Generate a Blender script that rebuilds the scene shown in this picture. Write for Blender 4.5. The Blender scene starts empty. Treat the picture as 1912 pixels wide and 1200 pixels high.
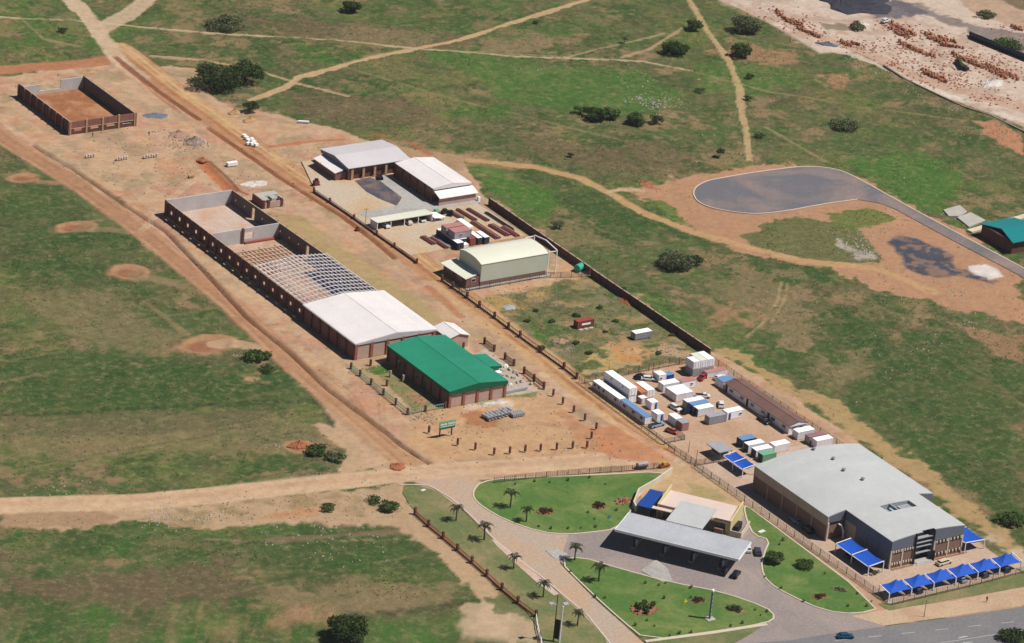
import bpy, math, random
import numpy as np
random.seed(7)
rng = np.random.default_rng(11)
SC = bpy.context.scene
COL = SC.collection
# ---------------------------------------------------------------- camera, light, exposure
# The site was surveyed in units of 1.22 m (K); +Y is the long direction of the plots, +X runs across them.
K = 1.22
F_PX, PITCH, ROLL, YAW, CAMH = 7215.0, math.radians(23.63), math.radians(5.43), math.radians(35.04), 380.0
CX, CY = -500.0, -710.0
cp, sp = math.cos(PITCH), math.sin(PITCH)
FW = np.array([math.sin(YAW)*cp, math.cos(YAW)*cp, -sp])
R0 = np.array([math.cos(YAW), -math.sin(YAW), 0.0]); U0 = np.cross(R0, FW)
RT = math.cos(ROLL)*R0 + math.sin(ROLL)*U0
UP = -math.sin(ROLL)*R0 + math.cos(ROLL)*U0
def G(x, y, z=0.0):
    """map reading of the site: a point of the ground plane"""
    d = FW*F_PX + RT*(x-956) - UP*(y-600)
    t = (CAMH-z)/-d[2]
    return (CX+d[0]*t, CY+d[1]*t)
cam_d = bpy.data.cameras.new('camera'); cam = bpy.data.objects.new('camera', cam_d); COL.objects.link(cam)
from mathutils import Matrix, Vector
M = Matrix(((RT[0], UP[0], -FW[0], CX*K), (RT[1], UP[1], -FW[1], CY*K), (RT[2], UP[2], -FW[2], CAMH*K), (0, 0, 0, 1)))
cam.matrix_world = M
cam_d.sensor_width = 36; cam_d.lens = F_PX/1912*36; cam_d.clip_start = 1; cam_d.clip_end = 12000
SC.camera = cam
SUN = Vector((0.48, -0.40, 1.0)).normalized()
wd = bpy.data.worlds.new('World'); SC.world = wd; wd.use_nodes = True
nt = wd.node_tree
sky = nt.nodes.new('ShaderNodeTexSky'); sky.sky_type = 'NISHITA'; sky.sun_disc = False
sky.altitude = 1500; sky.air_density = 0.6; sky.dust_density = 0.0; sky.sun_elevation = math.asin(SUN.z); sky.sun_rotation = math.atan2(SUN.x, SUN.y)
nt.links.new(sky.outputs[0], nt.nodes['Background'].inputs[0]); nt.nodes['Background'].inputs[1].default_value = 0.055
sd = bpy.data.lights.new('sun', 'SUN'); sd.energy = 5.0; sd.angle = math.radians(0.53); sd.color = (1, 0.96, 0.9)
so = bpy.data.objects.new('sun', sd); COL.objects.link(so); so.rotation_euler = SUN.to_track_quat('Z', 'Y').to_euler()
so.location = (0, 0, 300)
SC.view_settings.view_transform = 'Standard'; SC.view_settings.look = 'None'; SC.view_settings.gamma = 1
SC.cycles.diffuse_bounces = 2; SC.view_settings.exposure = 0.20; SC.view_settings.use_curve_mapping = False
# ---------------------------------------------------------------- materials
def lin(c): 
    c = c/255.0
    return c/12.92 if c <= 0.04045 else ((c+0.055)/1.055)**2.4
def c3(r, g, b, k=1/1.5): return (lin(r)*k, lin(g)*k, lin(b)*k)
MATS = {}
def mat(name, rgb, rough=0.7, amp=0.18, scale=0.35, bump=0.0, bscale=3.0, metal=0.0, stripes=None, stripe_amp=0.0, streak=False):
    """procedural surface: base colour with large stains and fine grain; stripes = direction of sheet ribs"""
    if name in MATS: return MATS[name]
    m = bpy.data.materials.new(name); m.use_nodes = True; t = m.node_tree; N = t.nodes; L = t.links
    b = N['Principled BSDF']; b.inputs['Roughness'].default_value = rough; b.inputs['Metallic'].default_value = metal
    b.inputs['Specular IOR Level'].default_value = 0.25
    tc = N.new('ShaderNodeTexCoord'); oi = N.new('ShaderNodeObjectInfo')
    add = N.new('ShaderNodeVectorMath'); add.operation = 'ADD'; L.new(tc.outputs['Object'], add.inputs[0])
    sc = N.new('ShaderNodeVectorMath'); sc.operation = 'SCALE'; L.new(oi.outputs['Location'], sc.inputs[0]); sc.inputs['Scale'].default_value = 1.0
    L.new(sc.outputs[0], add.inputs[1])
    src = add.outputs[0]
    if streak:
        mp = N.new('ShaderNodeMapping'); mp.inputs['Scale'].default_value = (1, 1, 0.18); L.new(src, mp.inputs['Vector']); s2 = mp.outputs[0]
    else: s2 = src
    n1 = N.new('ShaderNodeTexNoise'); n1.inputs['Scale'].default_value = scale; n1.inputs['Detail'].default_value = 6; n1.inputs['Roughness'].default_value = 0.65; L.new(s2, n1.inputs['Vector'])
    n2 = N.new('ShaderNodeTexNoise'); n2.inputs['Scale'].default_value = scale*9; n2.inputs['Detail'].default_value = 3; L.new(s2, n2.inputs['Vector'])
    ma = N.new('ShaderNodeMath'); ma.operation = 'MULTIPLY_ADD'; L.new(n2.outputs['Fac'], ma.inputs[0]); ma.inputs[1].default_value = 0.5; L.new(n1.outputs['Fac'], ma.inputs[2])
    mr = N.new('ShaderNodeMapRange'); mr.inputs['From Min'].default_value = 0.45; mr.inputs['From Max'].default_value = 1.05
    mr.inputs['To Min'].default_value = 1-amp*1.5; mr.inputs['To Max'].default_value = 1+amp; L.new(ma.outputs[0], mr.inputs['Value'])
    fac = mr.outputs[0]
    if stripes:
        sx = N.new('ShaderNodeSeparateXYZ'); L.new(src, sx.inputs[0])
        wv = N.new('ShaderNodeMath'); wv.operation = 'MULTIPLY'; L.new(sx.outputs['XYZ'.index(stripes[0])], wv.inputs[0]); wv.inputs[1].default_value = 2*math.pi/stripes[1]
        sn = N.new('ShaderNodeMath'); sn.operation = 'SINE'; L.new(wv.outputs[0], sn.inputs[0])
        bp = N.new('ShaderNodeBump'); bp.inputs['Strength'].default_value = 0.15; bp.inputs['Distance'].default_value = 0.02; L.new(sn.outputs[0], bp.inputs['Height']); L.new(bp.outputs[0], b.inputs['Normal'])
        if stripe_amp:
            wf = N.new('ShaderNodeMath'); wf.operation = 'FLOOR'; dv = N.new('ShaderNodeMath'); dv.operation = 'DIVIDE'
            L.new(sx.outputs['XYZ'.index(stripes[0])], dv.inputs[0]); dv.inputs[1].default_value = stripes[1]*3; L.new(dv.outputs[0], wf.inputs[0])
            wn = N.new('ShaderNodeTexWhiteNoise'); wn.noise_dimensions = '1D'; L.new(wf.outputs[0], wn.inputs['W'])
            m3 = N.new('ShaderNodeMapRange'); m3.inputs['To Min'].default_value = 1-stripe_amp; m3.inputs['To Max'].default_value = 1+stripe_amp; L.new(wn.outputs['Value'], m3.inputs['Value'])
            mm = N.new('ShaderNodeMath'); mm.operation = 'MULTIPLY'; L.new(fac, mm.inputs[0]); L.new(m3.outputs[0], mm.inputs[1]); fac = mm.outputs[0]
    elif bump:
        bp = N.new('ShaderNodeBump'); bp.inputs['Strength'].default_value = bump; bp.inputs['Distance'].default_value = 0.3
        n3 = N.new('ShaderNodeTexNoise'); n3.inputs['Scale'].default_value = bscale; n3.inputs['Detail'].default_value = 4; L.new(src, n3.inputs['Vector'])
        L.new(n3.outputs['Fac'], bp.inputs['Height']); L.new(bp.outputs[0], b.inputs['Normal'])
    vm = N.new('ShaderNodeVectorMath'); vm.operation = 'SCALE'; vm.inputs[0].default_value = rgb; L.new(fac, vm.inputs['Scale'])
    L.new(vm.outputs[0], b.inputs['Base Color'])
    MATS[name] = m
    return m
def foliage(name, dark, light, trans=0.15):
    if name in MATS: return MATS[name]
    m = bpy.data.materials.new(name); m.use_nodes = True; t = m.node_tree; N = t.nodes; L = t.links
    b = N['Principled BSDF']; b.inputs['Roughness'].default_value = 0.75; b.inputs['Specular IOR Level'].default_value = 0.15
    g = N.new('ShaderNodeNewGeometry'); mx = N.new('ShaderNodeMix'); mx.data_type = 'RGBA'
    mx.inputs[6].default_value = (*dark, 1); mx.inputs[7].default_value = (*light, 1); L.new(g.outputs['Random Per Island'], mx.inputs[0])
    L.new(mx.outputs[2], b.inputs['Base Color'])
    tr = N.new('ShaderNodeBsdfTranslucent'); L.new(mx.outputs[2], tr.inputs['Color']); ms = N.new('ShaderNodeMixShader'); ms.inputs[0].default_value = .38
    L.new(b.outputs[0], ms.inputs[1]); L.new(tr.outputs[0], ms.inputs[2]); L.new(ms.outputs[0], N['Material Output'].inputs['Surface'])
    MATS[name] = m; return m
def glass(name, rgb, rough=0.15):
    if name in MATS: return MATS[name]
    m = mat(name, rgb, rough, 0.1, 0.8); m.node_tree.nodes['Principled BSDF'].inputs['Specular IOR Level'].default_value = 0.5; return m
W_ROOF = mat('white_roof_sheet', (.65, .605, .59), 0.45, 0.075, 0.09, stripes=('X', 0.7), stripe_amp=0.022)
W_ROOFY = mat('white_roof_sheet_ribs_across', (.65, .605, .59), 0.45, 0.075, 0.09, stripes=('Y', 0.7), stripe_amp=0.022)
LILAC = mat('pale_grey_roof_sheet', (.50, .46, .47), 0.45, 0.05, 0.06, stripes=('X', 0.7), stripe_amp=0.015)
GREYR = mat('light_grey_roof_sheet', (.43, .435, .43), 0.45, 0.08, 0.07, stripes=('Y', 0.8), stripe_amp=0.02)
CREAMR = mat('cream_roof_sheet', (.60, .60, .49), 0.45, 0.05, 0.08, stripes=('Y', 0.7), stripe_amp=0.02)
CREAMW = mat('pale_green_wall_cladding', c3(214, 218, 198), 0.5, 0.06, 0.15, stripes=('X', 0.5))
GREENR = mat('green_roof_sheet', c3(48, 152, 118), 0.4, 0.12, 0.08, stripes=('Y', 0.7), stripe_amp=0.03)
GREEND = mat('dark_green_fascia', c3(20, 105, 72), 0.5, 0.05, 0.3)
TEAL = mat('teal_roof_sheet', c3(28, 140, 142), 0.45, 0.06, 0.1, stripes=('X', 0.7), stripe_amp=0.03)
BRICK = mat('red_brown_face_brick', c3(152, 106, 94), 0.85, 0.22, 0.5, bump=0.3, bscale=6, streak=True)
BRICKD = mat('dark_red_brick', c3(118, 78, 70), 0.85, 0.25, 0.6, bump=0.3, bscale=6, streak=True)
BRICKL = mat('pale_pink_brick', c3(214, 180, 164), 0.85, 0.13, 0.6, bump=0.2, bscale=6)
PIER = mat('brick_pier', c3(176, 108, 88), 0.85, 0.15, 0.8, bump=0.2, bscale=6)
PIERB = mat('sandy_brick_pier', c3(205, 168, 130), 0.85, 0.12, 0.8, bump=0.2, bscale=6)
BLOCKSH = mat('shaded_cement_block', c3(122, 106, 102), 0.9, 0.12, 0.3, bump=0.2, bscale=5)  # grey cement block with the shade of the inner wall faces in its colour
BLOCK = mat('grey_cement_block', c3(214, 208, 206), 0.9, 0.12, 0.3, bump=0.2, bscale=5)
COPING = mat('mortar_wall_top', c3(196, 168, 150), 0.9, 0.15, 0.6)
LINTEL = mat('concrete_beam', c3(215, 195, 175), 0.85, 0.08, 0.5)
CONC = mat('concrete', c3(196, 190, 180), 0.9, 0.12, 0.25, bump=0.1)
CONCP = mat('concrete_yard_paving', c3(188, 184, 178), 0.9, 0.14, 0.12, bump=0.1)
WHITE = mat('white_paint', (.80, .79, .78), 0.5, 0.05, 0.4)
OFFW = mat('off_white_panel', (.74, .72, .75), 0.6, 0.1, 0.5, streak=True)
STEELW = mat('white_painted_steel', (.74, .70, .72), 0.5, 0.08, 0.4)
STEELG = mat('galvanised_steel', c3(170, 172, 176), 0.45, 0.1, 0.6, metal=0.3)
RUST = mat('red_oxide_steel', c3(142, 68, 58), 0.75, 0.25, 0.6)
DARK = mat('dark_grey_metal', c3(48, 46, 48), 0.6, 0.2, 0.5)
BLACKP = mat('black_panel', c3(26, 26, 28), 0.6, 0.1, 0.5)
DOORM = mat('door_shutter', c3(120, 74, 66), 0.7, 0.1, 0.5)
GLASS = glass('window_glass', c3(38, 44, 56))
BLUEC = mat('blue_shade_cloth', c3(24, 92, 205), 0.75, 0.12, 0.25)
BLUER = mat('light_blue_roof', c3(118, 158, 205), 0.5, 0.07, 0.4, stripes=('Y', 0.5))
BLUED = mat('deep_blue_paint', c3(30, 78, 165), 0.5, 0.1, 0.4)
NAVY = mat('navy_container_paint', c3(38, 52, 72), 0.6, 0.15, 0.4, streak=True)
ORANGE = mat('orange_container_paint', c3(214, 138, 92), 0.6, 0.15, 0.4, streak=True)
CONRED = mat('red_oxide_container_paint', c3(165, 78, 68), 0.6, 0.15, 0.4, streak=True)
PINKR = mat('faded_red_roof', c3(196, 138, 130), 0.6, 0.1, 0.3)
MAROON = mat('dusty_maroon_roof', c3(168, 120, 126), 0.6, 0.1, 0.3)
BROWNR = mat('brown_roof_sheet', c3(132, 100, 92), 0.6, 0.12, 0.12, stripes=('Y', 0.6), stripe_amp=0.05)
GREENP = mat('pale_green_paint', c3(130, 190, 152), 0.5, 0.12, 0.4)
MINT = mat('mint_plastic', c3(70, 190, 160), 0.4, 0.05, 0.4)
GREYC = mat('grey_container_paint', c3(176, 176, 182), 0.6, 0.12, 0.4, streak=True)
PINKROOF = mat('pale_pink_flat_roof', c3(235, 212, 200), 0.7, 0.05, 0.12)
CANOPY = mat('weathered_canopy_sheet', c3(196, 198, 204), 0.6, 0.12, 0.12, bump=0.05)
YELLOWW = mat('pale_yellow_plaster', c3(232, 214, 158), 0.8, 0.08, 0.5)
CREAMWALL = mat('cream_boundary_wall', c3(232, 216, 194), 0.85, 0.1, 0.4)
YELLOW = mat('yellow_paint', c3(220, 190, 30), 0.6, 0.1, 0.8)
REDP = mat('red_paint', c3(196, 46, 48), 0.5, 0.1, 0.6)
TYRE = mat('tyre_rubber', c3(30, 30, 32), 0.9, 0.1, 1)
FASCIA = mat('blue_grey_fascia', c3(118, 124, 138), 0.5, 0.05, 0.3)
TAUPE = mat('taupe_wall_panel', c3(208, 186, 170), 0.7, 0.08, 0.3, streak=True)
CAREDBRICK = mat('brown_face_brick', c3(150, 118, 104), 0.85, 0.12, 1.0)
SAND = mat('sand_heap', c3(200, 158, 112), 0.95, 0.15, 0.6, bump=0.4)
SOILR = mat('red_soil_heap', c3(178, 112, 78), 0.95, 0.2, 0.6, bump=0.4)
SOILG = mat('grey_rubble', c3(168, 148, 134), 0.95, 0.4, 0.9, bump=0.7)
SOILB = mat('brown_rubble_soil', c3(186, 150, 128), 0.95, 0.3, 0.9, bump=0.7)
TARG = mat('dark_gravel', c3(66, 66, 76), 0.95, 0.3, 0.5, bump=0.5)
WOOD = mat('timber', c3(200, 156, 130), 0.8, 0.2, 0.8)
BARK = mat('bark', c3(96, 82, 68), 0.9, 0.2, 1.5)
KERB = mat('kerb_concrete', c3(222, 205, 185), 0.9, 0.1, 0.6)
PIPE = mat('concrete_pipe', c3(186, 184, 186), 0.85, 0.1, 0.8)
WPAD = mat('white_plastic', c3(240, 238, 232), 0.5, 0.05, 0.5)
FENCEW = mat('fence_wire', c3(96, 88, 84), 0.7, 0.15, 0.8)
REDFENCE = mat('terracotta_rail', c3(182, 104, 82), 0.8, 0.15, 0.5)
LEAF_D = foliage('dark_tree_leaves', c3(46, 62, 34), c3(100, 122, 64))
LEAF_M = foliage('shrub_leaves', c3(62, 86, 42), c3(120, 142, 76))
LEAF_G = foliage('grey_shrub_leaves', c3(84, 98, 64), c3(144, 148, 108))
LEAF_P = foliage('palm_leaves', c3(30, 42, 26), c3(82, 90, 54))
LEAF_R = foliage('reddish_shrub_leaves', c3(72, 44, 40), c3(128, 92, 72))
TUFT = foliage('weed_leaves', c3(84, 98, 56), c3(136, 138, 88))
WEED = foliage('field_weed_leaves', c3(78, 98, 54), c3(112, 130, 70))
# ---------------------------------------------------------------- mesh helpers
def props(o, label=None, cat=None, group=None, kind=None):
    if label: o['label'] = label
    if cat: o['category'] = cat
    if group: o['group'] = group
    if kind: o['kind'] = kind
    return o
class MB:
    """collects shapes given in survey units; build() links them as ONE mesh object, in metres"""
    def __init__(s, T=None): s.v, s.f, s.m, s.mats, s.T, s.sm = [], [], [], [], T, False
    def pt(s, p):
        if s.T:
            ox, oy, a = s.T; c_, s_ = math.cos(a), math.sin(a)
            p = (ox+p[0]*c_-p[1]*s_, oy+p[0]*s_+p[1]*c_, p[2])
        s.v.append(p); return len(s.v)-1
    def mi(s, m):
        if m not in s.mats: s.mats.append(m)
        return s.mats.index(m)
    def face(s, pts, m):
        s.f.append([s.pt(p) for p in pts]); s.m.append(s.mi(m))
    def hexa(s, P, m, top=None):
        i = [s.pt(p) for p in P]; k = s.mi(m)
        for q, a in enumerate(((0,3,2,1),(4,5,6,7),(0,1,5,4),(1,2,6,5),(2,3,7,6),(3,0,4,7))):
            s.f.append([i[j] for j in a]); s.m.append(s.mi(top) if (top and q == 1) else k)
    def box(s, x0, y0, z0, x1, y1, z1, m, top=None):
        if x0 > x1: x0, x1 = x1, x0
        if y0 > y1: y0, y1 = y1, y0
        s.hexa([(x0,y0,z0),(x1,y0,z0),(x1,y1,z0),(x0,y1,z0),(x0,y0,z1),(x1,y0,z1),(x1,y1,z1),(x0,y1,z1)], m, top)
    def wall(s, p, q, t, z0, z1, m, z1b=None):
        d = math.hypot(q[0]-p[0], q[1]-p[1]); nx, ny = -(q[1]-p[1])/d*t/2, (q[0]-p[0])/d*t/2
        zb = z1 if z1b is None else z1b
        s.hexa([(p[0]-nx,p[1]-ny,z0),(q[0]-nx,q[1]-ny,z0),(q[0]+nx,q[1]+ny,z0),(p[0]+nx,p[1]+ny,z0),
                (p[0]-nx,p[1]-ny,z1),(q[0]-nx,q[1]-ny,zb),(q[0]+nx,q[1]+ny,zb),(p[0]+nx,p[1]+ny,z1)], m)
    def beam(s, p, q, w, h, m):
        p, q = Vector(p), Vector(q); d = (q-p).normalized(); up = Vector((0,0,1)) if abs(d.z) < 0.9 else Vector((1,0,0))
        a = d.cross(up).normalized()*w/2; b = a.cross(d).normalized()*h/2
        s.hexa([tuple(x) for x in (p-a-b, p+a-b, p+a+b, p-a+b, q-a-b, q+a-b, q+a+b, q-a+b)], m)
    def tube(s, p, q, r0, r1, m, n=8):
        p, q = Vector(p), Vector(q); d = (q-p).normalized(); up = Vector((0,0,1)) if abs(d.z) < 0.9 else Vector((1,0,0))
        a = d.cross(up).normalized(); b = a.cross(d).normalized(); k = s.mi(m)
        A = [s.pt(tuple(p+(a*math.cos(t)+b*math.sin(t))*r0)) for t in [2*math.pi*i/n for i in range(n)]]
        B = [s.pt(tuple(q+(a*math.cos(t)+b*math.sin(t))*r1)) for t in [2*math.pi*i/n for i in range(n)]]
        for i in range(n):
            j = (i+1) % n; s.f.append([A[i], A[j], B[j], B[i]]); s.m.append(k)
        s.f.append(A[::-1]); s.m.append(k); s.f.append(B); s.m.append(k)
    def prism(s, poly, z0, z1, m, top=None, bottom=False):
        n = len(poly); a = sum(poly[i][0]*poly[(i+1)%n][1]-poly[(i+1)%n][0]*poly[i][1] for i in range(n))
        if a < 0: poly = poly[::-1]
        A = [s.pt((x,y,z0)) for x,y in poly]; B = [s.pt((x,y,z1)) for x,y in poly]; k = s.mi(m)
        s.f.append(B); s.m.append(s.mi(top or m))
        for i in range(n):
            j = (i+1)%n; s.f.append([A[i],A[j],B[j],B[i]]); s.m.append(k)
        if bottom: s.f.append(A[::-1]); s.m.append(k)
    def build(s, name, parent=None, **kw):
        me = bpy.data.meshes.new(name)
        o_ = Vector((0,0,0))
        if parent is not None:
            q = parent
            while q is not None: o_ = o_ + Vector(q.location); q = q.parent
        elif 'base' in kw:
            b = kw.pop('base'); o_ = Vector((b[0]*K, b[1]*K, b[2]*K if len(b) > 2 else 0))
        kw.pop('base', None)
        V = [(p[0]*K-o_.x, p[1]*K-o_.y, p[2]*K-o_.z) for p in s.v]
        me.from_pydata(V, [], s.f); me.polygons.foreach_set('material_index', s.m)
        for m in s.mats: me.materials.append(m)
        if s.sm: me.polygons.foreach_set('use_smooth', [True]*len(s.f))
        me.update()
        o = bpy.data.objects.new(name, me); COL.objects.link(o)
        if parent is not None: o.parent = parent
        else: o.location = o_
        return props(o, **kw)
def thing(name, label, cat, x, y, z=0, group=None):
    o = bpy.data.objects.new(name, None); COL.objects.link(o); o.location = (x*K, y*K, z*K); o.empty_display_size = 1
    return props(o, label, cat, group)
def dup(root, x, y, rz=0.0, label=None, group=None, s=1.0, z=0):
    r = root.copy(); COL.objects.link(r); r.location = (x*K, y*K, z*K); r.rotation_euler = (0, 0, rz); r.scale = (s, s, s)
    if label: r['label'] = label
    if group: r['group'] = group
    for ch in list(root.children):
        c = ch.copy(); COL.objects.link(c); c.parent = r
        for g in ch.children:
            d = g.copy(); COL.objects.link(d); d.parent = c
    return r
ORD = ['first','second','third','fourth','fifth','sixth','seventh','eighth','ninth','tenth','eleventh','twelfth','thirteenth','fourteenth','fifteenth','sixteenth','seventeenth','eighteenth','nineteenth','twentieth']
# ---------------------------------------------------------------- ground: one grid, heights and soil/grass colours from the survey
def axis(a, b, st, far, k=1.25):
    c = list(np.arange(a, b+st/2, st)); d = st
    while c[-1] < far: d *= k; c.append(c[-1]+d)
    d = st; lo = [a]
    while lo[-1] > -far: d *= k; lo.append(lo[-1]-d)
    return np.array(lo[:0:-1]+c)
uu = axis(-182, 192, 0.5, 3500); vv = axis(-150, 292, 0.64, 3500)
GU, GV = np.meshgrid(uu, vv)
GX = (GU*math.cos(YAW)+GV*math.sin(YAW)).ravel(); GY = (-GU*math.sin(YAW)+GV*math.cos(YAW)).ravel()
def vnoise(x, y, sc, seed, octs=4, rough=0.55, ax=1.0):
    r = np.random.default_rng(seed); out = np.zeros_like(x); a = 1.0; tot = 0
    for o in range(octs):
        T = r.random((256, 256)); xs, ys = x/sc*2**o*ax + 37.3*o, y/sc*2**o + 11.7*o
        xi, yi = np.floor(xs).astype(int), np.floor(ys).astype(int); fx, fy = xs-xi, ys-yi
        fx = fx*fx*(3-2*fx); fy = fy*fy*(3-2*fy)
        v = (T[yi%256, xi%256]*(1-fx)+T[yi%256, (xi+1)%256]*fx)*(1-fy)+(T[(yi+1)%256, xi%256]*(1-fx)+T[(yi+1)%256, (xi+1)%256]*fx)*fy
        out += v*a; tot += a; a *= rough
    return out/tot
def ss(a, b, x): 
    t = np.clip((x-a)/(b-a), 0, 1); return t*t*(3-2*t)
N1 = vnoise(GX, GY, 26, 1, 5); N2 = vnoise(GX, GY, 9, 2, 4); N3 = vnoise(GX, GY, 3.2, 3, 3); N4 = vnoise(GX, GY, 60, 4, 4)
# mown streaks and old plough lines run along the cross road in the western fields
NS = vnoise(GX*0.32+GY*0.03, GY-0.02*GX, 7, 5, 4)
WARP = (N2-0.5)*5 + (N3-0.5)*3
def seg_d(P):
    """distance to a polyline given by map readings"""
    Q = [G(*p) for p in P]; D = np.full(GX.shape, 1e9)
    for (ax, ay), (bx, by) in zip(Q[:-1], Q[1:]):
        dx, dy = bx-ax, by-ay; l2 = dx*dx+dy*dy+1e-9
        t = np.clip(((GX-ax)*dx+(GY-ay)*dy)/l2, 0, 1)
        D = np.minimum(D, np.hypot(GX-ax-t*dx, GY-ay-t*dy))
    return D
def poly_sd(P, world=False):
    """signed distance (positive inside) to a polygon given by map readings"""
    Q = P if world else [G(*p) for p in P]; D = np.full(GX.shape, 1e9); ins = np.zeros(GX.shape, bool)
    for i in range(len(Q)):
        (ax, ay), (bx, by) = Q[i], Q[(i+1)%len(Q)]
        dx, dy = bx-ax, by-ay; l2 = dx*dx+dy*dy+1e-9
        t = np.clip(((GX-ax)*dx+(GY-ay)*dy)/l2, 0, 1); D = np.minimum(D, np.hypot(GX-ax-t*dx, GY-ay-t*dy))
        c = ((ay > GY) != (by > GY)) & (GX < (bx-ax)*(GY-ay)/(by-ay+1e-12)+ax); ins ^= c
    return np.where(ins, D, -D)
def C(r, g, b): return np.array(c3(r, g, b))
OLIVE, DGREEN, BGREEN, DRY, BROWN = C(88,106,60), C(64,92,48), C(76,124,50), C(150,130,96), C(116,100,76)
NF = vnoise(GX, GY, 1.6, 21, 2, .6); NG = vnoise(GX, GY, 5.5, 22, 4, .7)
def rag(m, amp=.9):
    """breaks the rim of a mask into ragged patches"""
    f = m + (NG*.6+NF*.4-.5)*amp*2*np.minimum(1, 4*m*(1-m)+.15); return ss(.3, .7, f)*np.minimum(1, m*6)
TAN, SANDY, REDD, PINKT, PALE, TRACK, QPINK, GREYD, ORED = C(204,170,136), C(200,168,112), C(178,116,80), C(196,142,112), C(222,200,178), C(184,138,106), C(214,192,174), C(140,132,126), C(192,128,84)
col = np.zeros((GX.size, 3)); grass = np.ones(GX.size)
def lay(mask, c, g=None):
    global col, grass
    m = mask[:, None]; col[:] = col*(1-m)+c*m
    if g is not None: grass[:] = grass*(1-mask)+g*mask
col[:] = OLIVE
lay(rag(ss(0.42, 0.62, N1))*0.75, DGREEN)
lay(rag(ss(0.50, 0.62, N2*0.5+N4*0.5))*0.6, BGREEN*0.95)
lay(rag(ss(0.50, 0.66, N2*0.45+N3*0.2+N1*0.35))*0.55, DRY); lay(ss(.52, .66, NG)*.35, C(132,112,88)); lay(ss(.54, .64, vnoise(GX, GY, 14, 31, 4, .65))*.4, C(130,112,84))
lay(ss(0.50, 0.64, NS)*0.35, BROWN)
lay(ss(.58, .66, vnoise(GX, GY, 10, 91, 5, .72))*.6, C(172,138,106), .5); lay(ss(.56, .66, vnoise(GX, GY, 20, 92, 5, .7))*.5, C(122,124,70)); lay(ss(.60, .67, vnoise(GX, GY, 7, 93, 4, .7))*.6, C(64,88,46))
def blob(P, c, soft=2.0, k=1.0, wob=1.0, g=None, brk=None):
    sd_ = poly_sd(P)+WARP*wob; m = rag(ss(-soft, soft, sd_), .9 if soft > 1.4 else .35)*k
    if brk is not None: m = m*ss(brk-0.08, brk+0.08, N3*0.4+N2*0.6)
    lay(m, c, g); return m
def line(P, w, c, soft=0.8, k=1.0, wob=0.3, g=0.0, brk=None):
    d = seg_d(P)+WARP*wob; m = rag(1-ss(w-soft, w+soft, d), .5)*k
    if brk is not None: m = m*ss(brk-0.1, brk+0.1, N2)
    lay(m, c, g); return m
# greener and drier areas
for P, c_, k_ in (
  ([(800,95),(950,108),(1200,128),(1275,170),(1190,212),(1050,205),(930,170)], C(78,122,52), .8),
  ([(865,305),(930,305),(1010,345),(1060,385),(1000,410),(930,370)], BGREEN, .95), ([(1040,330),(1150,370),(1240,450),(1120,440),(1060,390)], DGREEN, .8),
  ([(1290,110),(1430,120),(1520,150),(1420,180),(1290,170)], BGREEN, .7),
  ([(1580,300),(1700,270),(1800,330),(1760,400),(1650,360)], BGREEN, .85),
  ([(1500,360),(1600,400),(1650,400),(1560,410)], BGREEN, .85),
  ([(1370,655),(1480,622),(1620,595),(1660,620),(1560,670),(1440,690)], DGREEN, .9),
  ([(1150,540),(1250,560),(1290,600),(1230,640),(1160,590)], BGREEN, .7),
  ([(1290,610),(1400,650),(1450,690),(1380,690)], BGREEN, .5),
  ([(1600,640),(1900,620),(1912,1000),(1700,850),(1560,740)], DGREEN, .8),
  ([(1240,420),(1400,400),(1500,470),(1330,470)], DGREEN, .8),
  ([(10,300),(110,320),(210,430),(330,620),(200,560),(10,480)], DGREEN, .7),
  ([(10,660),(300,650),(500,700),(540,760),(10,770)], DGREEN, .85),
  ([(10,980),(300,960),(420,1010),(380,1050),(10,1010)], DGREEN, .55),
  ([(500,985),(760,960),(860,1050),(700,1085),(480,1085)], DGREEN, .75),
  ([(1200,400),(1300,410),(1290,440),(1220,420)], DGREEN, .8),
  ([(60,1130),(120,1130),(100,1190),(50,1190)], DGREEN, .8), ([(340,1090),(480,1080),(520,1150),(400,1140)], DGREEN, .8),
  ([(700,0),(900,0),(1000,30),(850,60),(700,40)], DGREEN, .4),
  ([(560,1160),(900,1150),(980,1200),(500,1200)], BGREEN, .5),
  ([(1400,430),(1520,400),(1660,440),(1640,490),(1500,480)], DGREEN, .6)):
    blob(P, c_, 9, k_*.85, 2.2)
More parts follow.
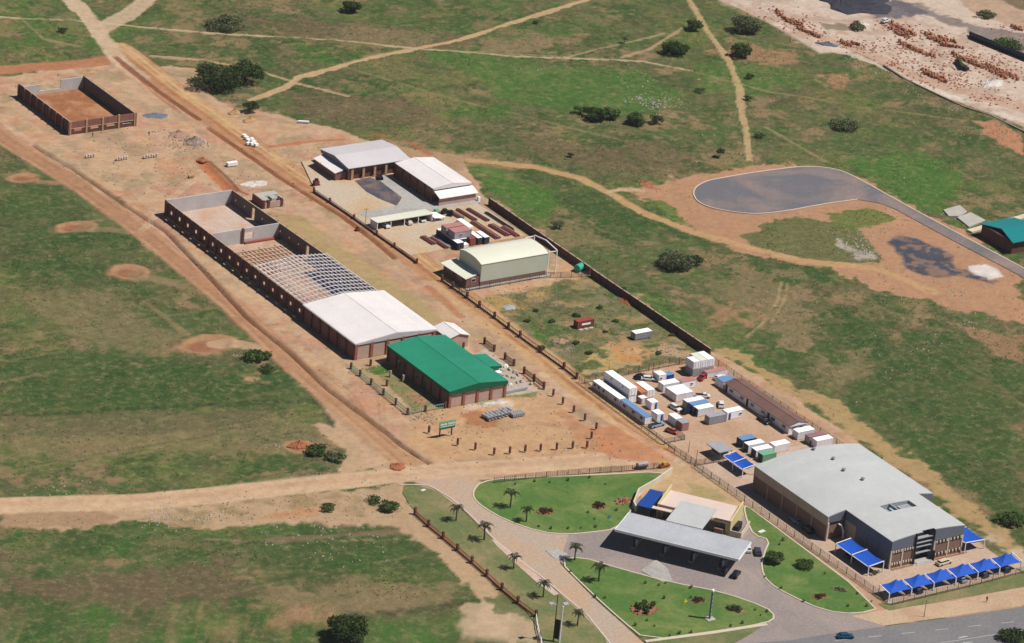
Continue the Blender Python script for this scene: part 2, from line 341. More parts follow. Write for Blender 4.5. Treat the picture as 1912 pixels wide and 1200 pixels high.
for P, c_, k_ in (
  ([(440,30),(700,40),(900,70),(800,90),(600,80)], BROWN, .75), ([(640,40),(820,60),(760,90),(640,85)], DRY, .6),
  ([(900,70),(1020,75),(1040,100),(900,92)], DRY, .9), ([(520,170),(760,180),(820,230),(700,240),(560,215)], BROWN, .7),
  ([(60,550),(200,540),(330,620),(330,680),(150,640)], DRY, .55), ([(10,790),(450,775),(640,790),(620,830),(300,850),(10,850)], DRY, .6),
  ([(10,1080),(400,1060),(560,1110),(300,1130),(10,1110)], BROWN, .9), ([(500,1095),(880,1085),(890,1130),(600,1150),(480,1130)], DRY, .75),
  ([(480,1150),(600,1140),(620,1165),(480,1175)], PINKT, .5),
  ([(980,270),(1250,260),(1290,320),(1100,330)], BROWN, .7), ([(1300,520),(1430,500),(1520,560),(1500,650),(1400,600)], DRY, .65),
  ([(1330,570),(1400,570),(1400,600),(1340,600)], PINKT, .6), ([(1470,560),(1530,570),(1500,650),(1460,640)], DRY, .8),
  ([(1540,660),(1620,650),(1640,700),(1560,730)], DRY, .7), ([(1330,90),(1450,85),(1500,110),(1380,110)], PINKT, .6),
  ([(1540,140),(1580,140),(1580,160),(1545,160)], PINKT, .8), ([(1000,420),(1080,400),(1120,450),(1050,470)], DRY, .6),
  ([(1230,320),(1300,320),(1280,345),(1230,350)], DRY, .5), ([(1600,330),(1700,410),(1800,450),(1700,440)], PINKT, .7),
  ([(1560,0),(1912,0),(1912,30),(1700,20)], BROWN, .5)):
    blob(P, c_, 7, k_, 2.4)
blob([(10,770),(500,765),(510,800),(10,812)], C(112,104,76), 3, .7, 1); line([(10,772),(250,760),(480,748),(620,742)], .8, C(62,78,46), .8, .7, .3, 1)
line([(380,1005),(560,1010),(740,1003)], .5, TAN, .6, .5, .6, brk=.5); line([(440,1010),(740,990)], 1.0, C(150,120,100), 1, .6, .5)
line([(640,1150),(760,1140),(880,1125)], .8, C(70,70,50), .7, .7, .3, 1)
# bare building plots, pale soil
SITE = [(-30,150),(60,135),(200,112),(290,122),(372,124),(392,172),(440,205),(520,212),(640,242),(690,262),(860,290),(905,365),(1105,500),(1330,655),(1420,700),(1600,820),(1700,900),(1912,1080),(1912,1140),(1640,1165),(1290,900),(1240,895),(760,895),(690,870),(630,800),(560,700),(470,600),(300,470),(150,340),(-30,240)]
blob(SITE, TAN, 1.2, 1, .6, 0.0)
m = blob(SITE, PALE, 3, .75, 1, brk=.56); blob(SITE, PINKT, 4, .8, 1, brk=.55); lay(ss(0, 3, poly_sd(SITE))*ss(.50, .64, vnoise(GX, GY, 12, 41, 5, .7))*.7, C(178,150,122)); lay(ss(0, 3, poly_sd(SITE))*ss(.56, .68, vnoise(GX, GY, 7, 42, 4, .7))*.5, C(158,142,108), .5); lay(ss(0, 3, poly_sd(SITE))*ss(.58, .66, vnoise(GX, GY, 5, 43, 4, .7))*.5, C(206,150,112))
blob([(700,260),(900,290),(1000,330),(900,300),(830,330),(700,300)], C(170,140,105), 3, .7, 1.5)
# strip east of the long brick wall
blob([(1325,650),(1400,690),(1500,740),(1600,820),(1760,930),(1912,1060),(1912,1010),(1720,860),(1560,750),(1450,690),(1340,640)], C(190,158,112), 3.0, .9, 1.8, .25)
blob([(1700,960),(1912,1010),(1912,1060),(1800,1040)], PALE, 3, .6, 2.5, .2, brk=.5)
# green patches inside the plots
for P, k_ in (([(60,290),(160,330),(240,420),(215,440),(140,370),(60,310)], .7), ([(130,345),(210,390),(240,400),(220,370),(150,330)], .5), ([(150,490-130),(230,440),(200,420)], .6), ([(250,120),(330,165),(360,190),(300,160)], .5),
              ([(200,500),(250,520),(330,560),(300,540)], .3)):
    blob(P, C(112,118,78), 2.5, k_, 1.6, .8)
# sandy lot between the shell and the main road
blob([(520,400),(560,400),(700,500),(840,600),(930,640),(800,610),(640,520),(520,420)], C(182,158,112), 1.5, .85, .5, .1)
# empty fenced lot: weeds, rubble, sand
LOT = [(885,560),(1100,512),(1325,660),(1085,712)]
blob(LOT, C(120,118,78), 1.5, .95, .8, .9)
blob([(900,560),(1100,520),(1110,535),(1010,560),(960,590),(900,580)], C(196,162,96), 2, .8, 1.5, .2, brk=.42)
blob([(960,560),(1080,540),(1090,580),(1000,590)], C(96,104,66), 2, .7, 1, 1); blob([(985,600),(1030,590),(1040,620),(1000,630)], BGREEN, 1.5, .8, 1, 1)
blob([(985,630),(1020,625),(1030,670),(1000,660)], BGREEN, 1.5, .8, 1, 1); blob([(1080,670),(1140,640),(1200,650),(1210,670),(1120,700),(1085,705)], SANDY, 2, .9, 1.2, .1)
blob([(1140,640),(1190,640),(1210,670),(1150,672)], C(205,150,95), 1.5, .9, 1, 0); blob([(1220,640),(1280,645),(1300,665),(1230,660)], TAN, 1.5, .8, 1, .1)
blob([(1060,500),(1100,512),(1325,660),(1310,668),(1095,535)], C(112,116,74), 1, .5, .5, 1)
lotm = ss(-1, 2, poly_sd(LOT)); NL = vnoise(GX, GY, 6, 77, 4, .7)
lay(lotm*ss(.55, .63, NL)*.6, C(186,152,106), .15); lay(lotm*ss(.54, .62, vnoise(GX, GY, 4.5, 78, 3, .7))*.9, C(84,104,56), 1); lay(lotm*ss(.58, .64, vnoise(GX, GY, 3, 79, 3, .7))*.3, C(160,146,132), 0)
# corner plot
blob([(790,760),(860,745),(1015,730),(1145,835),(1000,850),(800,860),(760,820)], C(205,164,122), 2, .7, 1.2, 0)
blob([(850,770),(925,765),(930,800),(870,790)], REDD, 2, .8, 1); blob([(1050,770),(1140,820),(1150,840),(1090,840)], C(190,132,96), 2, .6, 1)
blob([(880,748),(960,745),(960,757),(860,765)], PALE, 1, .7, .8); blob([(850,748),(880,742),(930,742),(900,756)], C(150,150,80), 1, .6, .6, .6)
blob([(920,730),(1010,728),(1000,740),(930,742)], C(120,134,76), .8, .7, .4, .9)
blob([(690,684),(720,676),(830,748),(770,766)], C(140,134,88), .8, .85, .4, .8); blob([(680,688),(715,680),(735,692),(700,700)], C(70,118,40), .6, .95, .3, 1)
blob([(750,730),(800,735),(790,755)], C(190,140,105), 1, .8, .5)
# grey stone yard beside the green hall
blob([(880,670),(905,650),(960,690),(1010,728),(930,742),(920,700)], C(200,185,170), .8, .85, .4, 0)
# bare pits in the west field
for x, y, a, b in ((45,330,4.2,2.6),(140,422,5,3.4),(240,506,4.3,4),(385,642,7,5),(560,832,3.6,3)):
    cx_, cy_ = G(x, y); d = np.hypot((GX-cx_)/a/1.15, (GY-cy_)/b/1.15)+WARP*.14+(NG-.5)*.5
    lay((1-ss(.8, 1.15, d))*.95, C(186,142,108), 0.1); lay((1-ss(.45, .85, np.hypot((GX-cx_)/a+.12, (GY-cy_)/b)+WARP*.05))*.9, C(158,108,80), 0)
line([(400,640),(450,640),(500,650)], 2.2, TAN, 1.5, .8, .5, 0.1); line([(150,428),(190,425),(240,430)], 1.5, DRY, 1.5, .7, .5); line([(250,512),(300,520),(340,530)], 2, DRY, 1.5, .7, .5); line([(60,335),(110,340)], 1.2, PINKT, 1, .6)
line([(270,560),(310,590),(345,620)], .9, DRY, .7, .7, .3); blob([(440,690),(480,700),(520,690),(480,715),(450,712)], C(206,160,125), 1.5, .8, 1)
blob([(590,790),(640,800),(730,870),(640,880),(640,840)], TAN, 2, .9, 1, 0)
# soil south of the cross road
blob([(0,945),(160,950),(480,925),(745,905),(800,960),(880,1040),(950,1130),(960,1200),(880,1200),(900,1130),(820,1040),(740,985),(560,975),(400,985),(250,970),(120,985),(0,975)], TAN, 1.6, .9, 1.2, .15)
blob([(240,955),(420,930),(700,915),(740,960),(500,965),(320,980)], C(150,128,88), 2, .6, 2, .7, brk=.5); blob([(0,950),(230,955),(200,980),(0,978)], C(170,134,104), 2, .6, 1, .4)
blob([(480,955),(600,945),(600,965),(480,970)], C(206,146,104), 1.5, .7, 1)
blob([(860,1120),(950,1120),(1000,1160),(1030,1200),(860,1200)], C(208,180,148), 2, .8, 1.4, .1)
blob([(900,1120),(960,1100),(990,1150),(930,1140)], C(92,108,62), 1.5, .8, 1, 1)
# dirt around the turning circle
blob([(1170,350),(1290,330),(1300,322),(1380,316),(1500,303),(1590,322),(1720,395),(1912,500),(1912,600),(1750,570),(1650,540),(1560,505),(1380,470),(1280,420),(1250,400)], C(202,152,120), 2.5, .85, 1.8, 0.1)
blob([(1380,440),(1460,405),(1560,415),(1620,430),(1650,490),(1540,490),(1440,470)], C(104,112,68), 2, .9, 1.5, .9)
blob([(1530,395),(1620,385),(1665,405),(1600,430),(1560,420)], C(104,124,60), 2, .85, 1, 1); blob([(1205,370),(1240,370),(1290,420),(1250,405)], BGREEN, 1.5, .8, 1, 1)
blob([(1580,430),(1620,470),(1640,490),(1590,480),(1570,450)], C(200,185,172), 1, .8, 1.6, .1, brk=.52)
blob([(1820,225),(1850,225),(1912,250),(1912,290),(1860,260)], C(204,144,112), 1.5, .95, 1); blob([(1780,600),(1912,630),(1912,680),(1860,660)], C(190,140,110), 2, .6, 1.6)
blob([(1210,350),(1190,335),(1215,335),(1225,350)], C(198,120,84), 1, .8, 1)
# quarry yard and far soil
QUARRY = [(1330,-60),(1345,0),(1400,22),(1470,60),(1530,98),(1600,95),(1650,120),(1740,170),(1912,234),(2100,300),(2300,200),(1900,-60)]
mq = poly_sd(QUARRY)+WARP*.25; lay(ss(-1, 1, mq), QPINK, 0)
blob(QUARRY, C(190,160,140), 4, .7, 1, brk=.55); line([(1500,60),(1600,95),(1700,140),(1912,200)], 3.5, C(196,156,130), 3, .6, 1)
line([(1440,40),(1580,95),(1740,165),(1912,225)], 1.2, C(232,216,200), 1.5, .6, 1)
blob([(1660,0),(1690,20),(1790,50),(1860,90),(1912,110),(1912,60),(1800,40),(1740,10)], C(128,118,114), 3, .8, 1.5); blob([(1560,0),(1680,0),(1750,25),(1640,30)], C(110,104,110), 2, .9, 1)
blob([(1740,-40),(2000,-60),(2000,70),(1912,55),(1830,30)], C(190,158,132), 3, .85, 1.5); blob([(1860,-40),(2000,-40),(1990,30),(1890,15)], BROWN, 2, .8, 1, .8)
blob([(1530,45),(1570,42),(1580,55),(1540,55)], C(130,120,92), 1, .7, 1, .5); blob([(1560,55),(1590,60),(1560,66)], C(196,150,122), 1, .6, 1)
# tar, powder spilt beside the asphalt
Z6_ = lambda x, y: (1260+x/2.932, 280+y/2.932)
tarm = poly_sd([Z6_(*p) for p in ((1148,490),(1220,466),(1330,480),(1430,530),(1520,580),(1545,640),(1640,670),(1765,712),(1730,722),(1620,700),(1560,668),(1440,690),(1360,680),(1275,640),(1262,600),(1160,510))])+WARP*.3+(NG-.5)*5
tarm = ss(-.8, .8, tarm)*(1-.9*ss(.53, .60, N3*.5+NG*.5)*ss(0, 2, GY*0+1)); lay(tarm, C(84,86,96), 0)
powm = ss(-.6, .6, poly_sd([Z6_(*p) for p in ((1600,630),(1700,625),(1780,660),(1790,690),(1720,700),(1650,670))])+WARP*.3+(NG-.5)*4); lay(powm*.9, C(236,228,220), 0)
# red tracks and paths
mt2 = line([(-30,133),(60,125),(150,118),(215,108)], 3.4, C(188,128,94), 1.2, .95, .35)
for P, w, c_, k_ in (
  ([(880,297),(1000,310),(1080,330),(1150,365),(1200,395),(1290,430),(1400,460),(1500,485),(1640,500),(1750,545)], 1.7, C(198,160,116), .95),
  ([(470,185),(535,160),(560,142),(700,105),(850,75),(960,40),(1120,-10)], 1.15, C(206,172,132), .9), ([(-20,28),(170,40),(400,60),(640,75),(790,90),(1000,105),(1200,112),(1290,130)], .65, C(200,178,142), .85),
  ([(190,52),(240,25),(285,-10)], 3.0, C(210,182,152), .85), ([(230,120),(212,100),(186,62),(172,38),(125,-10)], 2.6, C(210,182,152), .95),
  ([(1285,-5),(1320,55),(1360,110),(1380,160),(1400,298)], 1.1, C(200,170,128), .85), ([(285,102),(380,110),(480,130),(560,155),(650,178)], .7, TAN, .8),
  ([(1200,354),(1160,352),(1140,356)], 1.2, TAN, .9), ([(1280,128),(1440,170),(1620,198),(1810,225)], .45, C(150,140,90), .7),
  ([(1460,525),(1452,560),(1425,598),(1395,625)], .2, C(186,160,118), .6), ([(1471,527),(1464,562),(1437,602)], .2, C(186,160,118), .55),
  ([(650,125),(800,170),(1000,220),(1200,270)], .5, C(150,136,96), .6), ([(1430,235),(1500,275),(1540,300)], .6, C(170,150,112), .6), ([(40,32),(80,70),(150,85)], .6, C(170,150,112), .6),
  ([(780,92),(900,95),(1060,105),(1240,60)], .5, TAN, .5), ([(1160,105),(1210,90),(1260,60),(1275,50)], .5, TAN, .6), ([(500,272),(590,262),(640,260)], 1.0, C(186,112,70), .7), ([(700,250),(760,262),(800,285)], .9, C(178,104,66), .7),
  ([(800,785),(810,740)], .1, TAN, 0)):
    line(P, w, c_, max(.5, w*.5), k_, .28)
# left track
LT = [(-40,215),(9,258),(60,290),(150,345),(240,410),(300,458),(430,565),(560,690),(690,800),(760,862)]
dL = seg_d(LT); WL = 3.5
lay((1-ss(WL-.7, WL+.5, dL+WARP*.12))*.97, TRACK, 0)
tb = ss(300, 700, (GX+60)*0+(-GY*3+420)); lay((1-ss(WL-.7, WL+.5, dL+WARP*.12))*tb*.6, C(204,164,122), 0)
# main road with its trench and spoil
MR = [(196,92),(214,104),(300,172),(371,221),(440,272),(520,328),(640,404),(700,446),(792,520),(880,590),(960,650),(1040,714),(1140,790),(1225,848)]
MRw = [(x+24, y-6) for x, y in MR]
dM = seg_d(MRw); lay((1-ss(3.4, 4.6, dM+WARP*.25))*.97, C(208,168,124), 0)
dM2 = seg_d([(x+10, y-2) for x, y in MR[:9]]); lay((1-ss(1.4, 2.4, dM2+WARP*.15))*.9, C(192,142,106), 0)
lay((1-ss(.35, .9, seg_d([(x+22, y-3) for x, y in MR])+WARP*.06))*.5, C(180,120,80), 0); lay((1-ss(.35, .9, seg_d([(x+34, y-10) for x, y in MR])+WARP*.06))*.5, C(222,186,140), 0)
for o_ in (15, 19, 29, 39, 45): lay((1-ss(.12, .5, seg_d([(x+o_, y-o_*.25) for x, y in MR])+WARP*.05))*ss(.35, .6, N2)*.75, C(168,108,74), 0)
for o_ in (-14, -7, 7, 14): lay((1-ss(.12, .5, seg_d([(x+o_, y-o_*.3) for x, y in LT])+WARP*.05))*ss(.35, .6, N2)*.5, C(160,108,80) if o_ % 2 else C(214,176,142), 0)
lay((1-ss(2.0, 3.4, seg_d([(196,74),(222,112),(262,142)])+WARP*.2))*.8, C(210,182,152), 0)
TR1 = [(214,104),(300,172),(371,221)]; TR2 = [(388,237),(440,272),(520,328),(640,404),(700,450),(735,480)]; TR3 = [(800,535),(830,560),(860,590)]
TR4 = [(225,118),(262,146),(285,170),(335,208)]
TRL = [(60,268),(150,322),(235,382),(310,430),(385,508),(460,590),(540,655),(610,722),(700,790),(752,830),(800,862)]
dT = np.minimum(seg_d(TR1), seg_d(TR2)); dT4 = seg_d(TR4); dTL = seg_d(TRL)
lay((1-ss(.4, 1.0, dT))*.9, C(168,104,70), 0); lay((1-ss(.25, .62, dTL))*.95, C(112,76,54), 0); lay((1-ss(.6, 1.6, seg_d(TR3)))*.7, C(182,120,80), 0); lay((1-ss(.3, .8, dT4))*.6, C(186,120,82), 0)
# trench dug towards the small unfinished building
TR5 = [(376,300),(400,325),(430,355)]; d5 = seg_d(TR5); lay((1-ss(1.6, 2.2, d5))*.95, C(196,122,84), 0)
lay((1-ss(.2, .7, seg_d([(392,300),(425,330),(447,356),(462,362)])))*.9, C(120,80,55), 0)
# cross road
CR = [(-60,948),(0,942),(120,938),(250,935),(400,922),(600,900),(740,886),(860,876),(1000,866),(1110,858),(1240,850)]
dC = seg_d(CR); lay((1-ss(3.4, 4.4, dC+WARP*.15))*.97, C(214,180,146), 0)
lay((1-ss(.5, 1.5, seg_d([(x, y-3) for x, y in CR])+WARP*.1))*.35, C(196,150,116), 0)
blob([(740,868),(860,872),(900,900),(885,935),(830,925),(780,905)], C(212,178,146), 1, .9, .3, 0)
blob([(1100,800),(1160,790),(1260,850),(1250,868),(1140,850)], C(202,138,98), 2, .8, 1, 0)
# grass around sheds that is really lawn-like verge
blob([(1240,862),(1300,880),(1400,940),(1440,1000),(1385,950),(1240,890)], C(204,174,132), 1, .8, 1, .1)
blob([(1192,905),(1243,884),(1310,880),(1410,948),(1385,968),(1245,918),(1200,932)], C(206,172,132), 1.2, .95, .4, .05); blob([(1290,905),(1340,915),(1350,935),(1300,925)], C(168,156,104), 1.5, .6, 1, .5)
# interior floors
# flat areas under paved sheets
FLAT = np.zeros(GX.size)
for P in ([(860,870),(1300,840),(1912,1040),(1912,1300),(900,1300),(730,900)],):
    FLAT = np.maximum(FLAT, ss(-3, 1, poly_sd(P)))
Z = (N1-.5)*1.6*grass*ss(0, 1, grass) + (N3-.5)*.35*(.25+grass) + (N2-.5)*.5*grass
Z -= .25
far = ss(260, 700, np.hypot(GX, GY)); Z += far*(N4-.5)*14
Z = Z*(1-FLAT) - .02
for P in ([(300,350),(450,340),(700,520),(960,640),(960,740),(840,790),(640,690)], [(560,240),(760,240),(960,370),(1330,650),(1600,820),(1320,860),(1080,730),(800,520),(640,420)], [(-20,120),(180,120),(300,230),(100,280)], [(1270,290),(1600,290),(2000,500),(2000,560),(1600,420),(1300,420)]):
    k_ = ss(-4, 1, poly_sd(P)); Z = Z*(1-k_) + k_*np.minimum(Z, -.03)*.3 - k_*.02
Z -= (1-ss(.25, .8, dT))*.85; Z += (1-ss(.5, 1.8, np.abs(seg_d([(x-9, y+4) for x, y in TR1+TR2]))))*.12*ss(.35, .6, N3)
Z -= (1-ss(.25, .75, dTL))*.9; Z -= (1-ss(.2, .6, dT4))*.4; Z -= (1-ss(.6, 1.9, d5))*.5
for x, y, a, b in ((45,330,4.2,2.6),(140,422,5,3.4),(240,506,4.3,4),(385,642,7,5)):
    cx_, cy_ = G(x, y); d = np.hypot((GX-cx_)/a, (GY-cy_)/b); Z += .3*np.exp(-((d-1)/.2)**2)*(.4+NF) - .3*(1-ss(.6, 1, d))
# faint wheel ruts on the bare plots and old furrows in the fields
q_ = random.Random(12)
sitem = ss(0, 2, poly_sd(SITE))
for i in range(34):
    x = q_.uniform(-95, 40); y0 = q_.uniform(-60, 200); L_ = q_.uniform(25, 80); a = q_.gauss(0, .1) if i % 3 else q_.uniform(-1.2, 1.2); P = []
    for j in range(6): f = j/5; P.append((x+math.sin(a)*L_*f+q_.gauss(0, .8), y0-math.cos(a)*L_*f))
    D = np.full(GX.shape, 1e9)
    for (ax, ay), (bx, by) in zip(P[:-1], P[1:]):
        dx, dy = bx-ax, by-ay; t_ = np.clip(((GX-ax)*dx+(GY-ay)*dy)/(dx*dx+dy*dy), 0, 1); D = np.minimum(D, np.hypot(GX-ax-t_*dx, GY-ay-t_*dy))
    m = (1-ss(.15, .6, np.abs(D-.55)))*q_.uniform(.25, .6)*ss(.35, .6, N2); lay(m*sitem, C(*((166,124,92) if i % 2 else (226,202,172))))
for i in range(30):
    y0 = q_.uniform(-185, 60); sl = q_.uniform(-.02, .06); D = np.abs(GY-y0-sl*GX+(N2-.5)*1.2+2*np.sin(GX/40+i))
    m = (1-ss(.2, .8, D))*q_.uniform(.15, .45)*ss(.4, .6, vnoise(GX, GY, 18, 60+i, 2))*(GX < -40)*ss(.3, .8, grass); lay(m, C(*((56,70,42) if i % 2 else (150,134,98))))
Z -= 0
# classes of ground, each its own object of the same sheet
cls = np.zeros(GX.size, int)
cls[dL < WL] = 2; cls[(dM < 4.0) & (GY > -92) & (GY < 215)] = 1; cls[(dC < 3.9) & (cls == 0)] = 3; cls[mq > 0] = 4; cls[tarm > .5] = 5; cls[powm > .5] = 6
nu, nv = len(uu), len(vv)
idx = np.arange(nu*nv).reshape(nv, nu)
quads = np.stack([idx[:-1,:-1], idx[:-1,1:], idx[1:,1:], idx[1:,:-1]], -1).reshape(-1, 4)
qc = cls[quads[:, 0]]
def ground_mat():
    m = bpy.data.materials.new('soil_and_grass'); m.use_nodes = True; t = m.node_tree; N = t.nodes; L = t.links
    b = N['Principled BSDF']; b.inputs['Roughness'].default_value = 0.95; b.inputs['Specular IOR Level'].default_value = 0.05
    at = N.new('ShaderNodeAttribute'); at.attribute_name = 'soil'; ag = N.new('ShaderNodeAttribute'); ag.attribute_name = 'cover'
    geo = N.new('ShaderNodeNewGeometry')
    def noise(s, d, r=.6):
        n = N.new('ShaderNodeTexNoise'); n.inputs['Scale'].default_value = s; n.inputs['Detail'].default_value = d; n.inputs['Roughness'].default_value = r; L.new(geo.outputs['Position'], n.inputs['Vector']); return n.outputs['Fac']
    def rng_(x, a, b_, c_, d): 
        r = N.new('ShaderNodeMapRange'); r.inputs['From Min'].default_value = a; r.inputs['From Max'].default_value = b_; r.inputs['To Min'].default_value = c_; r.inputs['To Max'].default_value = d; L.new(x, r.inputs['Value']); return r.outputs[0]
    def mul(x, y):
        k = N.new('ShaderNodeMath'); k.operation = 'MULTIPLY'; L.new(x, k.inputs[0]); 
        if isinstance(y, float): k.inputs[1].default_value = y
        else: L.new(y, k.inputs[1])
        return k.outputs[0]
    def mix(f, a, b_):
        k = N.new('ShaderNodeMix'); k.data_type = 'RGBA'; L.new(f, k.inputs[0])
        for s_, v in ((k.inputs[6], a), (k.inputs[7], b_)):
            if isinstance(v, tuple): s_.default_value = (*v, 1)
            else: L.new(v, s_)
        return k.outputs[2]
    na, nb, nc = noise(.42, 9, .78), noise(1.5, 5, .75), noise(.13, 9, .75)
    dry = mul(rng_(na, .50, .68, 0, .62), ag.outputs['Fac']); c1 = mix(dry, at.outputs['Color'], c3(160,138,102))
    grn = mul(rng_(nc, .53, .62, 0, .45), ag.outputs['Fac']); c1b = mix(grn, c1, c3(62,92,44))
    dk = mul(rng_(nb, .50, .68, 0, .6), ag.outputs['Fac']); c2 = mix(dk, c1b, c3(58,76,42))
    v = N.new('ShaderNodeVectorMath'); v.operation = 'SCALE'; L.new(c2, v.inputs[0]); L.new(mul(rng_(na, .3, .7, .78, 1.18), rng_(nc, .3, .7, .84, 1.12)), v.inputs['Scale'])
    L.new(v.outputs[0], b.inputs['Base Color'])
    bp = N.new('ShaderNodeBump'); bp.inputs['Strength'].default_value = .45; bp.inputs['Distance'].default_value = .5; L.new(nb, bp.inputs['Height']); L.new(bp.outputs[0], b.inputs['Normal'])
    return m
GM = ground_mat()
for ci, nm in ((0, 'ground'), (1, 'dirt_road'), (2, 'dirt_track'), (3, 'cross_road'), (4, 'quarry_yard'), (5, 'tar_spill'), (6, 'white_powder_patch')):
    q = quads[qc == ci]; ids, inv = np.unique(q, return_inverse=True); inv = inv.reshape(-1)
    me = bpy.data.meshes.new(nm); me.vertices.add(len(ids)); co = np.stack([GX[ids]*K, GY[ids]*K, Z[ids]*K], -1)
    me.vertices.foreach_set('co', co.ravel()); me.loops.add(len(inv)); me.loops.foreach_set('vertex_index', inv.astype(np.int32))
    me.polygons.add(len(q)); me.polygons.foreach_set('loop_start', np.arange(0, len(inv), 4, dtype=np.int32)); me.polygons.foreach_set('use_smooth', np.ones(len(q), bool))
    me.update(calc_edges=True)
    a = me.attributes.new('soil', 'FLOAT_COLOR', 'POINT'); a.data.foreach_set('color', np.concatenate([col[ids], np.ones((len(ids), 1))], 1).ravel())
    a = me.attributes.new('cover', 'FLOAT', 'POINT'); a.data.foreach_set('value', grass[ids])
    me.materials.append(GM); o = bpy.data.objects.new(nm, me); COL.objects.link(o); o['kind'] = 'structure'
def gz(x, y):
    u = x*math.cos(YAW)-y*math.sin(YAW); v = x*math.sin(YAW)+y*math.cos(YAW)
    i = int(np.searchsorted(vv, v))-1; j = int(np.searchsorted(uu, u))-1; return float(Z[idx[i, j]])
# ---------------------------------------------------------------- paved areas, lawns, kerbs
def P2(pts): return [G(*p) for p in pts]
def smooth(Q, n=2):
    for _ in range(n):
        R = []
        for i in range(len(Q)):
            a, b = Q[i], Q[(i+1)%len(Q)]
            R += [(a[0]*.75+b[0]*.25, a[1]*.75+b[1]*.25), (a[0]*.25+b[0]*.75, a[1]*.25+b[1]*.75)]
        Q = R
    return Q
def sheet(name, Q, z, m, **kw):
    b = MB(); b.prism(Q, z-.25, z, m); return b.build(name, **kw)
def surf(name, base, spots, rough=.9, bump=.15, s1=.09, s2=1.2, gr=None):
    """weathered ground surface: base colour, worn patches of a second colour"""
    m = bpy.data.materials.new(name); m.use_nodes = True; t = m.node_tree; N = t.nodes; L = t.links
    b = N['Principled BSDF']; b.inputs['Roughness'].default_value = rough; b.inputs['Specular IOR Level'].default_value = .15
    geo = N.new('ShaderNodeNewGeometry')
    n1 = N.new('ShaderNodeTexNoise'); n1.inputs['Scale'].default_value = s1; n1.inputs['Detail'].default_value = 7; n1.inputs['Roughness'].default_value = .7; n1.inputs['Distortion'].default_value = .6; L.new(geo.outputs['Position'], n1.inputs['Vector'])
    n2 = N.new('ShaderNodeTexNoise'); n2.inputs['Scale'].default_value = s2; n2.inputs['Detail'].default_value = 5; n2.inputs['Roughness'].default_value = .7; L.new(geo.outputs['Position'], n2.inputs['Vector'])
    r1 = N.new('ShaderNodeMapRange'); r1.inputs['From Min'].default_value = .44; r1.inputs['From Max'].default_value = .66; L.new(n1.outputs['Fac'], r1.inputs['Value'])
    mx = N.new('ShaderNodeMix'); mx.data_type = 'RGBA'; mx.inputs[6].default_value = (*base, 1); mx.inputs[7].default_value = (*spots, 1); L.new(r1.outputs[0], mx.inputs[0])
    r2 = N.new('ShaderNodeMapRange'); r2.inputs['From Min'].default_value = .3; r2.inputs['From Max'].default_value = .7; r2.inputs['To Min'].default_value = .8; r2.inputs['To Max'].default_value = 1.15; L.new(n2.outputs['Fac'], r2.inputs['Value'])
    v = N.new('ShaderNodeVectorMath'); v.operation = 'SCALE'; L.new(mx.outputs[2], v.inputs[0]); L.new(r2.outputs[0], v.inputs['Scale'])
    L.new(v.outputs[0], b.inputs['Base Color'])
    bp = N.new('ShaderNodeBump'); bp.inputs['Strength'].default_value = bump; bp.inputs['Distance'].default_value = .3; L.new(n2.outputs['Fac'], bp.inputs['Height']); L.new(bp.outputs[0], b.inputs['Normal'])
    return m
S_BRICKP = surf('mauve_brick_paving', c3(156,144,140), c3(176,160,150), s1=.05)
S_ENTRY = surf('dusty_brick_paving', c3(192,172,154), c3(204,166,134), s1=.04)
S_YARD = surf('sandy_yard', c3(204,172,144), c3(190,152,122), s1=.05)
S_PAVE = surf('tan_block_paving', c3(206,180,158), c3(196,164,142), s1=.06)
S_LAWN = surf('mown_lawn', c3(88,122,58), c3(130,142,80), s1=.07, s2=.8, bump=.4)
S_LAWN2 = surf('worn_verge_grass', c3(112,122,76), c3(156,140,100), s1=.07, s2=.8, bump=.4)
S_ASPH = surf('worn_asphalt', c3(130,128,130), c3(144,140,140), s1=.05)
S_DUSTA = surf('dusty_asphalt', c3(118,116,122), c3(162,140,130), s1=.035)
S_TAR = surf('spilt_tar', c3(84,86,96), c3(150,124,112), s1=.12)
S_CONC = surf('concrete_slab', c3(190,186,180), c3(172,166,162), s1=.08)
S_PALEC = surf('pale_compacted_yard', c3(208,190,168), c3(210,166,116), s1=.05)
S_SANDLOT = surf('floor_of_shell', c3(206,178,152), c3(188,132,96), s1=.09)
S_REDFLOOR = surf('red_soil_floor', c3(162,106,72), c3(196,146,106), s1=.1, s2=.5)
S_SLAB = surf('shell_floor_slab', c3(214,190,176), c3(206,168,140), s1=.12)
S_QUAR = surf('white_powder', c3(232,226,222), c3(205,190,180), s1=.1)
S_BED = surf('flower_bed_soil', c3(150,104,80), c3(176,132,104), s1=.4)
# forecourt, entry road, verges, highway
FC = P2([(985,978),(1062,992),(1160,975),(1192,930),(1245,914),(1385,960),(1432,1010),(1470,1110),(1640,1150),(1655,1172),(1560,1212),(1330,1240),(1280,1200),(1110,1090),(1040,1045)])
sheet('forecourt_paving', FC, .03, S_BRICKP, kind='structure')
ER = P2([(775,900),(880,886),(905,920),(930,960),(1000,985),(1062,995),(1045,1052),(1110,1118),(1215,1212),(1240,1240),(1150,1260),(1110,1170),(1020,1085),(925,1012),(868,955),(812,914)])
sheet('entry_road', ER, .045, S_ENTRY, kind='structure')
L1 = smooth(P2([(884,916),(898,900),(945,893),(1100,888),(1243,880),(1226,896),(1188,928),(1174,962),(1150,988),(1105,994),(1060,998),(1010,994),(945,972),(900,946),(884,930)]), 1)
L2 = smooth(P2([(1043,1046),(1085,1040),(1150,1060),(1245,1086),(1350,1106),(1430,1134),(1449,1152),(1430,1164),(1330,1180),(1207,1196),(1160,1158),(1092,1096)]), 1)
